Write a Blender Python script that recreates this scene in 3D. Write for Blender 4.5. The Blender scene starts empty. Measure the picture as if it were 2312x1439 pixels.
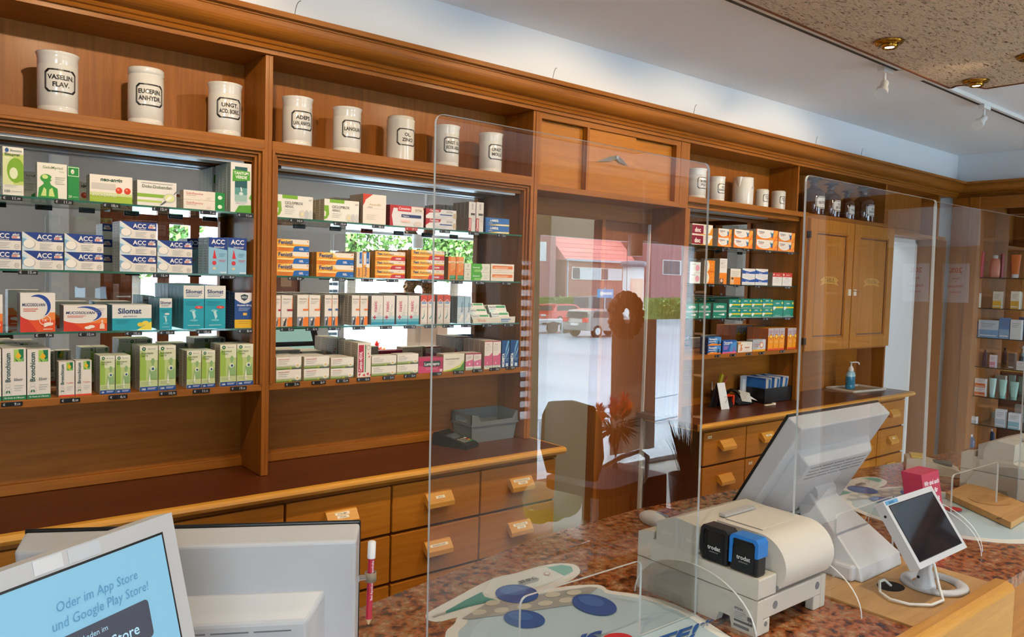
import bpy, math, random
from mathutils import Vector, Matrix
random.seed(7)
SC = bpy.context.scene; COL = SC.collection
V3 = Vector
# ---------------------------------------------------------------- camera (frame 2312 x 1439)
FPX = 1750.; CX, CY = 1156., 719.5
_x = V3((2144, 30, -FPX)).normalized(); _z = V3((975, 32500, FPX)).normalized()
_x = (_x - _z*_x.dot(_z)).normalized(); _y = _z.cross(_x)
R3 = Matrix((_x, _y, _z))
CAM = V3((0, -2.458, 1.6))
cd = bpy.data.cameras.new('camera'); cam = bpy.data.objects.new('camera', cd); COL.objects.link(cam)
cd.sensor_fit = 'HORIZONTAL'; cd.sensor_width = 36; cd.lens = FPX/2312*36; cd.clip_start = .02; cd.clip_end = 500
cam.matrix_world = Matrix.Translation(CAM) @ R3.to_4x4()
SC.camera = cam
# ---------------------------------------------------------------- view, sky, daylight
SC.view_settings.view_transform = 'Standard'; SC.view_settings.look = 'None'
SC.view_settings.exposure = 0.0; SC.view_settings.gamma = 1; SC.view_settings.use_curve_mapping = False
SKY = 27.0
w = bpy.data.worlds.new('sky'); SC.world = w; w.use_nodes = True
bgn = w.node_tree.nodes['Background']; bgn.inputs[0].default_value = (.83, .92, 1, 1); bgn.inputs[1].default_value = SKY
def lamp(name, kind, loc, power, color=(1, 1, 1), look=None, **kw):
    l = bpy.data.lights.new(name, kind); l.energy = power; l.color = color
    for k, v in kw.items(): setattr(l, k, v)
    o = bpy.data.objects.new(name, l); COL.objects.link(o); o.location = loc
    if look: o.rotation_euler = (V3(look)-V3(loc)).to_track_quat('-Z', 'Y').to_euler()
    return o
def portal(name, loc, look, sx, sy):
    o = lamp(name, 'AREA', loc, 1, look=look, shape='RECTANGLE', size=sx, size_y=sy); o.data.cycles.is_portal = True
WX0, WX1, WZ1, WY = 4.15, 6.2, 2.07, -5.3
portal('window_daylight', ((WX0+WX1)/2, WY-.03, 1.05), ((WX0+WX1)/2, 0, 1.05), 2.3, 2.0)
portal('front_fill_daylight', (-1.3, WY-.03, 1.45), (-1.3, 0, 1.45), 1.2, 1.5)  # portal of the unseen window added for frontal fill
portal('entrance_door_daylight', (2.3, WY-.03, 1.2), (2.3, 0, 1.2), 1.4, 2.0)
# ---------------------------------------------------------------- pixel -> place helpers
def ray(px, py): return (R3 @ V3((px-CX, CY-py, -FPX))).normalized()
def onY(px, py, y=0.): d = ray(px, py); return CAM + d*((y-CAM.y)/d.y)
def onZ(px, py, z): d = ray(px, py); return CAM + d*((z-CAM.z)/d.z)
def onX(px, py, x): d = ray(px, py); return CAM + d*((x-CAM.x)/d.x)
# ---------------------------------------------------------------- materials
MATS = {}
def nt(name):
    m = bpy.data.materials.new(name); m.use_nodes = True; t = m.node_tree
    return m, t.nodes, t.links, t.nodes['Principled BSDF']
def lin(c): return tuple((x/12.92 if x <= .04045 else ((x+.055)/1.055)**2.4) for x in c)
def hexc(h):
    h = h.lstrip('#')
    if len(h) == 3: h = ''.join(c*2 for c in h)
    return lin(tuple(int(h[i:i+2], 16)/255 for i in (0, 2, 4)))
def pm(c, rough=.5, metal=0., spec=.5, coat=0., trans=0., emit=0., bump=0., bscale=200, alpha=1.):
    key = (c, rough, metal, spec, coat, trans, emit, bump, bscale, alpha)
    if key in MATS: return MATS[key]
    m, n, l, b = nt('mat_'+str(c).strip('#')[:20]); rgb = hexc(c) if isinstance(c, str) else c
    b.inputs['Base Color'].default_value = (*rgb, 1); b.inputs['Roughness'].default_value = rough
    b.inputs['Metallic'].default_value = metal; b.inputs['Specular IOR Level'].default_value = spec
    b.inputs['Coat Weight'].default_value = coat; b.inputs['Coat Roughness'].default_value = .05
    b.inputs['Transmission Weight'].default_value = trans; b.inputs['Alpha'].default_value = alpha
    if emit: b.inputs['Emission Color'].default_value = (*rgb, 1); b.inputs['Emission Strength'].default_value = emit
    if bump:
        tc = n.new('ShaderNodeTexCoord'); ns = n.new('ShaderNodeTexNoise'); ns.inputs['Scale'].default_value = bscale
        bp = n.new('ShaderNodeBump'); bp.inputs['Strength'].default_value = bump; bp.inputs['Distance'].default_value = .002
        l.new(tc.outputs['Object'], ns.inputs['Vector']); l.new(ns.outputs[0], bp.inputs['Height']); l.new(bp.outputs[0], b.inputs['Normal'])
    MATS[key] = m; return m
def mapped(n, l, scale, rot=(0, 0, 0)):
    tc = n.new('ShaderNodeTexCoord'); mp = n.new('ShaderNodeMapping'); mp.inputs['Scale'].default_value = scale; mp.inputs['Rotation'].default_value = rot
    l.new(tc.outputs['Object'], mp.inputs['Vector']); return mp
def ramp(n, l, src, stops):
    r = n.new('ShaderNodeValToRGB'); e = r.color_ramp.elements
    while len(e) < len(stops): e.new(.5)
    for i, (p, c) in enumerate(stops): e[i].position = p; e[i].color = (*c, 1)
    l.new(src, r.inputs[0]); return r
def wood(name, c1, c2, grain='z', rough=.5, coat=.06, sc=1.):
    m, n, l, b = nt(name)
    s = {'z': (26, 26, 1.3), 'x': (1.3, 26, 26), 'y': (26, 1.3, 26)}[grain]
    mp = mapped(n, l, tuple(v*sc for v in s)); ns = n.new('ShaderNodeTexNoise'); ns.inputs['Scale'].default_value = 2.2; ns.inputs['Detail'].default_value = 5; ns.inputs['Distortion'].default_value = .7
    l.new(mp.outputs[0], ns.inputs['Vector'])
    mp2 = mapped(n, l, tuple(v*sc*6 for v in s)); n2 = n.new('ShaderNodeTexNoise'); n2.inputs['Scale'].default_value = 3; n2.inputs['Detail'].default_value = 3; l.new(mp2.outputs[0], n2.inputs['Vector'])
    r = ramp(n, l, ns.outputs[0], [(.25, hexc(c1)), (.8, hexc(c2))])
    r2 = ramp(n, l, n2.outputs[0], [(.35, (.78, .74, .7)), (.6, (1, 1, 1))])
    mx = n.new('ShaderNodeMix'); mx.data_type = 'RGBA'; mx.blend_type = 'MULTIPLY'; mx.inputs[0].default_value = .38
    l.new(r.outputs[0], mx.inputs[6]); l.new(r2.outputs[0], mx.inputs[7]); l.new(mx.outputs[2], b.inputs['Base Color'])
    b.inputs['Roughness'].default_value = rough; b.inputs['Coat Weight'].default_value = coat; b.inputs['Coat Roughness'].default_value = .22; b.inputs['Specular IOR Level'].default_value = .35
    bp = n.new('ShaderNodeBump'); bp.inputs['Strength'].default_value = .12; bp.inputs['Distance'].default_value = .001
    l.new(n2.outputs[0], bp.inputs['Height']); l.new(bp.outputs[0], b.inputs['Normal'])
    return m
WZ = wood('honey_wood_upright', '#874f12', '#a86518'); WXm = wood('honey_wood_lengthwise', '#875012', '#a96719', 'x')
WYm = wood('honey_wood_depthwise', '#854e11', '#a46217', 'y')
WDARK = wood('dark_brown_worktop', '#4f2510', '#63301a', 'x', rough=.38, coat=.15)
WLIGHT = wood('yellow_beech_wood', '#c68c33', '#d9a043', 'x', rough=.35, coat=.3)
WDR = wood('drawer_wood', '#a26316', '#ba781f', 'x')
WDOOR = wood('panel_door_wood', '#a86a18', '#be7f24', 'z')
WBOARD = wood('pale_insert_wood', '#b98f5c', '#cba36e', 'x', rough=.5)
WRED = wood('red_brown_door_wood', '#6a3317', '#86461f', 'z')
def granite():
    m, n, l, b = nt('red_brown_granite'); mp = mapped(n, l, (1, 1, 1))
    v = n.new('ShaderNodeTexVoronoi'); v.inputs['Scale'].default_value = 140; l.new(mp.outputs[0], v.inputs['Vector'])
    ns = n.new('ShaderNodeTexNoise'); ns.inputs['Scale'].default_value = 46; ns.inputs['Detail'].default_value = 8; l.new(mp.outputs[0], ns.inputs['Vector'])
    r = ramp(n, l, ns.outputs[0], [(.32, hexc('#2e1f1a')), (.42, hexc('#7c4526')), (.5, hexc('#b0673a')), (.58, hexc('#9a7450')), (.68, hexc('#c8946a'))])
    r2 = ramp(n, l, v.outputs['Color'], [(.2, (.45, .4, .38)), (.55, (1, 1, 1))])
    mx = n.new('ShaderNodeMix'); mx.data_type = 'RGBA'; mx.blend_type = 'MULTIPLY'; mx.inputs[0].default_value = .7
    l.new(r.outputs[0], mx.inputs[6]); l.new(r2.outputs[0], mx.inputs[7]); l.new(mx.outputs[2], b.inputs['Base Color'])
    b.inputs['Roughness'].default_value = .16; return m
def chipboard():
    m, n, l, b = nt('cork_flake_panel'); mp = mapped(n, l, (26, 90, 60), (0, 0, .35))
    ns = n.new('ShaderNodeTexNoise'); ns.inputs['Scale'].default_value = 1; ns.inputs['Detail'].default_value = 6; ns.inputs['Distortion'].default_value = 1.6; l.new(mp.outputs[0], ns.inputs['Vector'])
    r = ramp(n, l, ns.outputs[0], [(.34, hexc('#5a4434')), (.4, hexc('#b49a80')), (.55, hexc('#d8c2a6')), (.68, hexc('#d2b494')), (.76, hexc('#b07c4c'))])
    l.new(r.outputs[0], b.inputs['Base Color']); b.inputs['Roughness'].default_value = .75
    bp = n.new('ShaderNodeBump'); bp.inputs['Strength'].default_value = .4; bp.inputs['Distance'].default_value = .003
    l.new(ns.outputs[0], bp.inputs['Height']); l.new(bp.outputs[0], b.inputs['Normal']); return m
def noisy(name, c1, c2, scale, rough=.8, stretch=(1, 1, 1), bump=0.):
    m, n, l, b = nt(name); mp = mapped(n, l, stretch); ns = n.new('ShaderNodeTexNoise'); ns.inputs['Scale'].default_value = scale; ns.inputs['Detail'].default_value = 6
    l.new(mp.outputs[0], ns.inputs['Vector']); r = ramp(n, l, ns.outputs[0], [(.35, hexc(c1)), (.65, hexc(c2))])
    l.new(r.outputs[0], b.inputs['Base Color']); b.inputs['Roughness'].default_value = rough
    if bump:
        bp = n.new('ShaderNodeBump'); bp.inputs['Strength'].default_value = bump; l.new(ns.outputs[0], bp.inputs['Height']); l.new(bp.outputs[0], b.inputs['Normal'])
    return m
def brick(name, c1, c2, mo, scale, rot=(math.pi/2, 0, 0), bw=.5, rh=.25, ms=.015):
    m, n, l, b = nt(name); mp = mapped(n, l, (1, 1, 1), rot); t = n.new('ShaderNodeTexBrick'); t.inputs['Scale'].default_value = scale
    t.inputs['Color1'].default_value = (*hexc(c1), 1); t.inputs['Color2'].default_value = (*hexc(c2), 1); t.inputs['Mortar'].default_value = (*hexc(mo), 1)
    t.inputs['Mortar Size'].default_value = ms; t.inputs['Brick Width'].default_value = bw; t.inputs['Row Height'].default_value = rh
    l.new(mp.outputs[0], t.inputs['Vector']); l.new(t.outputs[0], b.inputs['Base Color']); b.inputs['Roughness'].default_value = .8; return m
def clearpane(name, tint=(1, 1, 1), ior=1.49, rough=0.):
    m, n, l, b = nt(name); n.remove(b); out = n['Material Output']
    tr = n.new('ShaderNodeBsdfTransparent'); tr.inputs[0].default_value = (*tint, 1); gl = n.new('ShaderNodeBsdfGlossy'); gl.inputs['Roughness'].default_value = rough
    fr = n.new('ShaderNodeFresnel'); fr.inputs[0].default_value = ior; mx = n.new('ShaderNodeMixShader')
    geo = n.new('ShaderNodeNewGeometry'); inv = n.new('ShaderNodeMath'); inv.operation = 'SUBTRACT'; inv.inputs[0].default_value = 1; l.new(geo.outputs['Backfacing'], inv.inputs[1])
    mu = n.new('ShaderNodeMath'); mu.operation = 'MULTIPLY'; l.new(fr.outputs[0], mu.inputs[0]); l.new(inv.outputs[0], mu.inputs[1])
    l.new(mu.outputs[0], mx.inputs[0]); l.new(tr.outputs[0], mx.inputs[1]); l.new(gl.outputs[0], mx.inputs[2]); l.new(mx.outputs[0], out.inputs[0]); return m
GRAN = granite(); CHIP = chipboard()
ACRYL = clearpane('clear_acrylic', (.985, .99, .99), 1.85); WINGL = clearpane('window_glass', (.95, .97, .97), 1.3)
SHELFGL = clearpane('shelf_glass', (.9, .96, .94), 1.5)
EDGE = pm('#dfe8ea', .25, emit=0, trans=.25); GEDGE = pm('#2f6b5c', .15, coat=.5)
MIRROR = pm((.8, .83, .83), .0, 1.)
PLAST = pm('#eef0f3', .9, bump=.05, bscale=300); WALLW = pm('#e9eef2', .9); GREYW = pm('#c6c7c8', .9)
WHITE = pm('#e8e8e4', .4); CHROME = pm('#d8d8d8', .12, 1.); BLACK = pm('#111214', .35)
# ---------------------------------------------------------------- mesh builder
OFF = {}
_tc = {}
def textmesh(s, bold=0., shear=0., spacing=1.):
    k = (s, bold, shear, spacing)
    if k in _tc: return _tc[k]
    c = bpy.data.curves.new('t', 'FONT'); c.body = s; c.size = 1; c.offset = bold; c.shear = shear; c.resolution_u = 2; c.space_character = spacing
    o = bpy.data.objects.new('t', c); me = o.to_mesh()
    vs = [(v.co.x, v.co.y) for v in me.vertices]; fs = [tuple(p.vertices) for p in me.polygons]; o.to_mesh_clear()
    bpy.data.objects.remove(o); bpy.data.curves.remove(c)
    x0 = min(v[0] for v in vs); x1 = max(v[0] for v in vs)
    _tc[k] = ([(x-x0, y) for x, y in vs], fs, x1-x0); return _tc[k]
class G:
    def __init__(s): s.v = []; s.f = []; s.m = []; s.s = []; s.mats = []
    def mi(s, m):
        if m not in s.mats: s.mats.append(m)
        return s.mats.index(m)
    def add(s, vs, fs, m, smooth=False):
        b = len(s.v); s.v += [tuple(v) for v in vs]; k = s.mi(m)
        for f in fs: s.f.append(tuple(b+i for i in f)); s.m.append(k); s.s.append(smooth)
        return s
    def box(s, x0, x1, y0, y1, z0, z1, m):
        vs = [(x, y, z) for x in (x0, x1) for y in (y0, y1) for z in (z0, z1)]
        return s.add(vs, [(0, 1, 3, 2), (4, 6, 7, 5), (0, 4, 5, 1), (2, 3, 7, 6), (0, 2, 6, 4), (1, 5, 7, 3)], m)
    def quad(s, a, b, c, d, m): return s.add([a, b, c, d], [(0, 1, 2, 3)], m)
    def prism(s, pts, d, m, smooth=False, cap=True):   # pts: 3D polygon, d: extrusion vector
        n = len(pts); d = V3(d); vs = [V3(p) for p in pts]+[V3(p)+d for p in pts]
        s.add(vs, [(i, (i+1) % n, n+(i+1) % n, n+i) for i in range(n)], m, smooth)
        if cap: s.add(vs, [tuple(range(n-1, -1, -1)), tuple(range(n, 2*n))], m)
        return s
    def lathe(s, prof, c, m, n=28, smooth=True, sx=1, sy=1):
        vs = []; fs = []; k = len(prof)
        for i in range(n):
            a = 2*math.pi*i/n
            for r, z in prof: vs.append((c[0]+r*math.cos(a)*sx, c[1]+r*math.sin(a)*sy, c[2]+z))
        for i in range(n):
            for j in range(k-1): fs.append((i*k+j, ((i+1) % n)*k+j, ((i+1) % n)*k+j+1, i*k+j+1))
        return s.add(vs, fs, m, smooth)
    def tube(s, pts, r, m, n=8, smooth=True, closed=False):
        pts = [V3(p) for p in pts]; vs = []; fs = []; N = len(pts); rr = r if isinstance(r, (list, tuple)) else [r]*N
        up = None
        for i, p in enumerate(pts):
            t = (pts[(i+1) % N]-pts[i-1]) if closed else (pts[min(i+1, N-1)]-pts[max(i-1, 0)])
            t.normalize()
            if up is None: up = V3((0, 0, 1)) if abs(t.z) < .9 else V3((1, 0, 0))
            a = t.cross(up)
            if a.length < 1e-4: a = t.cross(V3((0, 1, .1)))
            a.normalize(); b = a.cross(t); up = b
            for j in range(n): q = 2*math.pi*j/n; vs.append(p+(a*math.cos(q)+b*math.sin(q))*rr[i])
        for i in range(N if closed else N-1):
            for j in range(n): fs.append((i*n+j, i*n+(j+1) % n, ((i+1) % N)*n+(j+1) % n, ((i+1) % N)*n+j))
        s.add(vs, fs, m, smooth)
        if not closed: s.add(vs, [tuple(range(n-1, -1, -1)), tuple((N-1)*n+j for j in range(n))], m)
        return s
    def ball(s, c, r, m, n=16, k=10, sq=None):
        rx, ry, rz = r if isinstance(r, (tuple, list)) else (r, r, r); vs = []; fs = []
        for i in range(k+1):
            th = math.pi*i/k
            for j in range(n): a = 2*math.pi*j/n; vs.append((c[0]+rx*math.sin(th)*math.cos(a), c[1]+ry*math.sin(th)*math.sin(a), c[2]+rz*math.cos(th)))
        for i in range(k):
            for j in range(n): fs.append((i*n+j, (i+1)*n+j, (i+1)*n+(j+1) % n, i*n+(j+1) % n))
        return s.add(vs, fs, m, True)
    def rbox(s, c, hx, hy, hz, r, m, n=5):   # box with rounded vertical edges
        pts = []
        for sx, sy, a0 in ((1, 1, 0), (-1, 1, 90), (-1, -1, 180), (1, -1, 270)):
            for i in range(n+1): a = math.radians(a0+90*i/n); pts.append((c[0]+sx*(hx-r)+r*math.cos(a), c[1]+sy*(hy-r)+r*math.sin(a), c[2]-hz))
        return s.prism(pts, (0, 0, 2*hz), m)
    def text(s, t, O, U, Vv, h, m, anchor='c', bold=.01, shear=0., fit=None, fn=None):
        vs, fs, wd = textmesh(t, bold, shear); k = h/.69; kx = k
        if fit and wd*k > fit: kx = fit/wd
        ox = {'c': -wd*kx/2, 'l': 0, 'r': -wd*kx}[anchor]
        if fn: P = [fn(x*kx+ox, y*k) for x, y in vs]
        else:
            O = V3(O); U = V3(U).normalized(); Vv = V3(Vv).normalized(); P = [O+U*(x*kx+ox)+Vv*(y*k) for x, y in vs]
        return s.add(P, fs, m)
    def obj(s, name, parent=None, local=False, bevel=0., loc=None, rz=None, seg=2):
        me = bpy.data.meshes.new(name)
        if parent is not None: o0 = V3((0, 0, 0)) if local else OFF.get(parent.name, V3((0, 0, 0)))
        elif loc is not None: o0 = V3(loc)
        else:
            a = [min(v[i] for v in s.v) for i in range(3)]; b = [max(v[i] for v in s.v) for i in range(3)]
            o0 = V3(((a[0]+b[0])/2, (a[1]+b[1])/2, a[2]))
        me.from_pydata([tuple(V3(v)-o0) for v in s.v], [], s.f)
        for m in s.mats: me.materials.append(m)
        me.polygons.foreach_set('material_index', s.m); me.polygons.foreach_set('use_smooth', s.s)
        me.update(); o = bpy.data.objects.new(name, me); COL.objects.link(o)
        if parent is not None: o.parent = parent; OFF[o.name] = o0
        else: o.location = o0; OFF[o.name] = o0
        if bevel:
            b = o.modifiers.new('bevel', 'BEVEL'); b.width = bevel; b.segments = seg; b.limit_method = 'ANGLE'; b.angle_limit = math.radians(40)
        return o
def tag(o, label=None, cat=None, group=None, kind=None):
    for k, v in (('label', label), ('category', cat), ('group', group), ('kind', kind)):
        if v: o[k] = v
    return o
def thing(name, label, cat, loc=(0, 0, 0), rz=0., group=None):
    o = bpy.data.objects.new(name, None); COL.objects.link(o); o.location = loc; o.rotation_euler = (0, 0, rz); o.empty_display_size = .05
    OFF[o.name] = V3(loc) if not rz else V3((0, 0, 0)); tag(o, label, cat, group); return o
def struct(o): o['kind'] = 'structure'; return o
def copy_tree(o, parent=None):
    c = o.copy(); COL.objects.link(c)
    if parent: c.parent = parent
    for ch in list(o.children): copy_tree(ch, c)
    return c
def bx(name, x0, x1, y0, y1, z0, z1, m, parent=None, bevel=0.): return G().box(x0, x1, y0, y1, z0, z1, m).obj(name, parent, bevel=bevel)
# ================================================================ ROOM SHELL
YB = .20                                       # back plane of the wall cabinets
CEIL = 2.61; RX = 6.3; LX = -2.2; FY = WY
struct(bx('floor', LX-.2, RX+.6, FY-.2, 2.6, -.1, 0, noisy('beige_floor_tile', '#d3cabd', '#ddd5c8', 3, .35)))
struct(bx('ceiling', LX-.2, RX+.6, FY-.2, 2.6, CEIL, CEIL+.1, PLAST))
g = G().box(LX-.2, 5.32, .225, .3, 0, CEIL, WALLW) ; 
g = G(); g.box(LX-.2, 2.12, YB+.012, .3, 0, CEIL, WALLW); g.box(2.12, 3.09, YB+.012, .3, 2.3, CEIL, WALLW); g.box(3.09, 5.3, YB+.012, .3, 0, CEIL, WALLW)
g.box(5.3, 6.02, .16, .3, 1.97, CEIL, WALLW); g.box(6.02, RX, .16, .3, 0, CEIL, WALLW); g.box(LX-.2, RX, 0.0, .3, 2.34, CEIL, WALLW)
struct(g.obj('wall_shelf_side'))
g = G(); g.box(RX, RX+.3, -.05, .3, 0, 2.34, WALLW); g.box(RX, RX+.5, FY, .3, 2.34, CEIL, WALLW); g.box(RX+.26, RX+.5, -2.2, .3, 0, 2.34, WALLW); g.box(RX, RX+.5, FY, -2.2, 0, 2.34, WALLW)
struct(g.obj('wall_right'))
g = G(); g.box(LX-.2, LX, FY, .3, 0, CEIL, GREYW)
struct(g.obj('wall_left'))
g = G(); g.box(LX-.2, -1.9, FY-.2, FY, 0, CEIL, GREYW); g.box(-1.9, -.7, FY-.2, FY, 0, .7, GREYW); g.box(-1.9, -.7, FY-.2, FY, 2.2, CEIL, GREYW); g.box(-.7, 1.62, FY-.2, FY, 0, CEIL, GREYW); g.box(3.0, 3.96, FY-.2, FY, 0, CEIL, GREYW); g.box(3.96, 4.1, FY-.2, FY, 1.85, CEIL, GREYW); g.box(3.96, 4.1, FY-.2, FY, 0, .55, GREYW)
g.box(4.1, WX0, FY-.2, FY, 0, CEIL, GREYW); g.box(WX0, WX1, FY-.2, FY, WZ1, CEIL, GREYW); g.box(WX1, RX+.5, FY-.2, FY, 0, CEIL, GREYW); g.box(1.62, 3.0, FY-.2, FY, 2.32, CEIL, GREYW)
g.box(1.2, 1.34, FY, FY+.12, 0, CEIL, WALLW)
struct(g.obj('wall_street_side'))
# corridor behind the passage, room behind the white doorway
g = G(); g.box(2.0, 3.2, 1.1, 1.2, 0, CEIL, pm('#c9b48f', .9)); g.box(1.98, 2.02, .3, 1.2, 0, CEIL, pm('#c9b48f', .9)); g.box(3.2, 3.26, .3, 1.2, 0, CEIL, WALLW)
struct(g.obj('wall_corridor'))
g = G(); g.box(4.9, 6.8, 2.2, 2.3, 0, CEIL, WALLW); g.box(4.8, 4.9, .3, 2.3, 0, CEIL, WALLW); g.box(6.8, 6.9, .3, 2.3, 0, CEIL, WALLW)
struct(g.obj('wall_back_room'))
lamp('back_room_fill', 'AREA', (5.9, 1.2, 2.55), 28, (.86, .93, 1), look=(5.9, 1.2, 0), shape='RECTANGLE', size=.9, size_y=.6)  # area light without a fixture, added to brighten the white doorway
lamp('corridor_fill', 'AREA', (2.6, .75, 2.5), 3.2, (1, .86, .66), look=(2.6, .75, 0), shape='RECTANGLE', size=.4, size_y=.4)  # fill light added in the corridor, no lamp body there
d = struct(bx('door_1', 5.34, 5.38, .33, 1.05, 0, 1.98, pm('#e2e8ee', .35), bevel=.003))
G().tube([(5.39, .95, 1.02), (5.43, .95, 1.02), (5.43, .84, 1.02)], .008, CHROME).obj('door_handle', d)
g = G(); g.box(5.3, 5.335, .14, .32, 0, 1.965, WHITE); g.box(5.985, 6.02, .14, .32, 0, 1.965, WHITE); g.box(5.3, 6.02, .14, .32, 1.935, 1.965, WHITE)
struct(g.obj('trim_1'))
# ------------------------------------------------------------- street window, wreath etc. in its place
FR = pm('#c8ccd0', .4)
def window(name, x0, x1, z0, z1, y, bars=(), gl=WINGL, fr=FR, t=.045):
    g = G(); g.box(x0, x0+t, y-.06, y, z0, z1, fr); g.box(x1-t, x1, y-.06, y, z0, z1, fr); g.box(x0+t, x1-t, y-.06, y, z1-t, z1, fr); g.box(x0+t, x1-t, y-.06, y, z0, z0+t, fr)
    for b in bars: g.box(b-t/2, b+t/2, y-.06, y, z0+t, z1-t, fr)
    o = struct(g.obj(name)); bx('glass', x0+t, x1-t, y-.034, y-.028, z0+t, z1-t, gl, o); return o
window('window_1', WX0-.03, WX1+.03, 0.0, WZ1+.03, WY-.02)
wn = window('window_2', 3.96, 4.1, .55, 1.85, WY-.02, t=.012)
window('fill_window', -1.9, -.7, .7, 2.2, WY-.02, bars=(-1.3,))  # unseen window, added to bring cool daylight onto the shelf fronts
g = G()
for i in range(15): g.box(3.974, 4.086, WY-.046, WY-.044, .62+i*.082, .655+i*.082, pm('#7d98ad', .7))
g.obj('frosted_stripes', wn)
# wooden entrance door with textured panes (seen in the mirror of the left bay)
dr = G(); t = .09
xs = [1.62, 1.86, 2.06, 2.28, 2.5, 2.74, 3.0]
dr.box(1.62, 3.0, WY-.08, WY-.01, 0, .75, WRED); dr.box(1.62, 1.9, WY-.08, WY-.01, .75, 2.32, WRED)
for a, b in ((2.13, 2.24), (2.44, 2.53), (2.73, 3.0)): dr.box(a, b, WY-.08, WY-.01, .75, 2.32, WRED)
for a, b in ((1.9, 2.13), (2.24, 2.44), (2.53, 2.73)):
    dr.box(a, b, WY-.08, WY-.01, 2.24, 2.32, WRED); dr.box(a, b, WY-.08, WY-.01, 2.02, 2.11, WRED)
for z in (.2, .5): dr.box(1.72, 2.9, WY-.012, WY+.004, z, z+.2, WRED)
dr = struct(dr.obj('door_2', bevel=.004))
TEXGL = clearpane('rippled_glass', (.9, .95, .97), 1.3)
g = G()
for a, b in ((1.9, 2.13), (2.24, 2.44), (2.53, 2.73)): g.box(a, b, WY-.05, WY-.044, .75, 2.02, TEXGL); g.box(a, b, WY-.05, WY-.044, 2.11, 2.24, TEXGL)
g.obj('glass', dr)
G().box(1.95-.22, 1.95-.17, WY-.01, WY+.0, 1.2, 1.42, CHROME).tube([(1.755, WY, 1.3), (1.755, WY+.05, 1.3), (1.87, WY+.05, 1.3)], .009, CHROME).obj('door_handle', dr)
# ------------------------------------------------------------- cornice (two runs, mitred)
prof = [(0, 2.286), (-.012, 2.286), (-.012, 2.300), (-.022, 2.300), (-.026, 2.306), (-.022, 2.312), (-.03, 2.314), (-.034, 2.319), (-.03, 2.324)]
for i in range(9): a = math.radians(90*i/8); prof.append((-.032-.055*math.sin(a)*1.0, 2.326+.042*(1-math.cos(a))))
prof += [(-.087, 2.374), (-.092, 2.374), (-.092, 2.380), (-.11, 2.380), (-.11, 2.396), (0, 2.396)]
g = G(); n = len(prof); vs = []
for p, z in prof: vs += [(LX, p, z), (RX+p, p, z), (RX+p, FY, z)]
g.add(vs, [(3*i, 3*i+3, 3*i+4, 3*i+1) for i in range(n-1)]+[(3*i+1, 3*i+4, 3*i+5, 3*i+2) for i in range(n-1)], WXm)
struct(g.obj('trim_2'))
# faint loops of thin wire sticking up above the cornice
for k, (px, py, h) in enumerate(((668, 22, 26), (1250, 165, 30), (1568, 240, 34), (1843, 312, 30), (1946, 338, 26))):
    b = onY(px, py, -.05); b.z = 2.396; r = .035
    pts = [(b.x-.004+r*(1-math.cos(a))*.6, -.05, 2.396+r*math.sin(a)*1.9) for a in [i*math.pi/2/8 for i in range(9)]]
    tag(G().tube(pts, .0012, pm('#6a7078', .5), 5).obj('wire_loop'), ('thin grey wire curl above the cornice, '+['over the left bay', 'over the right jar bay', 'over the sliding cupboard', 'over the white jug shelf, darker', 'over the brown bottles'][k]), 'wire', 'wire curls above the cornice')

# ================================================================ WALL CABINETS
def moulding(g, x0, x1, z0, z1, y=0., m=WZ, w_=.026):
    for i, (a, dpt) in enumerate(((0, -.006), (.009, .004), (.018, .014))):
        b = a+.0085
        g.box(x0+a, x0+b, y+dpt, y+dpt+.03, z0, z1-a, m); g.box(x1-b, x1-a, y+dpt, y+dpt+.03, z0, z1-a, m); g.box(x0+b, x1-b, y+dpt, y+dpt+.03, z1-b, z1-a, m)
GZ = (1.225, 1.404, 1.578, 1.772)
def jarbay(x0, x1, label, gz=GZ, mir=True):
    t = thing('shelf_cabinet', label, 'cabinet', ((x0+x1)/2, .1, .92))
    o = G().box(x0-.0, x0+.0001, 0, .01, .92, .93, WZ)
    bx('side_panel', x0-.0125, x0, 0, YB, .921, 2.286, WZ, t, .0015); bx('side_panel', x1, x1+.0125, 0, YB, .921, 2.286, WZ, t, .0015)
    bx('niche_back_panel', x0, x1, .188, YB, 1.99, 2.286, WZ, t)
    bx('niche_ceiling', x0, x1, .0, .188, 2.286, 2.295, WXm, t)
    bx('jar_shelf', x0, x1, -.002, .188, 1.985, 2.015, WXm, t, .002)
    g = G(); moulding(g, x0, x1, 1.225, 1.985); g.obj('frame_moulding', t, bevel=.0015)
    g = G().box(x0+.027, x1-.027, .035, .16, 1.945, 1.985, WXm); g.obj('light_pelmet', t)
    g = G().box(x0+.05, x1-.05, .045, .075, 1.937, 1.945, pm('#a9afb4', .38, .8)).box(x0+.05, x1-.05, .083, .13, 1.939, 1.945, pm('#a9afb4', .38, .8)); g.obj('lamp_cover', t)
    bx('mirror', x0, x1, .188, YB, 1.225, 1.985, MIRROR, t)
    bx('bottom_shelf', x0, x1, .0, YB, 1.203, 1.225, WXm, t, .002)
    for z in gz[1:]:
        g = G().box(x0+.001, x1-.001, .022, .186, z-.006, z, SHELFGL); s_ = g.obj('glass_shelf', t)
        G().box(x0+.001, x1-.001, .0205, .022, z-.006, z, GEDGE).obj('polished_edge', s_)
    bx('lower_back_panel', x0, x1, .188, YB, .921, 1.203, WXm, t); bx('cleat', x0, x1, .17, .188, .921, .952, WXm, t, .002)
    return t
jarbay(-.143, .9645, 'honey wood cabinet, left mirrored bay with three large jars above the medicine shelves', (1.225, 1.408, 1.581, 1.779))
jarbay(.9895, 2.0945, 'honey wood cabinet, middle mirrored bay with five smaller jars above the shelves', (1.225, 1.410, 1.581, 1.774))
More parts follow.
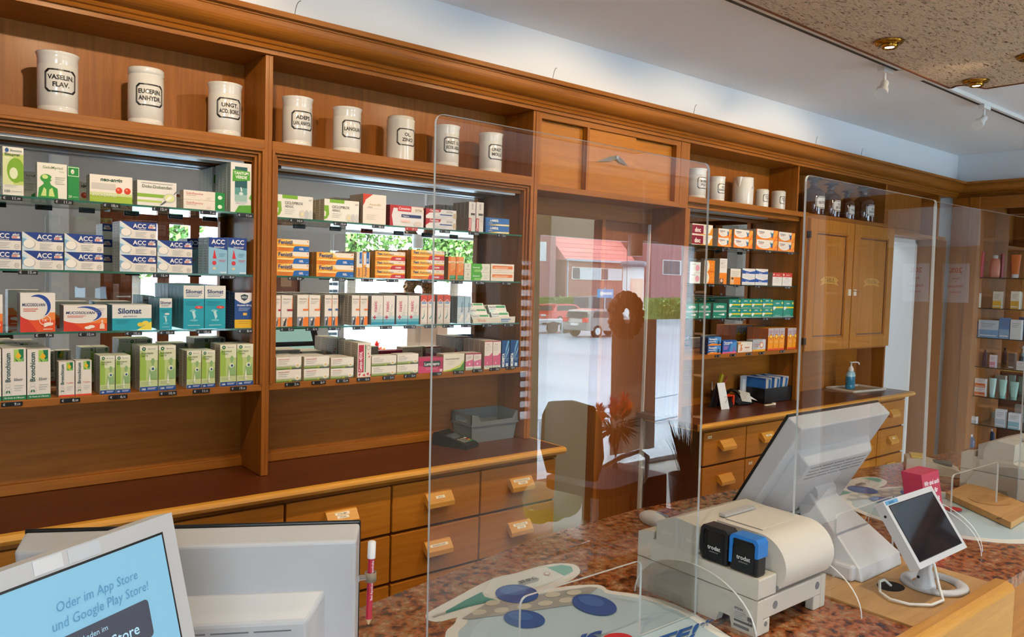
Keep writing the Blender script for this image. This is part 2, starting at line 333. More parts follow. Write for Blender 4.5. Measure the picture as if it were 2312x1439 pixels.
post = bx('end_panel', 2.107, 2.125, -.003, YB, .921, 2.286, WZ, None, .0015); tag(post, 'tall honey wood post between the right end of the mirrored bays and the passage', 'post')
# passage header with sliding doors and clock hands
t = thing('sliding_door_cupboard', 'high wooden cupboard with sliding doors above the passage, clock hands on it', 'cupboard', (2.6, .1, 1.985))
bx('bottom_board', 2.125, 3.047, -.002, YB, 1.965, 1.99, WXm, t, .002); bx('back_panel', 2.125, 3.047, .19, YB, 1.99, 2.286, WZ, t); bx('top_board', 2.125, 3.047, 0, YB, 2.286, 2.295, WXm, t)
bx('stile', 2.125, 2.14, 0, .02, 1.99, 2.286, WZ, t); bx('stile', 3.03, 3.047, 0, .02, 1.99, 2.286, WZ, t)
bx('top_rail', 2.14, 3.03, 0, .02, 2.262, 2.286, WXm, t)
for a, b, y in ((2.14, 2.42, .03), (2.405, 2.735, .012), (2.72, 3.03, .03)): bx('sliding_door', a, b, y, y+.012, 1.99, 2.262, WDR, t, .001)
bx('door_edge', 2.405, 2.42, -.001, .012, 1.99, 2.262, WZ, t); bx('door_edge', 3.012, 3.03, -.001, .029, 1.99, 2.262, WZ, t)
for px, py in ((1273, 342), (1476, 372)):
    p = onY(px, py, .028); G().lathe([(0, -.001), (.008, -.001), (.010, 0), (.006, .002)], (0, 0, 0), WDR, 14).obj('finger_hole', t, local=True)
    o = bpy.data.objects['finger_hole'] if px == 1273 else o
HANDM = pm('#6b6459', .35, .6)
ck = thing('clock_hands', 'grey metal clock hands with a small hub on the sliding cupboard doors', 'clock', (2.59, .008, 2.14))
hub = onY(1391, 356, .006)
def hand(name, tip, wid):
    T = onY(tip[0], tip[1], .004); d = (T-hub); L = d.length; d.normalize(); n_ = V3((-d.z, 0, d.x))
    pts = [hub-d*.012+n_*.004, hub+n_*.006, hub+d*L*.28+n_*wid, T, hub+d*L*.28-n_*wid, hub-n_*.006, hub-d*.012-n_*.004]
    G().prism([(p.x, .002, p.z) for p in pts], (0, .0015, 0), HANDM).obj(name, ck)
hand('minute_hand', (1346, 365), .011); hand('hour_hand', (1417, 374), .012)
g = G(); g.tube([(hub.x, -.004, hub.z), (hub.x, .011, hub.z)], .008, CHROME, 14); g.obj('hub', ck)
# passage frame
t = thing('passage_frame', 'wooden door frame lining the passage under the clock cupboard', 'door frame', (2.9, .26, 0))
bx('lintel', 2.125, 3.09, .205, .245, 1.89, 2.3, WXm, t); bx('door_leaf', 2.754, 3.085, .225, .262, 0, 1.89, wood('passage_door_wood', '#7c4414', '#8e521c'), t); bx('jamb', 2.73, 2.754, .205, .262, 0, 1.89, WZ, t)
# right cabinet
def rcab():
    t = thing('shelf_cabinet', 'honey wood cabinet right of the passage, mirrored back, jug and white jars on top', 'cabinet', (3.65, .1, .92))
    bx('side_panel', 3.095, 3.118, 0, .222, .921, 2.286, WZ, t, .0015); bx('side_panel', 4.203, 4.22, 0.02, YB, .921, 2.03, WZ, t, .0015)
    bx('stile', 3.047, 3.095, -.002, .02, 1.965, 2.286, WZ, t); bx('divider', 4.107, 4.12, 0, .19, 2.03, 2.286, WZ, t)
    bx('niche_back_panel', 3.118, 4.107, .188, YB, 2.0, 2.286, WZ, t); bx('niche_ceiling', 3.118, 4.107, 0, .188, 2.286, 2.295, WXm, t)
    bx('jar_shelf', 3.118, 4.203, -.002, .188, 2.0, 2.028, WXm, t, .002)
    bx('light_pelmet', 3.118, 4.203, .03, .16, 1.975, 2.0, WXm, t); bx('lamp_cover', 3.14, 3.9, .05, .12, 1.97, 1.975, pm('#a9afb4', .38, .8), t)
    bx('mirror', 3.118, 4.203, .188, YB, 1.225, 2.0, MIRROR, t); bx('bottom_shelf', 3.118, 4.203, 0, .188, 1.203, 1.225, WXm, t, .002)
    for z in (1.413, 1.594, 1.792):
        s_ = G().box(3.12, 4.2, .022, .186, z-.006, z, SHELFGL).obj('glass_shelf', t); G().box(3.12, 4.2, .0205, .022, z-.006, z, pm('#1d2f2a', .2)).obj('polished_edge', s_)
    bx('lower_back_panel', 3.118, 4.203, .188, YB, .921, 1.203, WXm, t)
    bx('front_stile', 3.095, 3.13, -.006, .0, .921, 1.965, WZ, t); bx('front_stile', 4.19, 4.235, -.004, .02, .921, 2.03, WZ, t)
rcab()
t = thing('panel_door_cabinet', 'honey wood cabinet with two panelled doors, brown glass bottles standing on top', 'cabinet', (4.75, .1, .92))
bx('top_board', 4.22, 5.3, -.002, YB, 2.0, 2.026, WXm, t, .002); bx('niche_back_panel', 4.12, 5.18, .188, YB, 2.026, 2.286, WZ, t)
bx('niche_ceiling', 4.12, 5.203, 0, .188, 2.286, 2.295, WXm, t); bx('divider', 5.18, 5.203, 0, .19, 2.026, 2.286, WZ, t); bx('carcass_side', 5.285, 5.3, 0, YB, .921, 2.0, WZ, t); bx('carcass_side', 4.235, 4.25, .01, YB, .921, 2.0, WZ, t)
bx('bottom_board', 4.25, 5.285, 0, YB, 1.2, 1.222, WXm, t); bx('alcove_back_panel', 4.25, 5.285, .188, YB, .921, 1.2, WXm, t)
for k, (a, b) in enumerate(((4.24, 4.757), (4.767, 5.298))):
    g = G(); z0, z1 = 1.21, 1.998; s = .075
    g.box(a, a+s, -.02, 0, z0, z1, WDOOR); g.box(b-s, b, -.02, 0, z0, z1, WDOOR); g.box(a+s, b-s, -.02, 0, z1-s, z1, WDOOR); g.box(a+s, b-s, -.02, 0, z0, z0+s, WDOOR)
    dd = g.obj('door', t, bevel=.003)
    g = G(); g.box(a+s, b-s, -.010, -.004, z0+s, z1-s, WDOOR)
    for (e, f) in ((0, -.014), (.008, -.012)):
        g.box(a+s+e, a+s+e+.008, f, -.004, z0+s, z1-s, WDARK if e else WDOOR); g.box(b-s-e-.008, b-s-e, f, -.004, z0+s, z1-s, WDARK if e else WDOOR)
        g.box(a+s+e, b-s-e, f, -.004, z1-s-e-.008, z1-s-e, WDARK if e else WDOOR); g.box(a+s+e, b-s-e, f, -.004, z0+s+e, z0+s+e+.008, WDARK if e else WDOOR)
    g.obj('panel', dd)
    GOLD = pm('#8a6420', .5)
    cx = (a+b)/2; cz = 1.63
    pts = [(cx+u*.11, -.0105, cz+w_*.03) for u, w_ in ((-1, .2), (-.6, .9), (0, 1), (.6, .9), (1, .2), (.75, -.1), (1, -.9), (.5, -.5), (0, -.45), (-.5, -.5), (-1, -.9), (-.75, -.1))]
    G().prism(pts, (0, .0008, 0), pm('#d2a04a', .5)).text('TABUL' if k == 0 else 'VENENA', (cx, -.0112, cz-.006), (1, 0, 0), (0, 0, 1), .028, GOLD, fit=.15, bold=.02).obj('lettered_ribbon', dd)
    bx('key_plate' if k else 'latch', (b-.045 if k == 0 else a+.012), (b-.012 if k == 0 else a+.045), -.024, -.02, 1.545, 1.585, pm('#e4dccb', .5), dd)
G().tube([(4.74, -.035, 1.575), (4.80, -.036, 1.573), (4.83, -.034, 1.568)], .003, pm('#b58a4a', .3, 1.)).ball((4.745, -.034, 1.575), .007, pm('#b58a4a', .3, 1.)).obj('key', t)
for z in (1.27, 1.9): bx('hinge', 4.222, 4.242, -.024, -.004, z-.02, z+.02, pm('#3a3430', .4, .8), t)
# header above the white doorway and corner
t = thing('door_header_cupboard', 'recessed wood panelling above the white doorway in the far corner', 'panelling', (5.75, .1, 1.96))
bx('recessed_panel', 5.204, 6.15, .12, .14, 2.03, 2.286, WZ, t); bx('recessed_panel', 5.302, 6.15, .12, .14, 1.991, 2.029, WZ, t); bx('stile', 6.0, 6.03, 0, .12, 1.965, 2.286, WZ, t); bx('bottom_rail', 5.3, 6.15, -.002, .14, 1.965, 1.99, WXm, t)
bx('corner_panel', 6.02, 6.18, .0, .14, 0, 1.965, wood('corner_wood', '#7d4a1e', '#8f5826'), t); bx('top_panel', 5.203, 6.18, 0, .14, 2.286, 2.295, WXm, t)
# right wall display cabinet
t = thing('wall_display_cabinet', 'wooden display cabinet with mirrored back and glass shelves of skin care on right wall', 'cabinet', (6.4, -.9, 0))
bx('stile', 6.24, 6.3, -.19, -.12, 0, 2.286, WZ, t, .003); bx('corner_panel', 6.25, 6.3, -.12, .0, 0, 2.286, WZ, t); bx('top_rail', 6.25, 6.3, -2.15, -.19, 2.2, 2.286, WYm, t); bx('stile', 6.24, 6.3, -2.2, -2.15, 0, 2.286, WZ, t)
bx('side_panel', 6.3, 6.55, -.19, -.17, 0, 2.286, WZ, t); bx('side_panel', 6.3, 6.55, -2.2, -2.18, 0, 2.286, WZ, t); bx('mirror', 6.545, 6.555, -2.18, -.19, .4, 2.25, MIRROR, t); bx('ceiling_panel', 6.3, 6.55, -2.18, -.19, 2.25, 2.286, WYm, t)
bx('base_panel', 6.25, 6.3, -2.15, -.19, 0, .4, WYm, t)
RZ = (1.70, 1.475, 1.257, 1.04, .82, .61)
for z in RZ:
    s_ = G().box(6.31, 6.54, -2.175, -.195, z-.006, z, SHELFGL).obj('glass_shelf', t); G().box(6.3085, 6.31, -2.175, -.195, z-.006, z, pm('#1d2f2a', .2)).obj('polished_edge', s_)

# ================================================================ WORKTOPS AND DRAWERS
def worktop(x0, x1, label, right_cap=False):
    t = thing('worktop', label, 'worktop', ((x0+x1)/2, 0, .88))
    bx('top_board', x0, x1-.012, -.19, YB, .895, .92, WDARK, t)
    pts = [(-.19, .9202), (-.203, .918), (-.21, .912), (-.212, .905), (-.206, .898), (-.2, .892), (-.19, .89)]
    G().prism([(x0, y, z) for y, z in pts], (x1-x0, 0, 0), WLIGHT).obj('nosing', t)
    G().box(x1-.012, x1, -.19, YB, .892, .9202, WLIGHT).obj('end_nosing', t, bevel=.003)
worktop(-.6, 2.145, 'long dark brown worktop with yellow wood nosing under the two mirrored bays')
worktop(3.02, 5.31, 'dark brown worktop under the right cabinet, carrying leaflets and hand disinfectant')
LABM = pm('#efe9d8', .6); INK = pm('#23211f', .6)
def drawers(xs, label, gname, texts, mat=WDR, sub=None, small=False):
    x0, x1 = xs[0], xs[-1]; t = thing('drawer_cabinet', label, 'drawers', ((x0+x1)/2, 0, 0))
    bx('carcass', x0+.004, x1-.004, -.158, YB, .0, .875, WDARK, t); bx('frieze', x0-.01, x1+.004, -.168, YB, .872, .893, WXm, t)
    k = 0
    for r in range(5):
        z1 = .868-r*.1745; z0 = z1-.163
        for c in range(len(xs)-1):
            a, b = xs[c]+.004, xs[c+1]-.004
            d = bx('drawer', a, b, -.172, -.157, z0, z1, mat, t, .002)
            cx = (a+b)/2-.004; cz = (z0+z1)/2+.012; hw = .055
            hp = [(-.172, cz+.022), (-.182, cz+.022), (-.206, cz-.0085), (-.206, cz-.026), (-.197, cz-.026), (-.172, cz-.006)]
            h = G().prism([(cx-hw, y, z) for y, z in hp], (2*hw, 0, 0), WLIGHT).obj('handle', d, bevel=.0015)
            tx = texts.get((c, r))
            if tx and tx[0]:
                U = V3((1, 0, 0)); Vv = V3((0, .022, .028)).normalized(); N = V3((0, -.028, .022)).normalized()
                g = G()
                for i, s in enumerate(tx):
                    O = V3((cx, -.193, cz+.008))+N*.0008+Vv*((.0058-i*.0115) if len(tx) > 1 else 0); W = .009+.0024*len(s)
                    g.prism([O-U*W-Vv*.0048, O+U*W-Vv*.0048, O+U*W+Vv*.0048, O-U*W+Vv*.0048], N*.0004, LABM)
                    g.text(s, O+N*.0006-Vv*.0028, U, Vv, .0055, INK, fit=W*1.75)
                g.obj('paper_label', h)
            if small and tx and not tx[0]:
                G().box(a+.03, a+.06, -.1726, -.172, z1-.03, z1-.018, LABM).box(a+.034, a+.056, -.1729, -.1726, z1-.026, z1-.023, INK).obj('paper_label', d)
    bx('toe_panel', x0, x1, -.15, -.14, 0, .0, WXm, t) if False else None
    return t
drawers([-.552, -.17, .214, .597, .977, 1.36, 1.742, 2.125], 'wide honey wood drawer base under the two mirrored bays, wedge handles with paper labels', 'left',
        {(3, 0): ('WASSER SALBEN',), (4, 0): ('STULLMA', 'STUHL'), (5, 0): ('URGO',), (6, 0): ('HUSTENBONBONS', 'TASSEN'), (5, 1): ('BARABESCHEID',), (6, 1): ('ADDAPTTASSE', 'TASSE'), (5, 2): ('PFLASTER',), (6, 2): ('VERBAND',), (4, 1): ('TUPFER',)})
drawers([3.095, 3.452, 3.81, 4.17, 4.53, 4.89, 5.25], 'honey wood drawer base with six columns right of the passage', 'right',
        {(0, 0): ('',), (1, 0): ('TABLETT',), (1, 1): ('',), (4, 0): ('',), (5, 0): ('',), (5, 1): ('A-Z',), (5, 2): ('ABC',), (3, 0): ('',)}, small=True)
# ================================================================ PRINTED CARTONS
INKC = {}
def pc(h): return pm(h, .38, spec=.45)
def R(x0, y0, x1, y1, c): return ('p', [(x0, y0), (x1, y0), (x1, y1), (x0, y1)], c)
def P(c, *pts): return ('p', list(pts), c)
def E(x, y, rx, ry, c, n=18): return ('p', [(x+rx*math.cos(2*math.pi*i/n), y+ry*math.sin(2*math.pi*i/n)) for i in range(n)], c)
def T(s, x, y, h, c='#222a44', w=None, a='c', b=.012, sh=0., rot=0): return ('t', s, x, y, h, c, w, a, b, sh, rot)
def Ln(x0, y0, x1, n, c='#8c9096', dy=.05, th=.012): return ('l', x0, y0, x1, n, c, dy, th)
def Ring(x, y, rx, ry, c, k=.7, n=20):
    o = [(x+rx*math.cos(2*math.pi*i/n), y+ry*math.sin(2*math.pi*i/n)) for i in range(n+1)]
    return [('p', [o[i], o[i+1], (x+(o[i+1][0]-x)*k, y+(o[i+1][1]-y)*k), (x+(o[i][0]-x)*k, y+(o[i][1]-y)*k)], c) for i in range(n)]
def clip01(p):
    for ax, lim, sg in ((0, 0, 1), (0, 1, -1), (1, 0, 1), (1, 1, -1)):
        o = []
        for i in range(len(p)):
            a, b = p[i-1], p[i]; da, db = sg*(a[ax]-lim), sg*(b[ax]-lim)
            if (da >= 0) != (db >= 0): t = da/(da-db); o.append((a[0]+(b[0]-a[0])*t, a[1]+(b[1]-a[1])*t))
            if db >= 0: o.append(b)
        p = o
        if not p: break
    return p
def decals(g, O, U, V, N, ops, lay=.00022):
    O = V3(O); U = V3(U); V = V3(V); N = V3(N); k = 0
    uu = U.normalized(); vv = V.normalized(); H = V.length; W = U.length
    fl = []
    for o in ops:
        if isinstance(o, list): fl += [(q, i > 0) for i, q in enumerate(o)]
        else: fl.append((o, False))
    for o, same in fl:
        if not same: k += 1
        B = O+N*(lay*k)
        if o[0] == 'p':
            q = clip01(o[1])
            if len(q) > 2: g.add([B+U*x+V*y for x, y in q], [tuple(range(len(q)))], pc(o[2]))
        elif o[0] == 't':
            _, s, x, y, h, c, w, a, b, sh, rot = o
            if rot: g.text(s, B+U*x+V*y, vv, -uu, h*W, pc(c), anchor=a, bold=b, shear=sh, fit=(w*H if w else None))
            else: g.text(s, B+U*x+V*y, uu, vv, h*H, pc(c), anchor=a, bold=b, shear=sh, fit=(w*W if w else None))
        elif o[0] == 'l':
            _, x0, y0, x1, n, c, dy, th = o
            for i in range(n):
                y = y0-i*dy; xx = x1-(x1-x0)*((i*37) % 5)*.07
                g.add([B+U*x0+V*y, B+U*xx+V*y, B+U*xx+V*(y+th), B+U*x0+V*(y+th)], [(0, 1, 2, 3)], pc(c))
def person(x, y, s, c, asp):   # simple head-and-shoulders silhouette
    return [E(x, y+.30*s, .085*s*asp, .085*s, c), P(c, (x-.03*s*asp, y+.24*s), (x+.03*s*asp, y+.24*s), (x+.05*s*asp, y+.17*s), (x+.17*s*asp, y+.10*s), (x+.2*s*asp, y-.2*s), (x-.2*s*asp, y-.2*s), (x-.17*s*asp, y+.10*s), (x-.05*s*asp, y+.17*s))]
W_ = '#e9e6df'
def daisy(x, y, r, asp):
    o = []
    for i in range(12):
        a = i*math.pi/6; o.append(P('#f6f5f0', (x, y), (x+r*math.cos(a-.16)*asp, y+r*math.sin(a-.16)), (x+r*1.08*math.cos(a)*asp, y+r*1.08*math.sin(a)), (x+r*math.cos(a+.16)*asp, y+r*math.sin(a+.16))))
    return [o, E(x, y, r*.33*asp, r*.33, '#e8b41c', 12)]
def citir(n='#b03a3a', t='Cetirizin-ADGC'):
    return (W_, '#b9a98c', [R(0, 0, 1, .16, '#7f9a3e'), R(0, .1, 1, .24, '#9db07a'), R(0, .24, 1, .34, '#cfd2c6'), R(0, 0, .5, .07, '#5f7f33'), R(.62, 0, 1, .12, '#4f5d52'), T(t, .07, .76, .1, n, .5, 'l'), Ln(.07, .62, .48, 2, '#8c9096', .16, .03), E(.56, .13, .025, .05, '#d8d24a')]+daisy(.84, .3, .2, .5))
def acc():
    return (W_, '#b9b7b0', [P('#cfe3ee', (0, 0), (.3, 0), (.22, .5), (0, 1)), P('#1c3c8c', (.03, 1), (1, 1), (1, .52), (.38, .52)), P('#1c3c8c', (.03, 1), (.38, .52), (.45, .52), (.3, 1)), P('#7fb4d6', (.0, .7), (.2, .52), (.12, .3), (0, .25)), E(.17, .36, .145, .25, '#9aa4b0'), E(.165, .37, .135, .235, '#f2efe9'),
      T('ACC', .53, .64, .25, '#f4f4f4', .36, b=.025), T('akut', .875, .8, .12, '#f4f4f4', .2, b=.03, sh=.3), R(.77, .64, .97, .77, '#f2ede6'), T('600', .845, .655, .11, '#d5401f', .13, b=.03), T('Hustenlöser', .6, .54, .06, '#f4f4f4', .4), Ln(.42, .38, .74, 4, '#8d8f96', .09, .02), Ring(.89, .2, .055, .12, '#777777', .85), R(.86, .19, .92, .21, '#777777')])
def acck():
    return ('#8fc3e0', '#a8c6d8', [R(0, .74, 1, 1, '#1c3c8c'), P('#1c3c8c', (0, .74), (1, .66), (1, .74)), T('ACC', .5, .82, .12, '#f4f4f4', .8, b=.025), T('Kindersaft', .56, .715, .045, '#f4f4f4', .62, sh=.3), P('#d42a30', (.22, .42), (.42, .42), (.3, .68)), E(.3, .3, .11, .06, '#cf3038'), E(.3, .15, .09, .035, '#dcc9a0'), Ln(.55, .55, .9, 3, '#38588c', .035, .008), Ln(.55, .38, .92, 2, '#d04858', .035, .012), R(.62, .02, .95, .06, '#d8eaf2')])
def silomat(wide=0, small=0):
    if wide: return ('#e6e8e4', '#4c97a4', [R(0, 0, 1, .47, '#23a6bd'), T('Silomat', .44, .66, .2, '#1d3c74', .6, b=.03), T('gegen Reizhusten', .45, .53, .05, '#3c5a80', .42), Ln(.1, .38, .45, 3, '#125f74', .06, .012), P('#f2df4a', (.62, 0), (1, 0), (1, .34)), E(.72, .22, .09, .085, '#e8ce3a'), E(.84, .28, .09, .085, '#f0da5a')])
    return ('#23a6bd', '#4c97a4', [R(0, .70, 1, 1, '#e6e8e4'), T('Silomat', .5, .82, .085, '#1d3c74', .9, b=.03), Ln(.12, .78, .85, 2, '#4a6a90', .035, .012), Ln(.1, .62, .85, 3, '#136a80', .035, .007), ('p', [(.6+.2*math.cos(i*.35), .5+.03*math.sin(i*.35)) for i in range(18)], '#e8e0dc') if small else E(.75, .5, .2, .035, '#d8453c'), T('Neu', .75, .49, .02, '#f4f0ee'), E(.45, .42, .16, .03, '#7fd0dc'), P('#bfe8ee', (.4, .4), (.52, .42), (.6, .28), (.5, .22)), E(.5, .2, .2, .025, '#6cc6d4'), Ln(.2, .08, .8, 1, '#d8f0f4', .03, .01)])
def bronchi(t2, n):
    return ('#dfe5d2', '#b5aa90', [R(0, .1, 1, .9, '#bcd28a'), R(0, .1, .35, .83, '#9cc050'), R(.0, .1, 1, .24, '#c8d8a0'), R(0, .9, 1, 1, '#e9ead9'), R(.3, .68, 1, .9, '#dde4c4'), E(.22, .935, .11, .04, '#1c6a48'), E(.22, .935, .04, .015, '#e8f0e0'), T('Bionorica', .66, .92, .028, '#7f8f88', .5)]+person(.72, .42, .8, '#8fb87c', 1.5)+[E(.7, .5, .16, .06, '#d8e4c0'), E(.72, .49, .07, .03, '#1f4f8c'), P('#eef2e4', (.46, .14), (.54, .42), (.62, .14)), T('Bronchipret', .08, .825, .034, '#3c5c34', .78, 'l', .02), T(t2, .08, .765, .032, '#3c5c34', .5, 'l'), Ln(.08, .2, .7, 3, '#8a9a70', .025, .006), R(0, 0, 1, .1, '#1c4c98'), T(n, .1, .028, .042, '#f2f4f8', .3, 'l', .02), Ln(.42, .065, .9, 2, '#c8d4ec', .025, .012)])
def bronchicum(el):
    c2 = '#1f7f50' if el else '#d84a30'
    o = [R(.48, .74, .9, .98, '#a8cf5c'), P('#15784e', (.68, .98), (.9, .98), (.9, .74), (.74, .8)), P('#f0bc14', (.66, .93), (.8, .85), (.7, .79), (.55, .84)), P('#15703f', (.5, .82), (.66, .75), (.6, .745)), P('#7fc060', (.7, .75), (.88, .82), (.86, .75)), T('Bronchicum', .33, .35, .21, '#1c4a44', .62, 'l', .02, rot=1), T('Elixir' if el else 'Tropfen', .68, .37, .05 if el else .04, '#555a5e' if el else '#d0605c', .5), Ln(.5, .27, .9, 3, '#a0a4a8', .045, .01)]
    o += [Ring(.23, .28, .1, .045, '#b8bcbc', .88), Ring(.23, .16, .16, .1, '#b8bcbc', .93), P('#1c6a48', (.13, .13), (.2, .14), (.22, .19), (.16, .18)), P('#1c6a48', (.33, .13), (.26, .14), (.24, .19), (.3, .18)), R(0, 0, 1, .085 if el else .05, c2)]
    if el: o.append(T('Für Kinder ab 6 Monaten', .5, .03, .03, '#e8f4ec', .84))
    return ('#e8e3da', '#b0a48e', o)
def muco(big):
    s = 1 if big else 1
    o = [R(0, 0, 1, .5, '#e8551c'), R(0, .3, 1, .5, '#f0883c') , P('#d83a20', (0, 0), (.5, 0), (.1, .45), (0, .5)), E(.38, .66, .52, .36, '#ebe8e2', 28), R(0, .75, .7, 1, '#ebe8e2'), R(0, .5, .1, 1, '#ebe8e2')]
    arc = []; n = 16
    for i in range(n):
        a0 = math.radians(115-170*i/n); a1 = math.radians(115-170*(i+1)/n); w0 = .10*math.sin(math.pi*i/n)+.012; w1 = .10*math.sin(math.pi*(i+1)/n)+.012
        q = lambda a, w_: (.46+(.36+w_/2)*math.cos(a), .64+(.29+w_/2)*math.sin(a))
        arc.append(P('#2348a0', q(a0, -w0), q(a1, -w1), q(a1, w1), q(a0, w0)))
    o.append(arc); o += [T('MUCOSOLVAN', .38, .66, .075 if big else .1, '#1c2c60', .66, b=.02, sh=.15), Ln(.08, .58, .5, 2, '#d86a50', .05, .02)]
    if big: o += [Ring(.7, .3, .17, .13, '#fbe6d6', .88), T('1x', .69, .27, .08, '#fbf0e6'), P('#fbf0e6', (.66, .16), (.92, .24), (.94, .2), (.68, .12)), E(.8, .2, .14, .045, '#f8ece0'), Ln(.65, .06, .92, 1, '#fbd8c4', .05, .02)]
    else: o += [E(.55, .13, .08, .06, '#f6ece0'), E(.63, .17, .08, .06, '#f8f0e8')]+person(.88, .2, .6, '#f6d9c4', .5)+[Ln(.72, .86, .95, 3, '#9a9cb0', .07, .015)]
    return ('#ebe8e2', '#9c8878', o)
def fenistil(cre=0, up=0):
    c = '#c8323c' if cre else '#1c66b8'
    if up: return ('#f0a030', '#c8b8a0', [R(.45 if up == 1 else 0, .35, 1, 1, '#e8e4da'), R(.5, .55, .9, 1, '#1c66b8'), R(0, .0, 1, .4, '#f0a848'), R(.1, .5, .4, .95, '#dfe4e8'), T('Fenistil', .55, .05, .3, '#28407c', .4, 'l', .02, sh=.1, rot=1), T('GEL', .75, .62, .2, '#f0f0f0', .2, 'l', rot=1)])
    return ('#f3ab2e', '#a8742c', [R(0, 0, 1, .3, '#ee8a1e'), P('#f8d070', (0, .62), (.75, .62), (1, .8), (1, 1), (.25, 1)), P('#ede6d8', (.42, 1), (.55, .62), (1, .6), (1, 1)), E(.32, .38, .3, .07, '#fbe08a'), P(c, (.5, .0), (1, 0), (1, .46), (.62, .46), (.54, .4)), T('Feni' if cre else 'Fenistil', .07, .6, .26 if cre else .3, '#203a7c', .18 if cre else .46, 'l', .03), T('Hydrocort', .26, .6, .22, '#6a4a60', .36, 'l', .008) if cre else Ln(.3, .5, .52, 1, '#b06a20', .08, .03), T('CREME' if cre else 'GEL', .76, .14, .17, '#f4f0f0', .26, b=.03), Ln(.07, .28, .46, 3, '#b85a14', .1, .025), E(.95, .86, .018, .05, '#e0603a'), T('0,5%', .8, .76, .12, '#a07a50', .12) if cre else Ln(.9, .1, .97, 1, '#a8c8e8', .1, .03)])
def voltaren(c='#ee7f1a', fig='#2a6ab0'):
    o = [R(0, 0, 1, 1, c), P('#f6a844', (.55, 0), (.8, 0), (1, .7), (1, 1), (.9, 1))]
    o += [E(.38, .62, .36, .5, '#ece7df', 26), R(.03, .62, .76, 1, '#ece7df'), P('#ece7df', (.6, .5), (.76, .62), (.8, 1), (.6, 1)), T('Voltaren', .09, .66, .2, '#28406c', .5, 'l', .012, rot=0), Ln(.12, .56, .32, 1, '#e07040', .1, .05), Ln(.2, .38, .5, 2, '#b0b0b4', .1, .015), P('#e04a3a', (.66, .12), (.7, .4), (.62, .8), (.7, .5), (.78, .4), (.76, .1), (.71, .3)), P(fig, (.69, .3), (.74, .3), (.8, .85), (.72, .58), (.62, .85), (.68, .5)), E(.715, .68, .025, .07, '#58a868'), E(.93, .16, .02, .045, '#f8e8d8')]
    return ('#ece7df', '#a59a8c', o)
def aspirin(kind):
    if kind == 0: return ('#128069', '#4d6a60', [T('ASPIRIN', .5, .68, .17, '#eef4f0', .6, b=.03), Ring(.15, .8, .06, .07, '#6cb8a4', .8), R(0, .42, 1, .52, '#9fb0ac'), P('#c8dcd8', (.35, .24), (.75, .32), (.75, .18)), E(.77, .25, .08, .07, '#f2f4f2'), Ln(.12, .08, .6, 1, '#bfe0d6', .05, .02), E(.08, .1, .04, .04, '#e8f0ec')])
    z = .28 if kind == 2 else 0
    return ('#118a74', '#4d6a60', [R(0, .6+z*.45, 1, .72+z*.3, '#1d8f9a'), T('ASPIRIN', .44, .74+z*.15, .12 if kind == 1 else .07, '#eef4f0', .62, b=.03, sh=.15), E(.9, .8+z*.12, .08, .1-z*.12, '#e8d23c'), R(.22, .36+z*.6, 1, .5+z*.42, '#e6cf28'), E(.14, .4+z*.55, .14, .12-z*.15, '#eef2ee'), E(.1, .24+z*.9, .08, .1-z*.1, '#dfeee8'), Ln(.2, .1, .7, 1, '#bfe0d6', .05, .02), R(0, 0, 1, .05, '#9fb4b4')])
def nasenduo(kid=0, blue=0):
    return ('#e8e4dd', '#a8a296', [R(.52, 0, 1, .30, '#ee8228'), R(0, 0, .52, .3, '#8c96a8' if not kid else '#c8c0b4'), P('#3a3438', (.15, .02), (.38, .02), (.5, .28), (.3, .22)), E(.24, .22, .1, .035, '#efe9e0'), T('NasenDuo', .5, .86, .04, '#5a4a50', .82, b=.01), Ln(.12, .8, .8, 3, '#9a9ca0', .035, .008), R(.5, .5, 1, .56, '#a83048' if kid else ('#3a5ca0' if blue else '#e8803c')), R(.52, .25, .6, .3, '#e8e4dd'), R(.0, .3, 1, .31, '#c8c8c8'), R(.94, .55, 1, .9, '#ee8228')])
def nasic(t='Spray'):
    return ('#e6e3e0', '#8b9096', [R(0, 0, 1, .1, '#2a98b8'), R(0, .1, 1, .2, '#6cb8cc'), R(0, .2, 1, .3, '#b4d4dc'), T('nasic', .47, .45, .3, '#c02e58', .44, 'l', .01, rot=1), R(.14, .24, .42, .28, '#c4304c'), R(.24, .19, .32, .33, '#c4304c'), P('#b8bcc0', (.75, .7), (.8, .7), (.68, .48), (.6, .46), (.66, .5)), Ln(.5, .42, .85, 4, '#8c9aa4', .035, .008)])
def redtop():
    return ('#e8e4de', '#8b8d92', [R(0, .78, 1, 1, '#cf4a34'), Ring(.5, .77, .28, .08, '#e6e6ea', .75), R(.15, .7, .85, .77, '#7fa4cc'), R(0, .0, 1, .06, '#d8d2c8'), Ln(.1, .62, .85, 2, '#c88a80', .04, .01), P('#3f8f86', (.55, .5), (.6, .5), (.5, .3), (.3, .2), (.2, .26), (.22, .2), (.34, .16), (.6, .28)), Ln(.12, .12, .85, 4, '#b8a8a8', .025, .006), R(.04, .04, .07, .96, '#d88a78')])
def bepan():
    return ('#cfe0e8', '#8b98a2', [R(0, .6, 1, 1, '#a4cbe0'), T('Bepanthen', .72, .42, .2, '#243c6c', .5, 'l', .01, rot=1), R(.78, .42, .82, .95, '#3c7cb0'), P('#f0f0ec', (.2, .1), (.6, .36), (.9, .3), (.5, .08)), Ln(.1, .3, .6, 4, '#a0b0b8', .04, .007)])
def plain(body, side, *ops): return (body, side, list(ops))
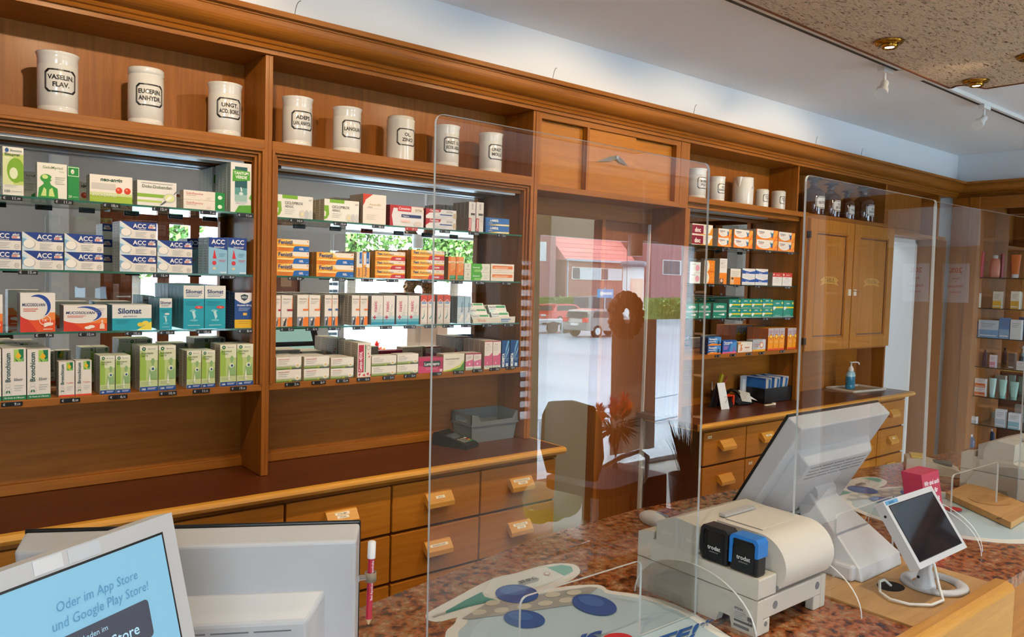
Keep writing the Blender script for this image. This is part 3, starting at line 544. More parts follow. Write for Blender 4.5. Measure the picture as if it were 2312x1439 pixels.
D_ = {
 'sinupret': ('#e9e8dc', '#c0b69a', [R(0, .22, 1, .86, '#c4d672'), R(.0, .22, .5, .8, '#dde5a8'), E(.62, .52, .42, .26, '#7cb026'), R(.55, .3, 1, .64, '#7cb026'), E(.52, .46, .2, .12, '#e8f0c8'), E(.2, .93, .09, .045, '#1d4f8c'), T('Bionorica', .64, .91, .04, '#5a7a70', .55), T('Sinupret', .46, .82, .055, '#2c5c38', .8, b=.02), T('Saft', .22, .75, .035, '#f8faf0', .3), Ln(.1, .2, .7, 2, '#9aa088', .03, .006), T('100', .22, .06, .05, '#3c4c50', .3), Ln(.42, .08, .9, 1, '#9aa0a4', .03, .008)], 'white and green syrup carton with face picture'),
 'gelomyrtol': ('#ece9dc', '#b5ad94', [T('GeloMyrtol', .52, .84, .075, '#5c7a4a', .86), T('forte', .82, .76, .04, '#8a9a78', .2), E(.3, .56, .2, .12, '#2f9a3c'), P('#2f9a3c', (.2, .5), (.4, .5), (.46, .38), (.68, .28), (.7, 0), (.02, 0), (.06, .28), (.22, .4)), E(.26, .6, .1, .06, '#cfe48c'), P('#cfe48c', (.12, .05), (.22, .3), (.3, .24), (.3, .05)), P('#cfe48c', (.58, .05), (.5, .3), (.4, .24), (.38, .05)), P('#e8f0d0', (.44, .5), (.52, .56), (.46, .6)), Ln(.6, .6, .95, 4, '#9aa090', .06, .012)], 'cream carton with green torso and lungs'),
 'gelogreen': ('#148a3c', '#0f6a30', [R(0, .70, 1, .98, '#d8ecd0'), R(.05, .72, .95, .96, '#148a3c'), E(.42, .84, .15, .07, '#e8f4e0'), P('#c83c30', (.38, .8), (.46, .8), (.48, .87)), T('20', .2, .06, .07, '#e8f4e0', .3), Ln(.42, .08, .9, 1, '#b8e0b8', .05, .015)], 'narrow green carton with white emblem'),
 'neoangin': ('#ece7dc', '#b5ad94', [R(0, 0, 1, .25, '#a4c03c'), R(0, .25, 1, .36, '#d0dc9c'), R(.04, .48, .6, .7, '#cfccc4'), T('neo-angin', .5, .78, .13, '#1c4c38', .88, b=.03, sh=.2), E(.68, .47, .08, .12, '#d8401c'), E(.88, .47, .08, .12, '#d8401c'), E(.66, .5, .025, .04, '#f09878'), E(.86, .5, .025, .04, '#f09878'), T('ZUCKERFREI', .05, .22, .1, '#f2f4e4', .56, 'l', .01)], 'cream and lime lozenge carton with two red discs'),
 'dolo': ('#e9e8e4', '#b5ad94', [R(0, .34, .7, .48, '#8cb83c'), R(0, .24, .5, .33, '#f0f0ec'), R(0, .14, .62, .22, '#b8d468'), T('Dolo-Dobendan', .5, .72, .12, '#4c5c3c', .86), Ln(.1, .9, .9, 1, '#9a9a9a', .05, .02), E(.82, .36, .16, .19, '#c4c6c4'), E(.82, .36, .13, .155, '#dfe8a0'), P('#f4f4ee', (.72, .3), (.8, .42), (.9, .46), (.86, .34), (.76, .24)), P('#4a5050', (.62, .06), (.74, .2), (.7, .24), (.56, .04)), P('#6a7070', (.94, .5), (1, .62), (1, .68), (.92, .54))], 'white carton with green band and swirl'),
 'gelorev': ('#ece6da', '#b5a486', [R(.76, 0, 1, 1, '#148a3c'), E(.88, .45, .055, .22, '#e8f4e0'), T('GeloRevoice', .06, .56, .24, '#d0706c', .56, 'l', .012), Ln(.06, .42, .3, 1, '#b8a090', .1, .05), T('♪ ♫ ♪' if 0 else 'J J J', .6, .18, .2, '#c89088', .26, sh=.3)], 'flat cream and green lozenge carton'),
 'tantum': ('#e6e6e2', '#8c9c94', [R(.2, .22, .8, .92, '#1f5a5c'), R(.2, .22, .8, .5, '#5c9c98'), R(.2, .22, .8, .36, '#9cc4bc'), P('#4ea42c', (.08, .62), (.94, .66), (.92, .84), (.1, .86)), T('TANTUM', .5, .765, .055, '#f2f6ee', .7, b=.03), T('VERDE', .5, .685, .055, '#f2f6ee', .56, b=.03), E(.5, .38, .1, .035, '#d8e8e4'), P('#e8f0ee', (.46, .5), (.5, .52), (.56, .44), (.5, .42)), P('#58a430', (.2, .0), (1, 0), (1, .16), (.4, .14)), P('#58a430', (.88, .3), (1, .4), (1, .26)), Ln(.24, .2, .78, 2, '#789', .025, .006)], 'tall white carton with dark green panel'),
 'acc': acc()+('blue and white effervescent tablet carton',), 'acck': acck()+('light blue and navy children syrup carton',),
 'muco1': muco(1)+('tall orange and white capsule carton',), 'muco2': muco(0)+('wide orange and white tablet carton',),
 'silw': silomat(1)+('wide turquoise and white lozenge carton',), 'sils': silomat(0, 1)+('small slim turquoise drops carton',), 'silt': silomat()+('tall turquoise cough syrup carton',),
 'wick': ('#1c4c94', '#223c60', [P('#e8e8ea', (0, 1), (1, 1), (1, .82), (.72, .72), (.5, .69), (.28, .72), (0, .82)), P('#2c4450', (.3, .92), (.5, .96), (.7, .92), (.66, .82), (.5, .76), (.34, .82)), T('WICK', .5, .84, .055, '#e8ecec', .3, b=.02), T('Husten-Sirup', .52, .62, .055, '#e8eef6', .84, b=.02), Ln(.2, .56, .85, 3, '#a8c0e0', .035, .012), R(.44, .36, .64, .43, '#e8b83c'), R(0, 0, 1, .24, '#e6b91c'), Ln(.2, .18, .8, 2, '#a07a10', .05, .01)], 'blue cough syrup carton with yellow foot'),
 'elixir': bronchicum(1)+('tall white syrup carton with green foot',), 'tropfen': bronchicum(0)+('small white drops carton with red foot',),
 'bp50': bronchi('Saft TE', '50')+('short pale green cough syrup carton',), 'bp100': bronchi('Saft TE', '100')+('tall pale green cough syrup carton',),
 'bt50': bronchi('Tropfen', '50')+('short pale green cough drops carton',), 'bt100': bronchi('Tropfen', '100')+('tall pale green cough drops carton',),
 'ciclo': ('#e9e8e2', '#a89c84', [R(.15, .84, .57, 1, '#7ab02c'), P('#7ab02c', (0, .7), (.12, .7), (.14, .3), (.08, .1), (0, .05)), P('#e9e8e2', (0, .45), (.05, .4), (.04, .2), (0, .2)), T('CICLOPIROX', .22, .6, .12, '#4c5054', .5, 'l'), T('ADGC', .22, .45, .1, '#4c5054', .24, 'l'), Ln(.22, .34, .5, 3, '#a0a4a4', .08, .012), E(.7, .2, .09, .18, '#d8d4ca'), E(.82, .2, .06, .2, '#c4c6c8'), E(.93, .2, .06, .2, '#d0d2d2'), E(.7, .2, .04, .08, '#e4dca8'), T('n11', .92, .8, .09, '#555', .08)], 'white and green nail lacquer carton'),
 'amorol': ('#e8e2d8', '#8f8474', [P('#c83a26', (0, 1), (.42, 1), (.1, .75), (0, .6)), P('#e8e2d8', (.42, 1), (.1, .8), (.06, .6), (.5, .9)), T('Amorolfin', .52, .62, .075, '#c8b48c', .8, b=.015), T('STADA', .3, .54, .04, '#6a6a70', .3), R(.1, .52, .9, .525, '#b8b0a4'), Ln(.15, .3, .6, 4, '#b4aca0', .05, .008)], 'tall white carton with red corner'),
 'canenail': ('#dfe0e4', '#7c2c34', [R(0, .86, 1, 1, '#b0262c'), P('#b0262c', (0, 0), (.1, 0), (.05, .5), (.1, .86), (0, .86)), T('Canesten', .4, .78, .1, '#f4ecec', .34, b=.02), R(.22, .72, .62, .98, '#c83038') , T('Canesten', .42, .8, .12, '#f4ecec', .34, b=.02), R(.62, .7, .98, .98, '#e4ddd4'), T('EXTRA', .84, .76, .11, '#5a5450', .2), R(.33, .44, .92, .58, '#28386c'), T('Nagelset', .46, .47, .07, '#e8ecf4', .2), R(.32, .2, .58, .3, '#f0c8c0'), E(.82, .15, .12, .12, '#d8ccc4')], 'white carton with red rim and navy strip'),
 'cane2': ('#e2e2e4', '#8c3a40', [P('#b0262c', (0, 1), (.5, 1), (.46, .7), (.12, .6), (0, .3)), T('Canesten', .27, .74, .2, '#f4ecec', .34, b=.02), T('EXTRA', .78, .7, .17, '#6a6460', .2), R(.45, .4, .86, .52, '#3c5c98'), Ln(.3, .24, .7, 2, '#a0a4a8', .14, .03), E(.93, .4, .05, .3, '#ccb89c'), E(.98, .4, .03, .3, '#ccb89c')], 'flat white cream carton with red corner'),
 'canet': ('#dad8d4', '#7f766c', [R(.0, 0, .4, .45, '#b8302c'), T('Canesten', .3, .04, .28, '#f4ecec', .38, 'l', .02, rot=1), T('EXTRA', .62, .75, .2, '#6a6460', .2, 'l', rot=1), R(.3, .55, .9, .62, '#50504c'), Ln(.5, .5, .9, 4, '#a0a0a0', .05, .01)], 'tall slim white carton with red tab'),
 'lamisil': ('#2c6cb4', '#1c3c6c', [P('#e8c83c', (.1, 0), (1, 0), (1, .24), (.5, .2)), P('#f2f2ec', (.35, 0), (.6, .14), (1, .16), (1, .1), (.5, 0)), T('LAMISIL', .38, .5, .3, '#f0f4f4', .5, b=.03, sh=.15), T('Creme', .22, .22, .16, '#f0d890', .22), R(0, 0, .04, 1, '#1c3c6c')], 'flat blue and yellow cream carton'),
 'fen': fenistil()+('flat orange and blue gel carton',), 'feniup1': fenistil(0, 2)+('upright white and orange gel carton',), 'feniup2': fenistil(0, 1)+('upright orange and blue gel carton',),
 'hydro': fenistil(1)+('flat orange and red cream carton',),
 'ortall': ('#e8802a', '#8c6c44', [P('#f0a45c', (.3, .3), (1, .5), (1, 1), (.3, 1)), R(0, .72, 1, .8, '#f4d8b0'), T('Fenistil', .55, .725, .05, '#7c4c28', .8), R(.2, .02, 1, .2, '#1f8a54'), Ln(.2, .15, .9, 2, '#bfe4cc', .06, .01), Ln(.3, .6, .9, 3, '#b86018', .06, .01)], 'tall orange carton with green foot'),
 'grwhite': ('#e8e8dc', '#a8a48c', [P('#4cae34', (.26, 0), (.62, 0), (.7, .5), (.66, 1), (.26, 1)), P('#8cd068', (.36, 0), (.6, 0), (.64, .3), (.4, .3)), T('Soventol', .46, .45, .2, '#f0f8ec', .3), Ln(.75, .6, .95, 3, '#a8a8a0', .18, .03), Ln(.05, .25, .22, 1, '#888', .1, .04), R(.12, .55, .16, .85, '#b8b8b4')], 'flat white carton with green band'),
 'orwhite': ('#ece6da', '#b0a488', [R(.06, .4, .94, .78, '#e07a34'), R(.1, .4, .7, .6, '#ee9c60'), T('Wund- und Heilsalbe', .46, .5, .16, '#f8e0cc', .7), Ln(.06, .22, .9, 1, '#c8b8a8', .1, .04)], 'flat white carton with orange band'),
 'nas1': nasenduo(1)+('white and orange nasal spray carton with red strip',), 'nas2': nasenduo()+('white and orange nasal spray carton',), 'nas3': nasenduo(0, 1)+('white and orange nasal spray carton with blue strip',),
 'nasic': nasic()+('white and turquoise nasal carton with pink cross',), 'redtop': redtop()+('slim white nasal carton with red top',), 'bepan': bepan()+('pale blue nasal carton with upright lettering',),
 'cet': citir()+('white allergy tablet carton with daisy',), 'lora': citir('#8a8470', 'Lora-ADGC')+('pale allergy tablet carton with daisy',),
 'hexal': ('#e9e5da', '#a89a84', [R(.06, .14, .46, .94, '#b81c44'), R(.54, .14, .62, .94, '#3c7c50'), T('Cetirizin HEXAL', .34, .17, .22, '#f4e8ec', .58, 'l', .03, sh=.1, rot=1), Ring(.8, .86, .14, .07, '#5c5c5c', .85), P('#c42c48', (.74, .7), (.84, .7), (.8, .64)), P('#c42c48', (.8, .6), (.95, .62), (.84, .55)), P('#c42c48', (.05, .1), (.25, .12), (.12, .02)), P('#c42c48', (.35, .05), (.5, .1), (.6, .03)), P('#c42c48', (.65, .1), (.85, .13), (.8, .04)), P('#c42c48', (.9, .04), (.98, .1), (.98, .02))], 'tall white allergy carton with crimson stripe'),
 'lorano': ('#b0305c', '#8c8078', [P('#c84c78', (0, .5), (1, .2), (1, 0), (0, 0)), R(0, .8, 1, 1, '#c43c68'), R(.2, .42, .88, .78, '#2c4c4c'), T('Loranopro', .24, .5, .2, '#f4f0f0', .6, 'l', .02), Ln(.3, .3, .8, 2, '#e8b0c4', .1, .02), R(.86, .05, .96, .22, '#e8d0d8')], 'crimson allergy tablet carton'),
 'grsw': ('#ebe6d6', '#a89a7c', [P('#4f8f34', (.1, 0), (1, 0), (1, .55), (.8, .2), (.45, .08)), P('#c8d84c', (0, .0), (.4, .05), (.8, .26), (1, .6), (1, .66), (.78, .34), (.3, .1), (0, .06)), T('Heuschnupfenmittel', .42, .68, .085, '#5c5a44', .64), Ln(.15, .56, .6, 3, '#a8a48c', .09, .012)], 'cream allergy carton with green sweep'),
 'pinks': ('#e6e0da', '#a08878', [R(0, .92, 1, 1, '#b03058'), R(0, .22, 1, .5, '#d8709c'), P('#d8709c', (0, .5), (1, .5), (1, .62)), R(0, 0, 1, .12, '#a8c8b8'), E(.5, .36, .1, .06, '#f0dce4'), Ln(.15, .8, .8, 3, '#a88', .06, .015)], 'small white and pink allergy drops carton'),
 'pinkt': ('#e8e2da', '#a08878', [R(0, .97, 1, 1, '#a8284c'), P('#d4648c', (0, .12), (1, .12), (1, .58), (.6, .47), (0, .47)), R(0, .0, 1, .12, '#dfe4dc'), Ln(.1, .1, .9, 2, '#50a080', .04, .012), P('#f8e0e8', (.3, .18), (.38, .26), (.42, .18)), T('Fexo', .4, .86, .045, '#a83c5c', .5), Ln(.1, .8, .8, 4, '#a8a4a4', .045, .008)], 'tall white and pink allergy syrup carton'),
 'mometa': ('#17508c', '#17395c', [P('#6cb0d8', (.45, .3), (.6, .6), (.95, 1), (.75, 1), (.5, .7)), P('#a8d4ec', (.5, .3), (.9, .65), (.95, .8), (.6, .45)), T('MOMETA', .36, .04, .3, '#f0f4f4', .5, 'l', .04, rot=1), R(.55, .05, .85, .17, '#c8dcea'), Ln(.5, .34, .95, 3, '#a8c8e0', .04, .01)], 'blue nasal spray carton with upright lettering'),
 'doc': ('#ece6da', '#b0a088', [R(.0, .06, .55, .9, '#8c1c3c'), T('doc', .27, .24, .42, '#f2eee8', .48, b=.045), P('#e89a20', (.6, 0), (.8, .2), (1, .8), (1, 0)), E(.75, .5, .14, .4, '#ece6da'), Ln(.6, .8, .85, 3, '#a8a498', .14, .03), P('#f0b43c', (.2, .0), (.6, .12), (.6, .0))], 'white carton with crimson square and white lettering'),
 'volt': voltaren()+('orange and white pain gel carton',), 'voltb': voltaren('#e8862c', '#2450a0')+('orange, blue and white pain gel carton',),
 'dormin': ('#e2ecec', '#a8b0b0', [E(.72, .45, .2, .3, '#e8a8b8'), T('dormin', .35, .74, .14, '#7a9098', .6), Ln(.1, .5, .45, 3, '#a8c0c8', .12, .02)], 'pale carton with round pink spot'),
 'orround': ('#e8851c', '#8c8478', [E(.0, .5, .48, .62, '#ebe2d4', 24), R(0, .0, .2, 1, '#ebe2d4'), Ring(.72, .55, .14, .2, '#f4b060', .8), Ln(.08, .75, .36, 3, '#a89c90', .12, .03), R(.4, 0, 1, .12, '#d8701c')], 'orange carton with pale rounded panel'),
 'ibutall': ('#e8e4dc', '#8c8880', [R(0, 0, 1, .44, '#ee8a28'), R(.05, 0, .55, .22, '#5c4c44'), E(.3, .14, .16, .07, '#e8c8b0'), T('Ibu', .3, .8, .04, '#333', .3), Ln(.1, .92, .9, 5, '#8c8c8c', .07, .012)], 'tall white and orange syrup carton with child'),
 'ibusm': ('#e8e2d6', '#8c8880', [R(.35, 0, 1, .47, '#ee8a28'), R(0, 0, .38, .47, '#f0b070'), E(.2, .24, .14, .16, '#e4c0a4'), E(.2, .38, .12, .08, '#6a4028'), Ln(.1, .78, .9, 3, '#8c8c8c', .12, .02)], 'short white and orange carton with child'),
 'navy': ('#e6e6e6', '#8c9098', [P('#2450a8', (0, .85), (0, .36), (1, .36), (1, .75), (.6, .6), (.25, .7)), T('Dolormin', .4, .4, .12, '#f0f4f8', .6, b=.02), Ln(.5, .85, .9, 1, '#e08a7a', .1, .03), Ln(.1, .2, .9, 2, '#b0bccc', .12, .02)], 'white and royal blue tablet carton'),
 'redwh': ('#ebe6e0', '#8c8478', [R(0, .68, 1, 1, '#cc3424'), E(.12, .84, .07, .07, '#f4e4dc'), T('ratiopharm', .56, .8, .08, '#f4e4dc', .7), T('Paracetamol', .46, .56, .06, '#555', .84), Ln(.1, .44, .8, 3, '#aaa', .1, .015)], 'white and red tablet carton'),
 'asp0': aspirin(0)+('dark green headache tablet carton, silver stripe',), 'asp1': aspirin(1)+('small green carton with yellow stripe',), 'asp2': aspirin(2)+('tall green carton with yellow stripe',),
 'thoma': ('#2a5ca0', '#1c2850', [P('#4c90cc', (.5, .2), (1, .3), (1, .9), (.7, 1), (.5, 1)), P('#e8862c', (0, 0), (1, 0), (1, .14), (.3, .28), (0, .1)), R(.06, .42, .6, .5, '#e8edf4'), T('Thomapyrin', .06, .66, .22, '#f2f4f8', .84, 'l', .03, sh=.12), P('#17305c', (.72, .1), (.84, .12), (.86, .55), (.76, .6)), P('#f4d090', (.1, .2), (.3, .28), (.5, .22))], 'blue headache tablet carton with orange foot'),
 'thomp': ('#2a5cac', '#1c2850', [R(0, 0, 1, .1, '#e8649c'), P('#4c90cc', (.5, .1), (1, .2), (1, .9), (.6, .8)), P('#8c5ca8', (.72, .1), (.9, .12), (.84, .6)), T('Thomapyrin', .08, .76, .15, '#f2f4f8', .86, 'l', .03, sh=.12), Ln(.08, .66, .45, 1, '#dfe8f4', .1, .05), Ln(.08, .5, .42, 3, '#c47cc0', .1, .05)], 'blue headache tablet carton with pink foot'),
 'vivi': ('#ebe4da', '#a8987c', [R(0, .8, .2, 1, '#e89a50'), P('#dd7a2c', (.1, .1), (.16, .12), (.26, .6), (.3, .85), (.18, .7), (.05, .75), (.2, .62)), P('#dd7a2c', (.2, .15), (.26, .12), (.3, .4), (.24, .5)), T('vivimed', .62, .38, .18, '#c4622c', .62, b=.02), Ln(.35, .2, .8, 2, '#a8a8a8', .1, .015), Ln(.6, .85, .95, 2, '#a8a8a8', .08, .015)], 'flat white carton with orange figure'),
 'silver': ('#aeb4bc', '#8c8c8c', [R(0, 0, 1, .16, '#f0ac30'), E(.68, .52, .15, .27, '#e07c28'), E(.68, .52, .11, .19, '#f4e8d8'), P('#c8ccd4', (.3, .16), (.8, 1), (1, 1), (1, .16)), E(.68, .52, .14, .26, '#e07c28'), E(.68, .52, .1, .18, '#f4e8d8'), Ln(.1, .6, .5, 3, '#c05848', .12, .03)], 'silver grey carton with orange oval'),
 'oran': ('#f09c1c', '#b85a1c', [R(0, .66, 1, 1, '#b8b0b8'), P('#f4f0e8', (0, .66), (.2, .6), (.5, .48), (.8, .6), (1, .66)), P('#f09c1c', (0, .62), (.2, .57), (.5, .45), (.8, .57), (1, .62), (1, .3), (0, .3)), E(.5, .62, .3, .12, '#c85c1c'), E(.5, .62, .2, .08, '#f8d440'), Ln(.1, .86, .9, 3, '#a04050', .04, .012), R(.05, 0, .95, .08, '#e04830'), Ln(.25, .4, .75, 2, '#f8e4b0', .05, .012)], 'slim orange and silver syrup carton'),
 'pair2': ('#e4ecec', '#a8b8b4', [R(.45, .6, .95, .9, '#1f9a68'), R(0, .4, .4, .46, '#3c7cb0'), T('Bepanthen', .05, .62, .24, '#2c4c7c', .4, 'l', .02), P('#bfe0e4', (0, 0), (.3, 0), (.2, .4), (0, .4)), Ln(.5, .4, .9, 2, '#e8b8a8', .15, .03)], 'flat pale aqua nasal ointment carton'),
}
_dm = {}
def carton_mesh(key, w, h, d):
    k = (key, round(w, 3), round(h, 3), round(d, 3))
    if k in _dm: return _dm[k]
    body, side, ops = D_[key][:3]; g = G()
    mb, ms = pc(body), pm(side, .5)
    g.quad((-w/2, 0, 0), (w/2, 0, 0), (w/2, 0, h), (-w/2, 0, h), mb); g.quad((w/2, d, 0), (-w/2, d, 0), (-w/2, d, h), (w/2, d, h), mb)
    g.quad((-w/2, 0, h), (w/2, 0, h), (w/2, d, h), (-w/2, d, h), mb); g.quad((-w/2, 0, 0), (-w/2, d, 0), (w/2, d, 0), (w/2, 0, 0), mb)
    ms2 = pc(body)
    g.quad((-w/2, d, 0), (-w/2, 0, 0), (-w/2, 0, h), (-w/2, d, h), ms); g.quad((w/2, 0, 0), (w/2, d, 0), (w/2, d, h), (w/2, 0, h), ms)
    decals(g, (-w/2, 0, 0), (w, 0, 0), (0, 0, h), (0, -1, 0), ops)
    n = int(h/.009)
    for sx, u0, u1 in ((-1, .85, .15), (1, .15, .85)):     # fine print lines on the narrow sides
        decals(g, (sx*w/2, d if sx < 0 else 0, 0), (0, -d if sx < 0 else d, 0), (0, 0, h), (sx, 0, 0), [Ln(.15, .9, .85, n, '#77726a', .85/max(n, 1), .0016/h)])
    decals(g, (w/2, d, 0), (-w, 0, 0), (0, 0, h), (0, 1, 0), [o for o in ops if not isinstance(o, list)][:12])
    me = bpy.data.meshes.new('carton'); me.from_pydata([tuple(v) for v in g.v], [], g.f)
    for m in g.mats: me.materials.append(m)
    me.polygons.foreach_set('material_index', g.m); me.update(); _dm[k] = me; return me
ORD = ['first', 'second', 'third', 'fourth', 'fifth', 'sixth', 'seventh', 'eighth', 'ninth', 'tenth', 'eleventh', 'twelfth', 'thirteenth', 'fourteenth', 'fifteenth', 'sixteenth', 'seventeenth', 'eighteenth']
def zm(ox, oy, s): return lambda x, y: (ox+x/s, oy+y/s)
fA = zm(0, 0, 2.998); fB = zm(0, 480, 3.271); fC = zm(600, 200, 3.271); fD = zm(600, 520, 3.271); fE = zm(1520, 350, 2.617)
def row(items, f, z, where, yf=.028, dep=.03):
    """items: (design, left, right, top, bottom, stack, rows behind[, depth]) in zoomed-photo units, set on the shelf at height z"""
    for i, it in enumerate(items):
        key, L, Rr, Tp, Bt, n, deep = it[:7]; d = it[7] if len(it) > 7 else dep
        a = onY(*f(L, Bt), yf); b = onY(*f(Rr, Bt), yf); t = onY(*f(L, Tp), yf)
        w = b.x-a.x-.0012; H = (t.z-a.z)/n; me = carton_mesh(key, w, H-.0006, d)
        for k in range(n):
            for r in range(deep+1):
                if yf+(r+1)*(d+.0015) > .186: continue
                o = bpy.data.objects.new('medicine_carton', me); COL.objects.link(o)
                o.location = ((a.x+b.x)/2, yf+r*(d+.0015), z+k*H+.0003); o.rotation_euler = (0, 0, random.uniform(-.012, .012) if r == 0 and n == 1 and deep == 0 else 0)
                s = D_[key][3]
                lev = '' if n == 1 else ({0: 'bottom ', 1: 'top '} if n == 2 else {0: 'bottom ', 1: 'middle ', 2: 'top '})[k]
                pos = ORD[i]+' place from left'
                lab = f"{lev}{s}, {pos}, {where}" if r == 0 else f"{lev}{s}, hidden {ORD[r]} behind {ORD[i]} place, {where}"
                wd = lab.split()
                if len(wd) > 16: lab = lab.replace(' from left', '').replace('hidden ', '').replace(' carton', '')
                if len(lab.split()) > 16: lab = lab.replace(' and ', ' ', 1)
                tag(o, lab, 'medicine box', 'medicine cartons, '+where)
A1, A2, A3, A4 = 'top row left bay', 'second row left bay', 'third row left bay', 'bottom row left bay'
B1, B2, B3, B4 = 'top row middle bay', 'second row middle bay', 'third row middle bay', 'bottom row middle bay'
C1, C2, C3, C4 = 'top row right cabinet', 'second row right cabinet', 'third row right cabinet', 'bottom row right cabinet'
ZA = (1.225, 1.408, 1.581, 1.779); ZB = (1.225, 1.410, 1.581, 1.774); ZC = (1.225, 1.413, 1.594, 1.792)
row([('sinupret', 17, 162, 995, 1325, 1, 0, .05), ('gelomyrtol', 250, 455, 1105, 1345, 1, 0, .035), ('gelogreen', 457, 537, 1127, 1355, 1, 0), ('neoangin', 605, 897, 1178, 1365, 1, 1, .022), ('dolo', 927, 1195, 1217, 1388, 1, 1, .022), ('gelorev', 1240, 1522, 1282, 1410, 2, 1, .018), ('tantum', 1558, 1700, 1092, 1432, 1, 3, .035)], fA, ZA[3], A1)
row([('acc', -460, -162, 132, 415, 2, 0), ('acc', -152, 158, 140, 422, 2, 0), ('acc', 162, 470, 148, 425, 2, 0), ('acc', 475, 765, 158, 430, 2, 0), ('acc', 882, 1155, 62, 437, 3, 2), ('acc', 1160, 1420, 200, 440, 2, 2), ('acck', 1538, 1678, 172, 445, 1, 1, .05), ('acck', 1681, 1820, 174, 447, 1, 1, .05)], fB, ZA[2], A2)
row([('muco1', -240, 22, 605, 893, 1, 1), ('muco1', 148, 410, 600, 893, 1, 1), ('muco2', 468, 792, 688, 883, 1, 1), ('silw', 827, 1120, 687, 878, 1, 1, .04), ('sils', 1176, 1270, 632, 865, 1, 3, .03), ('silt', 1352, 1507, 537, 862, 1, 3, .038), ('silt', 1510, 1665, 537, 858, 1, 3, .038), ('wick', 1730, 1873, 580, 845, 1, 1, .05)], fB, ZA[1], A3)
row([('elixir', -165, 12, 1010, 1400, 1, 2, .045), ('elixir', 17, 195, 1010, 1395, 1, 2, .045), ('elixir', 200, 375, 1010, 1378, 1, 2, .045), ('tropfen', 432, 552, 1108, 1368, 1, 0, .04), ('tropfen', 556, 678, 1104, 1365, 1, 0, .04), ('bp50', 736, 849, 1066, 1350, 1, 1, .04), ('bp50', 852, 963, 1066, 1345, 1, 1, .04), ('bp100', 1030, 1165, 992, 1330, 1, 1, .045), ('bp100', 1169, 1297, 992, 1324, 1, 1, .045), ('bt50', 1377, 1484, 1026, 1305, 1, 1, .04), ('bt50', 1487, 1587, 1026, 1300, 1, 1, .04), ('bt100', 1622, 1744, 976, 1285, 1, 1, .045), ('bt100', 1747, 1867, 976, 1280, 1, 1, .045)], fB, ZA[0], A4, yf=.012)
row([('ciclo', 78, 348, 770, 940, 1, 1, .04), ('ciclo', 430, 688, 797, 960, 1, 2, .035), ('amorol', 715, 887, 770, 992, 1, 1, .05), ('canenail', 915, 1165, 862, 1018, 1, 0, .05), ('cane2', 1180, 1405, 887, 1035, 2, 1), ('canet', 1495, 1547, 835, 1055, 1, 3, .026), ('canet', 1550, 1606, 837, 1058, 1, 3, .026), ('lamisil', 1617, 1797, 948, 1062, 2, 1)], fC, ZB[3], B1)
row([('fen', 72, 318, 1106, 1380, 3, 1, .03), ('fen', 372, 648, 1206, 1388, 2, 2, .03), ('feniup1', 668, 712, 1204, 1393, 1, 1), ('feniup2', 714, 767, 1205, 1395, 1, 1), ('hydro', 805, 1027, 1206, 1406, 3, 3, .025), ('hydro', 1070, 1315, 1190, 1408, 3, 3, .025), ('ortall', 1345, 1401, 1237, 1410, 1, 2), ('ortall', 1403, 1460, 1238, 1411, 1, 2), ('grwhite', 1463, 1655, 1287, 1414, 2, 0), ('orwhite', 1660, 1832, 1287, 1415, 2, 0)], fC, ZB[2], B2)
row([('nas1', 70, 109, 478, 712, 1, 4), ('nas1', 112, 197, 478, 712, 1, 4, .028), ('nas2', 230, 315, 478, 712, 1, 4, .028), ('nas2', 317, 400, 478, 711, 1, 4, .028), ('nas3', 432, 486, 481, 711, 1, 4, .028), ('nas3', 488, 532, 481, 710, 1, 4, .028), ('nas2', 632, 691, 485, 708, 1, 4, .028), ('nas2', 694, 752, 485, 706, 1, 4, .028), ('nasic', 777, 864, 484, 702, 1, 3, .035), ('nasic', 866, 950, 484, 701, 1, 3, .035), ('nasic', 962, 1046, 484, 700, 1, 3, .035), ('nasic', 1048, 1130, 484, 699, 1, 3, .035), ('redtop', 1140, 1191, 480, 696, 1, 3, .026), ('redtop', 1193, 1246, 480, 695, 1, 3, .026), ('redtop', 1262, 1309, 480, 694, 1, 3, .026), ('redtop', 1311, 1360, 480, 693, 1, 3, .026), ('bepan', 1412, 1463, 487, 688, 1, 2, .032), ('bepan', 1465, 1512, 487, 687, 1, 2, .032)], fD, ZB[1], B3)
row([('cet', 75, 262, 940, 1128, 2, 1, .055), ('cet', 280, 468, 935, 1113, 2, 1, .055), ('cet', 478, 648, 948, 1105, 2, 1, .055), ('hexal', 675, 775, 833, 1088, 1, 2, .05), ('lora', 780, 963, 928, 1078, 2, 0, .05), ('lora', 968, 1125, 914, 1065, 2, 0, .05), ('lorano', 1127, 1308, 940, 1052, 1, 0, .05), ('grsw', 1310, 1465, 905, 1035, 1, 0, .05), ('pinks', 1475, 1531, 893, 1020, 1, 1, .03), ('pinks', 1533, 1590, 893, 1018, 1, 1, .03), ('pinkt', 1612, 1672, 803, 1012, 1, 3, .035), ('pinkt', 1674, 1733, 803, 1008, 1, 3, .035), ('mometa', 1740, 1797, 802, 1003, 1, 0), ('mometa', 1803, 1865, 800, 1000, 1, 0)], fD, ZB[0], B4, yf=.012)
row([('doc', 108, 230, 405, 530, 2, 1), ('volt', 262, 342, 437, 545, 2, 2), ('volt', 355, 467, 440, 551, 2, 2), ('volt', 487, 614, 435, 558, 2, 2), ('voltb', 617, 715, 450, 566, 2, 1)], fE, ZC[3], C1)
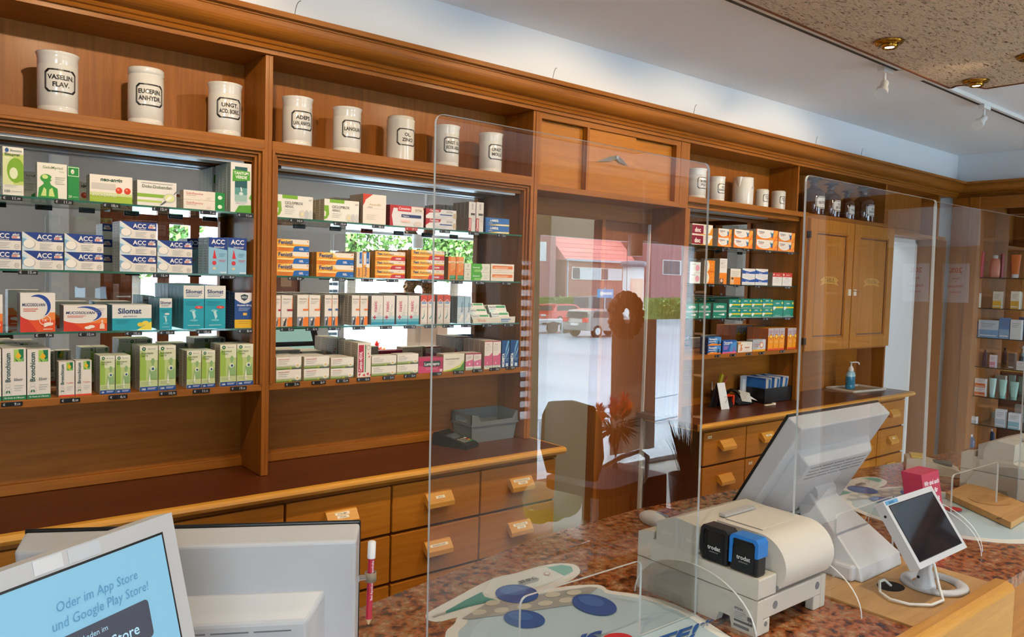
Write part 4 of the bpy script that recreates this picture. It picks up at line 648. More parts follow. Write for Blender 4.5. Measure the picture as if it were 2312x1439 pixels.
row([('dormin', 95, 158, 632, 760, 2, 0), ('orround', 180, 242, 622, 762, 2, 0, .05), ('ibutall', 270, 314, 612, 765, 1, 2, .04), ('ibusm', 335, 396, 670, 765, 1, 2, .04), ('navy', 405, 481, 670, 768, 2, 1), ('navy', 483, 557, 671, 769, 2, 1), ('redwh', 585, 641, 694, 772, 1, 1, .04), ('redwh', 643, 700, 695, 773, 1, 1, .04)], fE, ZC[2], C2)
row([('asp0', 72, 143, 875, 965, 1, 1, .05), ('asp0', 148, 219, 875, 965, 1, 1, .05), ('asp0', 234, 313, 875, 965, 1, 1, .05), ('asp1', 326, 394, 855, 966, 2, 2), ('asp1', 395, 459, 855, 966, 2, 2), ('asp1', 460, 522, 855, 965, 2, 2), ('asp1', 523, 584, 855, 965, 2, 2), ('asp2', 586, 646, 858, 960, 1, 2, .04), ('asp2', 648, 708, 860, 959, 1, 2, .04)], fE, ZC[1], C3)
row([('thoma', 202, 280, 1080, 1182, 2, 0, .05), ('thomp', 290, 372, 1100, 1177, 1, 0, .04), ('vivi', 382, 465, 1110, 1170, 1, 0, .05), ('silver', 468, 543, 1095, 1165, 1, 0, .04), ('oran', 557, 589, 1025, 1157, 1, 2, .045), ('oran', 590, 621, 1025, 1156, 1, 2, .045), ('oran', 622, 654, 1025, 1155, 1, 2, .045), ('oran', 672, 703, 1022, 1148, 1, 2, .045), ('oran', 704, 735, 1022, 1147, 1, 2, .045)], fE, ZC[0], C4, yf=.012)
# small leaning display tray of ointment cartons at the right end of the third row
tx0 = onY(*fD(1530, 690), .028).x; tx1 = onY(*fD(1835, 680), .028).x; tz = ZB[1]
TRAYM = pm('#e4e0d4', .6)
t = thing('counter_display_tray', 'small white card tray holding nasal ointment cartons on the third glass shelf', 'display tray', ((tx0+tx1)/2, .06, tz))
g = G(); g.box(tx0, tx1, .03, .12, tz, tz+.002, TRAYM); g.quad((tx0, .028, tz), (tx1, .024, tz), (tx1, .022, tz+.026), (tx0, .028, tz+.022), TRAYM); g.quad((tx0, .0285, tz), (tx1, .0245, tz), (tx1, .0225, tz+.026), (tx0, .0285, tz+.022), TRAYM)
g.box(tx0, tx1, .118, .12, tz, tz+.07, TRAYM); g.text('Wunde Nase?', ((tx0*.72+tx1*.28), .0262, tz+.006), (1, 0, 0), (0, 0, 1), .010, pc('#d88078'), fit=.075)
decals(g, (tx0*.35+tx1*.65, .0235, tz+.002), (.05, -.0008, 0), (0, 0, .02), (0, -1, 0), [R(0, .1, .8, .35, '#7fa8cc'), R(0, .5, 1, .75, '#5c84b8')]); g.obj('tray', t)
for c, (xa, n) in enumerate(((tx0+.004, 3), (tx0+(tx1-tx0)*.5, 2))):
    for k in range(n):
        w = (tx1-tx0)*.43; me = carton_mesh('pair2', w, .024 if n == 3 else .032, .02)
        o = bpy.data.objects.new('ointment_carton', me); COL.objects.link(o); o.location = (xa+w/2, .038+k*.022, tz+.012+k*.022 if n == 3 else tz+.014+k*.028); o.rotation_euler = (-.45, 0, 0)
        tag(o, 'flat pale aqua ointment carton in the card tray, '+('left' if c == 0 else 'right')+' column, '+['lowest', 'middle' if n == 3 else 'topmost', 'topmost'][k], 'medicine box', 'ointment cartons in the card tray')

# ================================================================ PRICE TAGS
TAGM = pm('#0e0f14', .3); TAGR = pm('#b3241a', .4); TAGT = pm('#c9ccd4', .5)
def ptag(f, x0, x1, yc, txt, z, where, wood_=False, col=TAGM):
    y = -.0035 if wood_ else .0165
    a = onY(*f(x0, yc), y); b = onY(*f(x1, yc), y); cx = (a.x+b.x)/2; w = min(max(b.x-a.x, .034), .052); zc_ = z-.0085
    if wood_: zc_ = a.z
    t = thing('price_tag', f'small {"red" if col is TAGR else "black"} price tag reading {txt} euro, {where}' if txt[0].isdigit() else f'small black price tag, {txt} from left, {where}', 'price tag', (cx, y, zc_), group='price tags on the shelf edges')
    g = G(); g.box(-w/2, w/2, -.001, .0028, -.006, .006, col); g.obj('holder', t, local=True, bevel=.0008)
    g = G(); g.text('€', (-w/2+.006, -.0013, -.0032), (1, 0, 0), (0, 0, 1), .0062, TAGT, bold=.015)
    if txt[0].isdigit():
        p, c = txt.split('.'); g.text(p+'.', (w/2-.0125, -.0013, -.0038), (1, 0, 0), (0, 0, 1), .0074, TAGT, 'r', .015); g.text(c, (w/2-.012, -.0013, -.0034), (1, 0, 0), (0, 0, 1), .0052, TAGT, 'l', .015)
    else: g.text('9.90', (w/2-.003, -.0013, -.0036), (1, 0, 0), (0, 0, 1), .0058, TAGT, 'r', .015)
    g.obj('digits', t, local=True)
    if not wood_: G().box(-w/2+.004, w/2-.004, .0, .02, .0027, .0042, TAGM).box(-w/2+.004, w/2-.004, .0032, .02, -.0005, .0008, TAGM).obj('clip', t, local=True)
for f, z, wh, wd, L in ((fA, ZA[3], A1, 0, ((10, 152, 1337, '11.99'), (367, 497, 1366, '11.25'), (695, 815, 1388, '10.15'), (1030, 1142, 1411, '12.97'), (1355, 1463, 1430, '7.40'))),
    (fB, ZA[3], A1, 0, ((1753, 1870, 12, '11.66'),)), (fB, ZA[2], A2, 0, ((132, 280, 436, '10.49'), (1130, 1250, 458, '16.99'), (1635, 1740, 467, '4.49'))),
    (fB, ZA[1], A3, 0, ((253, 398, 912, '9.90'), (577, 708, 900, '10.99'), (925, 1050, 895, '10.52'), (1175, 1290, 887, '10.59'), (1450, 1562, 874, '10.62'), (1757, 1868, 868, '8.90'))),
    (fB, 0, A4, 1, ((10, 168, 1422, '9.10'), (445, 592, 1393, '8.50'), (803, 942, 1367, '6.15'), (1177, 1306, 1340, '10.75'), (1425, 1550, 1323, '11.15'), (1703, 1822, 1303, '19.55'))),
    (fC, ZB[3], B1, 0, ((175, 280, 958, '14.99'), (502, 600, 987, '13.99'), (787, 877, 1008, '28.90'), (1285, 1362, 1050, '10.84'), (1500, 1577, 1065, '14.93'), (1713, 1777, 1080, '7.91'))),
    (fC, ZB[2], B2, 0, ((165, 272, 1392, '8.69'), (492, 590, 1404, '12.91'), (705, 795, 1410, '5.98'), (892, 980, 1413, '8.45'), (1147, 1240, 1418, '13.20'), (1378, 1455, 1423, '6.97'), (1547, 1615, 1427, '9.96'), (1745, 1812, 1427, '5.80'))),
    (fD, ZB[1], B3, 0, ((107, 208, 730, '5.75'), (295, 388, 730, '6.78'), (463, 552, 727, '2.53'), (643, 733, 722, '4.20'), (845, 933, 720, '6.29'), (1020, 1110, 714, '7.35'), (1175, 1258, 709, '2.98'), (1308, 1388, 706, '3.66'), (1445, 1520, 700, '4.30'), (1600, 1670, 695, '5.56'), (1757, 1830, 690, '7.18'))),
    (fD, 0, B4, 1, ((143, 252, 1142, '2.96'), (340, 443, 1129, '6.97'), (522, 615, 1115, '12.90'), (675, 772, 1105, '6.50'), (865, 952, 1092, '2.70'), (1022, 1110, 1079, '5.59'), (1213, 1302, 1064, '6.80'), (1387, 1463, 1051, '17.89'), (1527, 1603, 1039, '11.89'), (1653, 1730, 1028, '8.68'), (1773, 1843, 1018, '12.70'))),
    (fE, ZC[3], C1, 0, ((300, 335, 548, 'first'), (415, 450, 557, 'second'), (545, 578, 567, 'third'), (675, 710, 575, 'fourth'))), (fE, ZC[2], C2, 0, ((208, 242, 770, 'first'), (300, 325, 772, 'second'), (360, 395, 773, 'third'), (483, 512, 780, 'fourth'), (660, 690, 780, 'fifth'))),
    (fE, ZC[1], C3, 0, ((155, 190, 975, 'first'), (285, 315, 975, 'second'), (390, 425, 973, 'third'), (530, 560, 970, 'fourth'), (660, 690, 965, 'fifth'))), (fE, 0, C4, 1, ((248, 280, 1190, 'first'), (335, 373, 1185, 'second'), (430, 468, 1178, 'third'), (505, 543, 1173, 'fourth'), (628, 665, 1163, 'fifth')))):
    for a, b, c, s in L: ptag(f, a, b, c, s, z, wh, wd)
ptag(fC, 1030, 1125, 1030, '37.49', ZB[3], B1, 0, TAGR)
# ================================================================ APOTHECARY JARS
PORC = pm('#dcdcd6', .12, coat=.6); PORC2 = pm('#e0dccf', .16, coat=.5); PINK_ = pm('#141416', .4); FRAMEM = pm('#1a1a1c', .4)
def cyl(c, r, z0):   # wraps (x, y) drawing coordinates on a cylinder facing -y
    return lambda x, y: (c[0]+(r)*math.sin(x/r), c[1]-(r)*math.cos(x/r), z0+y)
def ring_frame(g, fn, w, h, m, t=.0022, cut=.28, bg=None):
    c = h*cut; P0_ = [(-w+c, -h), (w-c, -h), (w, -h+c), (w, h-c), (w-c, h), (-w+c, h), (-w, h-c), (-w, -h+c)]
    def sub(a, b, n=5): return [(a[0]+(b[0]-a[0])*i/n, a[1]+(b[1]-a[1])*i/n) for i in range(n)]
    for s, tt in ((1, t), (.9, t*.35)):
        o = []
        for i in range(8): o += sub(P0_[i], P0_[(i+1) % 8])
        n = len(o); vs = []
        for x, y in o: vs += [fn(x*s, y*s), fn(x*s-(tt if x > 0 else -tt)*min(1, abs(x)/w*1.1), y*s-(tt if y > 0 else -tt)*min(1, abs(y)/h*1.1))]
        g.add(vs, [(2*i, 2*((i+1) % n), 2*((i+1) % n)+1, 2*i+1) for i in range(n)], m)
def jar(px, wpx, yt, yb, lines, style, zb, desc, y=.075, rot=0.):
    a = onY(px-wpx/2, (yt+yb)/2, y); b = onY(px+wpx/2, (yt+yb)/2, y)
    d = math.atan2(a.x/2+b.x/2, y-CAM.y); r = (b.x-a.x)/2*math.cos(d)**1.0
    # silhouette of a cylinder seen obliquely: half width measured in the wall plane is r/cos(d)
    cx = (a.x+b.x)/2; top = onY(px, yt, y).z; h = top-zb
    t = thing('apothecary_jar', desc, 'jar', (cx, y, zb), group='porcelain apothecary jars')
    if style == 'flare': prof = [(0, .001), (r*.97, .001), (r, .006), (r, h*.1), (r*.985, h*.105), (r*.985, h*.12), (r, h*.125), (r, h*.78), (r*.985, h*.79), (r*.985, h*.8), (r, h*.81), (r*.99, h*.9), (r*1.03, h*.96), (r*1.08, h*.99), (r*1.06, h), (r*.97, h*.985), (r*.93, h*.9), (r*.93, h*.2), (0, h*.18)]
    elif style == 'lid': prof = [(0, .001), (r*.97, .001), (r, .006), (r, h*.1), (r*.98, h*.105), (r*.98, h*.12), (r, h*.125), (r, h*.86), (r*.96, h*.87), (r*.96, h*.885), (r*1.0, h*.89), (r*1.0, h*.985), (r*.97, h), (r*.5, h*1.005), (0, h*1.005)]
    else: prof = [(0, .001), (r*.98, .001), (r, .004), (r, h*.9), (r*1.02, h*.91), (r*1.02, h*.93), (r*.96, h*.94), (r*.95, h*.985), (r*.9, h), (r*.85, h*.98), (r*.85, h*.2), (0, h*.18)]
    G().lathe(prof, (cx, y, zb), PORC2 if style == 'cream' else PORC, 40).obj('body', t)
    g = G(); f1 = cyl((cx, y), r+.0004, zb+h*.52); w = r*.82; hh = h*.19
    fn = lambda x, yy: f1(x, yy)
    ring_frame(g, fn, w, hh, FRAMEM, r*.065)
    n = len(lines); th = h*.072 if n < 3 else h*.052
    for i, s in enumerate(lines):
        yy = (n-1)/2*th*1.6-i*th*1.6-th/2
        g.text(s, 0, 0, 0, th, PINK_, bold=.035, fit=w*1.62*min(1, .12*len(s)+.2), fn=lambda x, q, yy=yy: f1(x, q+yy))
    g.obj('painted_label', t); return t
J = 'white porcelain apothecary jar '
jar(130, 95, 124, 253, ('VASELIN.', 'FLAV.'), 'flare', 2.015, J+'with flared rim, lettered VASELIN. FLAV.')
jar(329, 83, 158, 280, ('EUCERIN.', 'ANHYDR.'), 'lid', 2.015, J+'with straight lid, lettered EUCERIN. ANHYDR.')
jar(507, 76, 192, 303, ('UNGT.', 'ACID. BORIC.'), 'flare', 2.015, J+'lettered UNGT. ACID. BORIC.')
jar(671, 68, 223, 328, ('ADEPS', 'LAN. ANHYDR.'), 'flare', 2.015, J+'lettered ADEPS LAN. ANHYDR.')
jar(783, 64, 246, 344, ('LANOLIN.',), 'flare', 2.015, J+'lettered LANOLIN.')
jar(904, 63, 265, 362, ('OL.', 'ZINCI'), 'cream', 2.015, 'creamier straight-walled apothecary jar lettered OL. ZINCI')
jar(1008, 57, 286, 376, ('UNGT. OL.', 'JECOR. ASELLI'), 'flare', 2.015, J+'lettered UNGT. OL. JECOR. ASELLI')
jar(1107, 53, 303, 389, ('UNGT.', 'MOLLE'), 'flare', 2.015, J+'lettered UNGT. MOLLE')
jar(1572, 45, 382, 443, ('BORIC', 'PULV.'), 'flare', 2.028, J+'lettered BORIC PULV., largest on the right cabinet', .08)
jar(1618, 37, 400, 450, ('P.D.', 'DIGITAL.'), 'flare', 2.028, J+'lettered P.D. DIGITAL. beside the white jug', .08)
jar(1720, 31, 428, 463, ('ACID. SALI', 'VASELIN.', '5%'), 'cream', 2.028, 'small white apothecary jar lettered ACID. SALI VASELIN.', .08)
jar(1757, 33, 432, 468, ('SULF. PRA', 'VASELIN.', '5%'), 'cream', 2.028, 'small white apothecary jar lettered SULF. PRA VASELIN.', .08)
# jug with spout and handle
a = onY(1656, 430, .08); b = onY(1705, 430, .08); cx = (a.x+b.x)/2; r = (b.x-a.x)/2*.56; h = onY(1682, 402, .08).z-2.028
t = thing('measuring_jug', 'white porcelain measuring jug with spout and handle, script lettering, among the jars', 'jug', (cx, .09, 2.028))
G().lathe([(0, .001), (r*.96, .001), (r, .005), (r, h*.7), (r*.98, h*.9), (r, h*.99), (r*.95, h), (r*.9, h*.95), (r*.88, h*.2), (0, h*.18)], (cx, .09, 2.028), PORC, 36).obj('body', t)
g = G(); vs = []
for i in range(9):
    a_ = math.pi*(i/8-.5); vs += [(cx-r*.92-.016*math.cos(a_), .09+.020*math.sin(a_)-.01, 2.028+h), (cx-r*.95-.002*math.cos(a_), .09+.006*math.sin(a_)-.01, 2.028+h*.66)]
g.add(vs, [(2*i, 2*i+2, 2*i+3, 2*i+1) for i in range(8)], PORC, True); g.obj('spout', t)
G().tube([(cx+r*.9, .085, 2.028+h*.86), (cx+r*1.25, .08, 2.028+h*.85), (cx+r*1.42, .08, 2.028+h*.7), (cx+r*1.38, .08, 2.028+h*.5), (cx+r*1.15, .082, 2.028+h*.33), (cx+r*.93, .085, 2.028+h*.28)], .0055, PORC, 10).obj('handle', t)
f1 = cyl((cx, .09), r+.0004, 2.028+h*.6); G().text('ACET.', 0, 0, 0, h*.08, PINK_, bold=0, shear=.35, fn=lambda x, q: f1(x+r*.35, q)).obj('painted_label', t)
# brown glass bottles
BROWN = pm('#3a1406', .06, coat=.6, spec=.7); BROWN2 = pm('#1c0b05', .08, coat=.6)
for px, wp, yt, yb, tx, de in ((1836, 42, 402, 478, ('GLYCER.',), 'largest, lettered GLYCER.'), (1875, 36, 414, 482, ('OL.', 'JECOR.'), 'lettered OL. JECOR.'), (1912, 28, 431, 486, ('TALC.',), 'smallest, lettered TALC.'), (1950, 36, 424, 492, ('OL.', 'OLIVAR.'), 'lettered OL. OLIVAR.')):
    zb = 2.026; y = .085; a = onY(px-wp/2, 450, y); b = onY(px+wp/2, 450, y); cx = (a.x+b.x)/2; r = (b.x-a.x)/2*.62; h = onY(px, yt, y).z-zb
    t = thing('apothecary_bottle', 'brown glass apothecary bottle with stopper and white label, '+de, 'bottle', (cx, y, zb), group='brown glass bottles above the panelled doors')
    G().lathe([(0, .001), (r*.95, .001), (r, .008), (r, h*.56), (r*.9, h*.65), (r*.6, h*.72), (r*.36, h*.76), (r*.32, h*.84), (r*.42, h*.86), (r*.42, h*.89), (r*.2, h*.9)], (cx, y, zb), BROWN, 32).obj('glass_body', t)
    G().lathe([(0, h*.88), (r*.28, h*.9), (r*.26, h*.93), (r*.72, h*.955), (r*.74, h*.975), (r*.6, h), (0, h*1.0)], (cx, y, zb), BROWN2, 28).obj('stopper', t)
    f1 = cyl((cx, y), r+.0006, zb+h*.34); g = G(); n = 12; w = r*.85; hh = h*.16; vs = []
    for i in range(n+1):
        x = -w+2*w*i/n; e = hh*(1 if abs(x) < w*.8 else .72); vs += [f1(x, -e), f1(x, e)]
    g.add(vs, [(2*i, 2*i+2, 2*i+3, 2*i+1) for i in range(n)], pm('#e2e2dc', .4)); f2 = cyl((cx, y), r+.001, zb+h*.34); ring_frame(g, f2, w*.95, hh*.92, FRAMEM, r*.05)
    for i, s in enumerate(tx): g.text(s, 0, 0, 0, h*.06, PINK_, bold=.03, fit=w*1.5*min(1, .13*len(s)+.1), fn=lambda x, q, i=i: f2(x, q+(len(tx)-1)/2*h*.09-i*h*.09-h*.03))
    g.obj('paper_label', t)
# ================================================================ THINGS ON THE WORKTOPS
GREYP = pm('#6d7378', .4)
def basket(x0, x1, y0, y1, z, h):
    t = thing('storage_basket', 'grey plastic storage basket with side handle holes, on the worktop by the passage', 'basket', ((x0+x1)/2, (y0+y1)/2, z))
    g = G(); i = .012; n = 4
    def ringpts(k, e): return [(x0+i*(1-k)-e, y0+i*(1-k)-e), (x1-i*(1-k)+e, y0+i*(1-k)-e), (x1-i*(1-k)+e, y1-i*(1-k)+e), (x0+i*(1-k)-e, y1-i*(1-k)+e)]
    A = ringpts(0, 0); B = ringpts(.7, 0); Cc = ringpts(.7, .003); w_ = .003
    z1 = z+h*.62
    for a, b in ((0, 1), (1, 2), (2, 3), (3, 0)):
        g.prism([(A[a][0], A[a][1], z), (A[b][0], A[b][1], z), (B[b][0], B[b][1], z1), (B[a][0], B[a][1], z1)], ((0, w_, 0), (-w_, 0, 0), (0, -w_, 0), (w_, 0, 0))[a], GREYP)
    X0, Y0 = Cc[0]; X1, Y1 = Cc[2]
    g.prism([(X0, Y0, z1), (X1, Y0, z1), (X1, Y0, z+h), (X1-.012, Y0, z+h), (X1-.03, Y0, z+h*.75), (X0+.05, Y0, z+h*.72), (X0+.035, Y0, z+h*.95), (X0, Y0, z+h)], (0, w_, 0), GREYP)
    g.box(X0, X1, Y1-w_, Y1, z1, z+h, GREYP); g.box(X1-w_, X1, Y0, Y1, z1, z+h, GREYP)
    g.box(X0, X0+w_, Y0, Y0+.03, z1, z+h, GREYP); g.box(X0, X0+w_, Y1-.03, Y1, z1, z+h, GREYP); g.box(X0, X0+w_, Y0+.03, Y1-.03, z1, z1+h*.08, GREYP); g.box(X0, X0+w_, Y0+.03, Y1-.03, z+h*.88, z+h, GREYP)
    g.box(x0+i, x1-i, y0+i, y1-i, z, z+.003, GREYP); g.obj('body', t)
    g = G(); g.box(X0-.003, X1+.003, Y0-.003, Y0, z1-.004, z1+.002, GREYP); g.box(X0-.003, X0, Y0, Y1, z1-.004, z1+.002, GREYP); g.obj('rim_band', t)
basket(1.84, 2.085, .03, .17, .9205, .118)
# card terminal
t = thing('card_terminal', 'black card payment terminal with coloured keys in front of the grey basket', 'card terminal', (1.775, .045, .9205), rz=.35)
g = G(); prof = [(-.085, 0), (-.085, .016), (-.07, .022), (.03, .042), (.06, .055), (.08, .05), (.085, .03), (.085, 0)]
g.prism([(-.04, y, z) for y, z in prof], (.08, 0, 0), pm('#1c1d20', .3)); g.obj('body', t, local=True, bevel=.004)
U, Vv, N = V3((1, 0, 0)), V3((0, .98, .196)).normalized(), V3((0, -.196, .98)).normalized(); o_ = V3((0, -.07, .0225))
g = G(); 
def onface(x, v, n): return o_+U*x+Vv*v+N*n
def pad(g, x, v, w, hh, m, n=.0012): g.prism([onface(x-w, v-hh, 0), onface(x+w, v-hh, 0), onface(x+w, v+hh, 0), onface(x-w, v+hh, 0)], N*n, m)
pad(g, 0, .078, .032, .022, pm('#54626c', .08, coat=1.)); g.obj('display', t, local=True)
for rr in range(4):
    for cc in range(3): gg = G(); pad(gg, -.022+cc*.015, .012+rr*.0105, .005, .0035, pm('#8a8c84', .5)); gg.obj('key', t, local=True)
for k, c in enumerate(('#2e9a3c', '#d8b01c', '#c82c1c', '#cfd2d4')): gg = G(); pad(gg, .026, .012+k*.0105, .006, .0035, pm(c, .4)); o = gg.obj('key', t, local=True); o['label'] = ['green', 'yellow', 'red', 'white'][k]+' key'
# box of leaflets etc. on the right worktop
t = thing('leaflet_box', 'black open box on the right worktop, full of leaning blue and white leaflets', 'box', (4.02, .1, .92))
bx0, bx1, by0, by1 = 3.90, 4.185, .02, .17
g = G(); 
for q in ((bx0, bx1, by0, by0+.003), (bx0, bx1, by1-.003, by1), (bx0, bx0+.003, by0, by1), (bx1-.003, bx1, by0, by1)): g.box(*q, .9205, 1.005, BLACK)
g.box(bx0, bx1, by0, by1, .9205, .923, BLACK); g.obj('body', t)
cols = ['#2a6cb4', '#dfe0e2', '#3c80c4', '#c9ced6', '#e6e4de', '#1f5ca8']
for i in range(26):
    x = bx0+.012+i*.0086; c = cols[(i*5+i//3) % 6]; ln = .035*(i/26)+.002
    g = G().prism([(x, by0+.008, .925), (x, by1-.01, .925), (x+ln, by1-.012, 1.055+.006*((i*7) % 3)), (x+ln, by0+.01, 1.05+.006*((i*5) % 3))], (.0018, 0, 0), pm(c, .5))
    tag(g.obj('leaflet'), f'{"blue" if c in ("#2a6cb4", "#3c80c4", "#1f5ca8") else "white"} leaflet, {["first","second","third","fourth","fifth","sixth","seventh","eighth","ninth","tenth","eleventh","twelfth","thirteenth","fourteenth","fifteenth","sixteenth","seventeenth","eighteenth","nineteenth","twentieth","twenty-first","twenty-second","twenty-third","twenty-fourth","twenty-fifth","twenty-sixth"][i]} from left in the black box', 'leaflet', 'leaflets in the black box')
g = G().prism([(4.145, .012, .99), (4.3, .0, 1.06), (4.2, .0, 1.0), (4.0, .012, .97)], (0, .003, 0), pm('#2a6cb4', .5)) if 0 else None
tag(G().box(3.84, 3.90, .14, .143, .9205, 1.07, pm('#9a9ea6', .6)).box(3.86, 3.89, .139, .14, .95, 1.05, pm('#c4c8ce', .6)).obj('paper_folder'), 'grey paper folder standing behind the black leaflet box', 'folder')
t = thing('self_inking_stamp', 'black desk stamp with orange red frame on the right worktop', 'stamp', (3.62, .07, .9205))
g = G().box(3.585, 3.655, .05, .09, .9205, .945, BLACK).box(3.597, 3.643, .054, .086, .945, .972, BLACK); g.obj('base', t, bevel=.003)
G().box(3.583, 3.593, .048, .092, .93, .985, pm('#d83a18', .4)).box(3.647, 3.657, .048, .092, .93, .985, pm('#d83a18', .4)).box(3.593, 3.647, .05, .09, .979, .985, pm('#d83a18', .4)).obj('frame', t, bevel=.002)
t = thing('pen_holder', 'small dark pen holder behind the red framed stamp', 'pen holder', (3.60, .135, .9205))
G().lathe([(0, .001), (.026, .001), (.028, .085), (.025, .085), (.023, .006), (0, .006)], (3.60, .135, .9205), pm('#2a1c18', .3), 20).obj('cup', t)
tag(G().prism([(3.59, .13, .95), (3.605, .13, .945), (3.665, .13, 1.085), (3.645, .13, 1.095)], (0, .012, 0), pm('#b8ac20', .5)).obj('box_cutter'), 'yellow green box cutter leaning out of the pen holder', 'box cutter')
tag(G().tube([(3.60, .125, .94), (3.68, .12, 1.075)], .004, pm('#a82c28', .4)).obj('pen'), 'red pen leaning out of the pen holder', 'pen')
tag(G().tube([(3.585, .14, .94), (3.575, .145, 1.05)], .0035, pm('#c8c4c0', .4)).obj('pen'), 'pale pen upright in the pen holder', 'pen')
g = G().prism([(3.50, .02, .9205), (3.565, .015, .9205), (3.56, .05, 1.06), (3.5, .055, 1.06)], (0, .002, 0), pm('#dfe4ea', .5)); g.prism([(3.5, .1, .9205), (3.565, .1, .9205), (3.562, .056, 1.06), (3.5, .058, 1.06)], (0, .002, 0), pm('#2a2c34', .5))
g.tube([(3.53, .026, .985), (3.55, .022, .99), (3.553, .026, .965), (3.535, .022, .955)], .001, pm('#666', .5), 5); tag(g.obj('table_card'), 'white folded card standing at the left end of the right worktop', 'card')
t = thing('desk_phone', 'dark desk phone half buried under papers left of the leaflet box', 'telephone', (3.78, .11, .9205))
G().prism([(3.70, .05, .9205), (3.70, .16, .9205), (3.70, .16, .965), (3.70, .05, .932)], (.14, 0, 0), pm('#16181c', .4)).obj('body', t, bevel=.004)
G().tube([(3.715, .15, .975), (3.72, .12, 1.0), (3.735, .09, .995), (3.74, .065, .965)], [.012, .009, .009, .012], pm('#111', .4)).obj('handset', t)
tag(G().prism([(3.74, .035, .968), (3.85, .03, .94), (3.87, .085, .945), (3.80, .06, .975), (3.77, .1, .985)], (0, 0, .001), pm('#cfcfca', .7)).prism([(3.70, .03, .950), (3.78, .02, .937), (3.8, .05, .985), (3.75, .09, 1.0)], (0, 0, .001), pm('#b8b8b4', .7)).obj('crumpled_paper'), 'crumpled grey white paper lying over the dark phone', 'paper')
tag(G().box(3.835, 3.925, -.035, -.022, .9205, .927, pm('#d9cfb8', .5)).box(3.915, 3.93, -.038, -.02, .9205, .932, pm('#e8e4d8', .5)).obj('marker_pen', bevel=.002), 'cream marker pen lying in front of the leaflet box', 'pen')
# tray and disinfectant bottle
TR = V3((5.0, .04, .9205)); t = thing('serving_tray', 'pale rectangular tray on the far end of the right worktop', 'tray', TR, rz=-.12)
g = G(); g.rbox((0, 0, .003), .17, .1, .003, .02, pm('#a89a7c', .4)); g.obj('base', t, local=True)
g = G(); pts = [(x, y) for x, y in ((-.17, -.1), (.17, -.1), (.17, .1), (-.17, .1))]
for i in range(4):
    a_, b_ = pts[i], pts[(i+1) % 4]; g.tube([(a_[0], a_[1], .01), (b_[0], b_[1], .01)], .008, pm('#d2cfc6', .4), 8)
g.obj('rim', t, local=True)
BLUEL = pm('#1490b8', .1, coat=.5, trans=.25); t = thing('disinfectant_bottle', 'clear pump bottle of bright blue hand disinfectant on the pale tray', 'pump bottle', (4.96, .06, .927))
c0 = (4.96, .06, .927)
G().lathe([(0, .001), (.036, .001), (.039, .006), (.039, .028), (.037, .03), (.039, .033), (.039, .085)], c0, BLUEL, 24, sy=.7).obj('blue_liquid', t)
G().lathe([(.039, .085), (.038, .1), (.03, .115), (.016, .122), (.014, .124)], c0, pm('#9cc4d0', .15, coat=.5), 24, sy=.7).obj('shoulder', t)
G().lathe([(.018, .120), (.017, .140), (.012, .142), (.011, .15), (.005, .152), (.005, .172), (.012, .175), (.012, .18), (0, .182)], c0, WHITE, 18).tube([(4.96, .06, .927+.176), (5.01, .05, .927+.177), (5.03, .045, .927+.172), (5.036, .044, .927+.160)], .004, WHITE, 8).obj('pump', t)

# ================================================================ COUNTER
CZ = .93
back = [(-1.6, -1.16), (.5, -1.14), (.79, -1.094), (.968, -1.059), (1.316, -.985), (1.72, -.966), (2.4, -1.02), (3.0, -1.12), (3.9, -1.2)]
front = [(3.9, -1.83), (1.2, -1.83), (.6, -1.86), (-1.6, -1.9)]
t = thing('service_counter', 'long customer counter with red brown granite top and yellow wood front', 'counter', (1., -1.45, 0))
G().prism([(x, y, CZ-.03) for x, y in back+front], (0, 0, .03), GRAN).obj('granite_top', t, bevel=.002)
fr = [(-1.6, -1.87), (.6, -1.83), (1.2, -1.80), (3.9, -1.80)]
bk = [(3.9, -1.24), (3.0, -1.16), (2.4, -1.06), (1.72, -1.0), (1.316, -1.02), (.5, -1.18), (-1.6, -1.2)]
G().prism([(x, y, 0) for x, y in fr+bk], (0, 0, CZ-.031), WDR).obj('base_cabinet', t)
rim = []
for i in range(7): a_ = math.pi*i/6; rim.append((-1.838-.022*math.cos(a_)*-1, .925+.022*math.sin(a_)*.6))
rp = [(-1.816, .90), (-1.816, .938), (-1.822, .945), (-1.845, .946), (-1.858, .940), (-1.862, .93), (-1.862, .80), (-1.816, .80)]
G().prism([(1.30, y, z) for y, z in rp], (.672, 0, 0), WLIGHT).obj('raised_wood_rim', t, bevel=.004)
t = thing('cable_board', 'flat pale wood board let into the granite under the right till, with cable hole', 'board', (1.74, -1.66, CZ))
G().prism([(1.575, -1.815, CZ+.0003), (1.965, -1.815, CZ+.0003), (1.965, -1.50, CZ+.0003), (1.575, -1.50, CZ+.0003)], (0, 0, .004), WBOARD).obj('board', t)
G().lathe([(0, .0047), (.032, .0047), (.034, .0043)], (1.745, -1.69, CZ), pm('#140c08', .8), 24, sy=.8).obj('cable_hole', t)

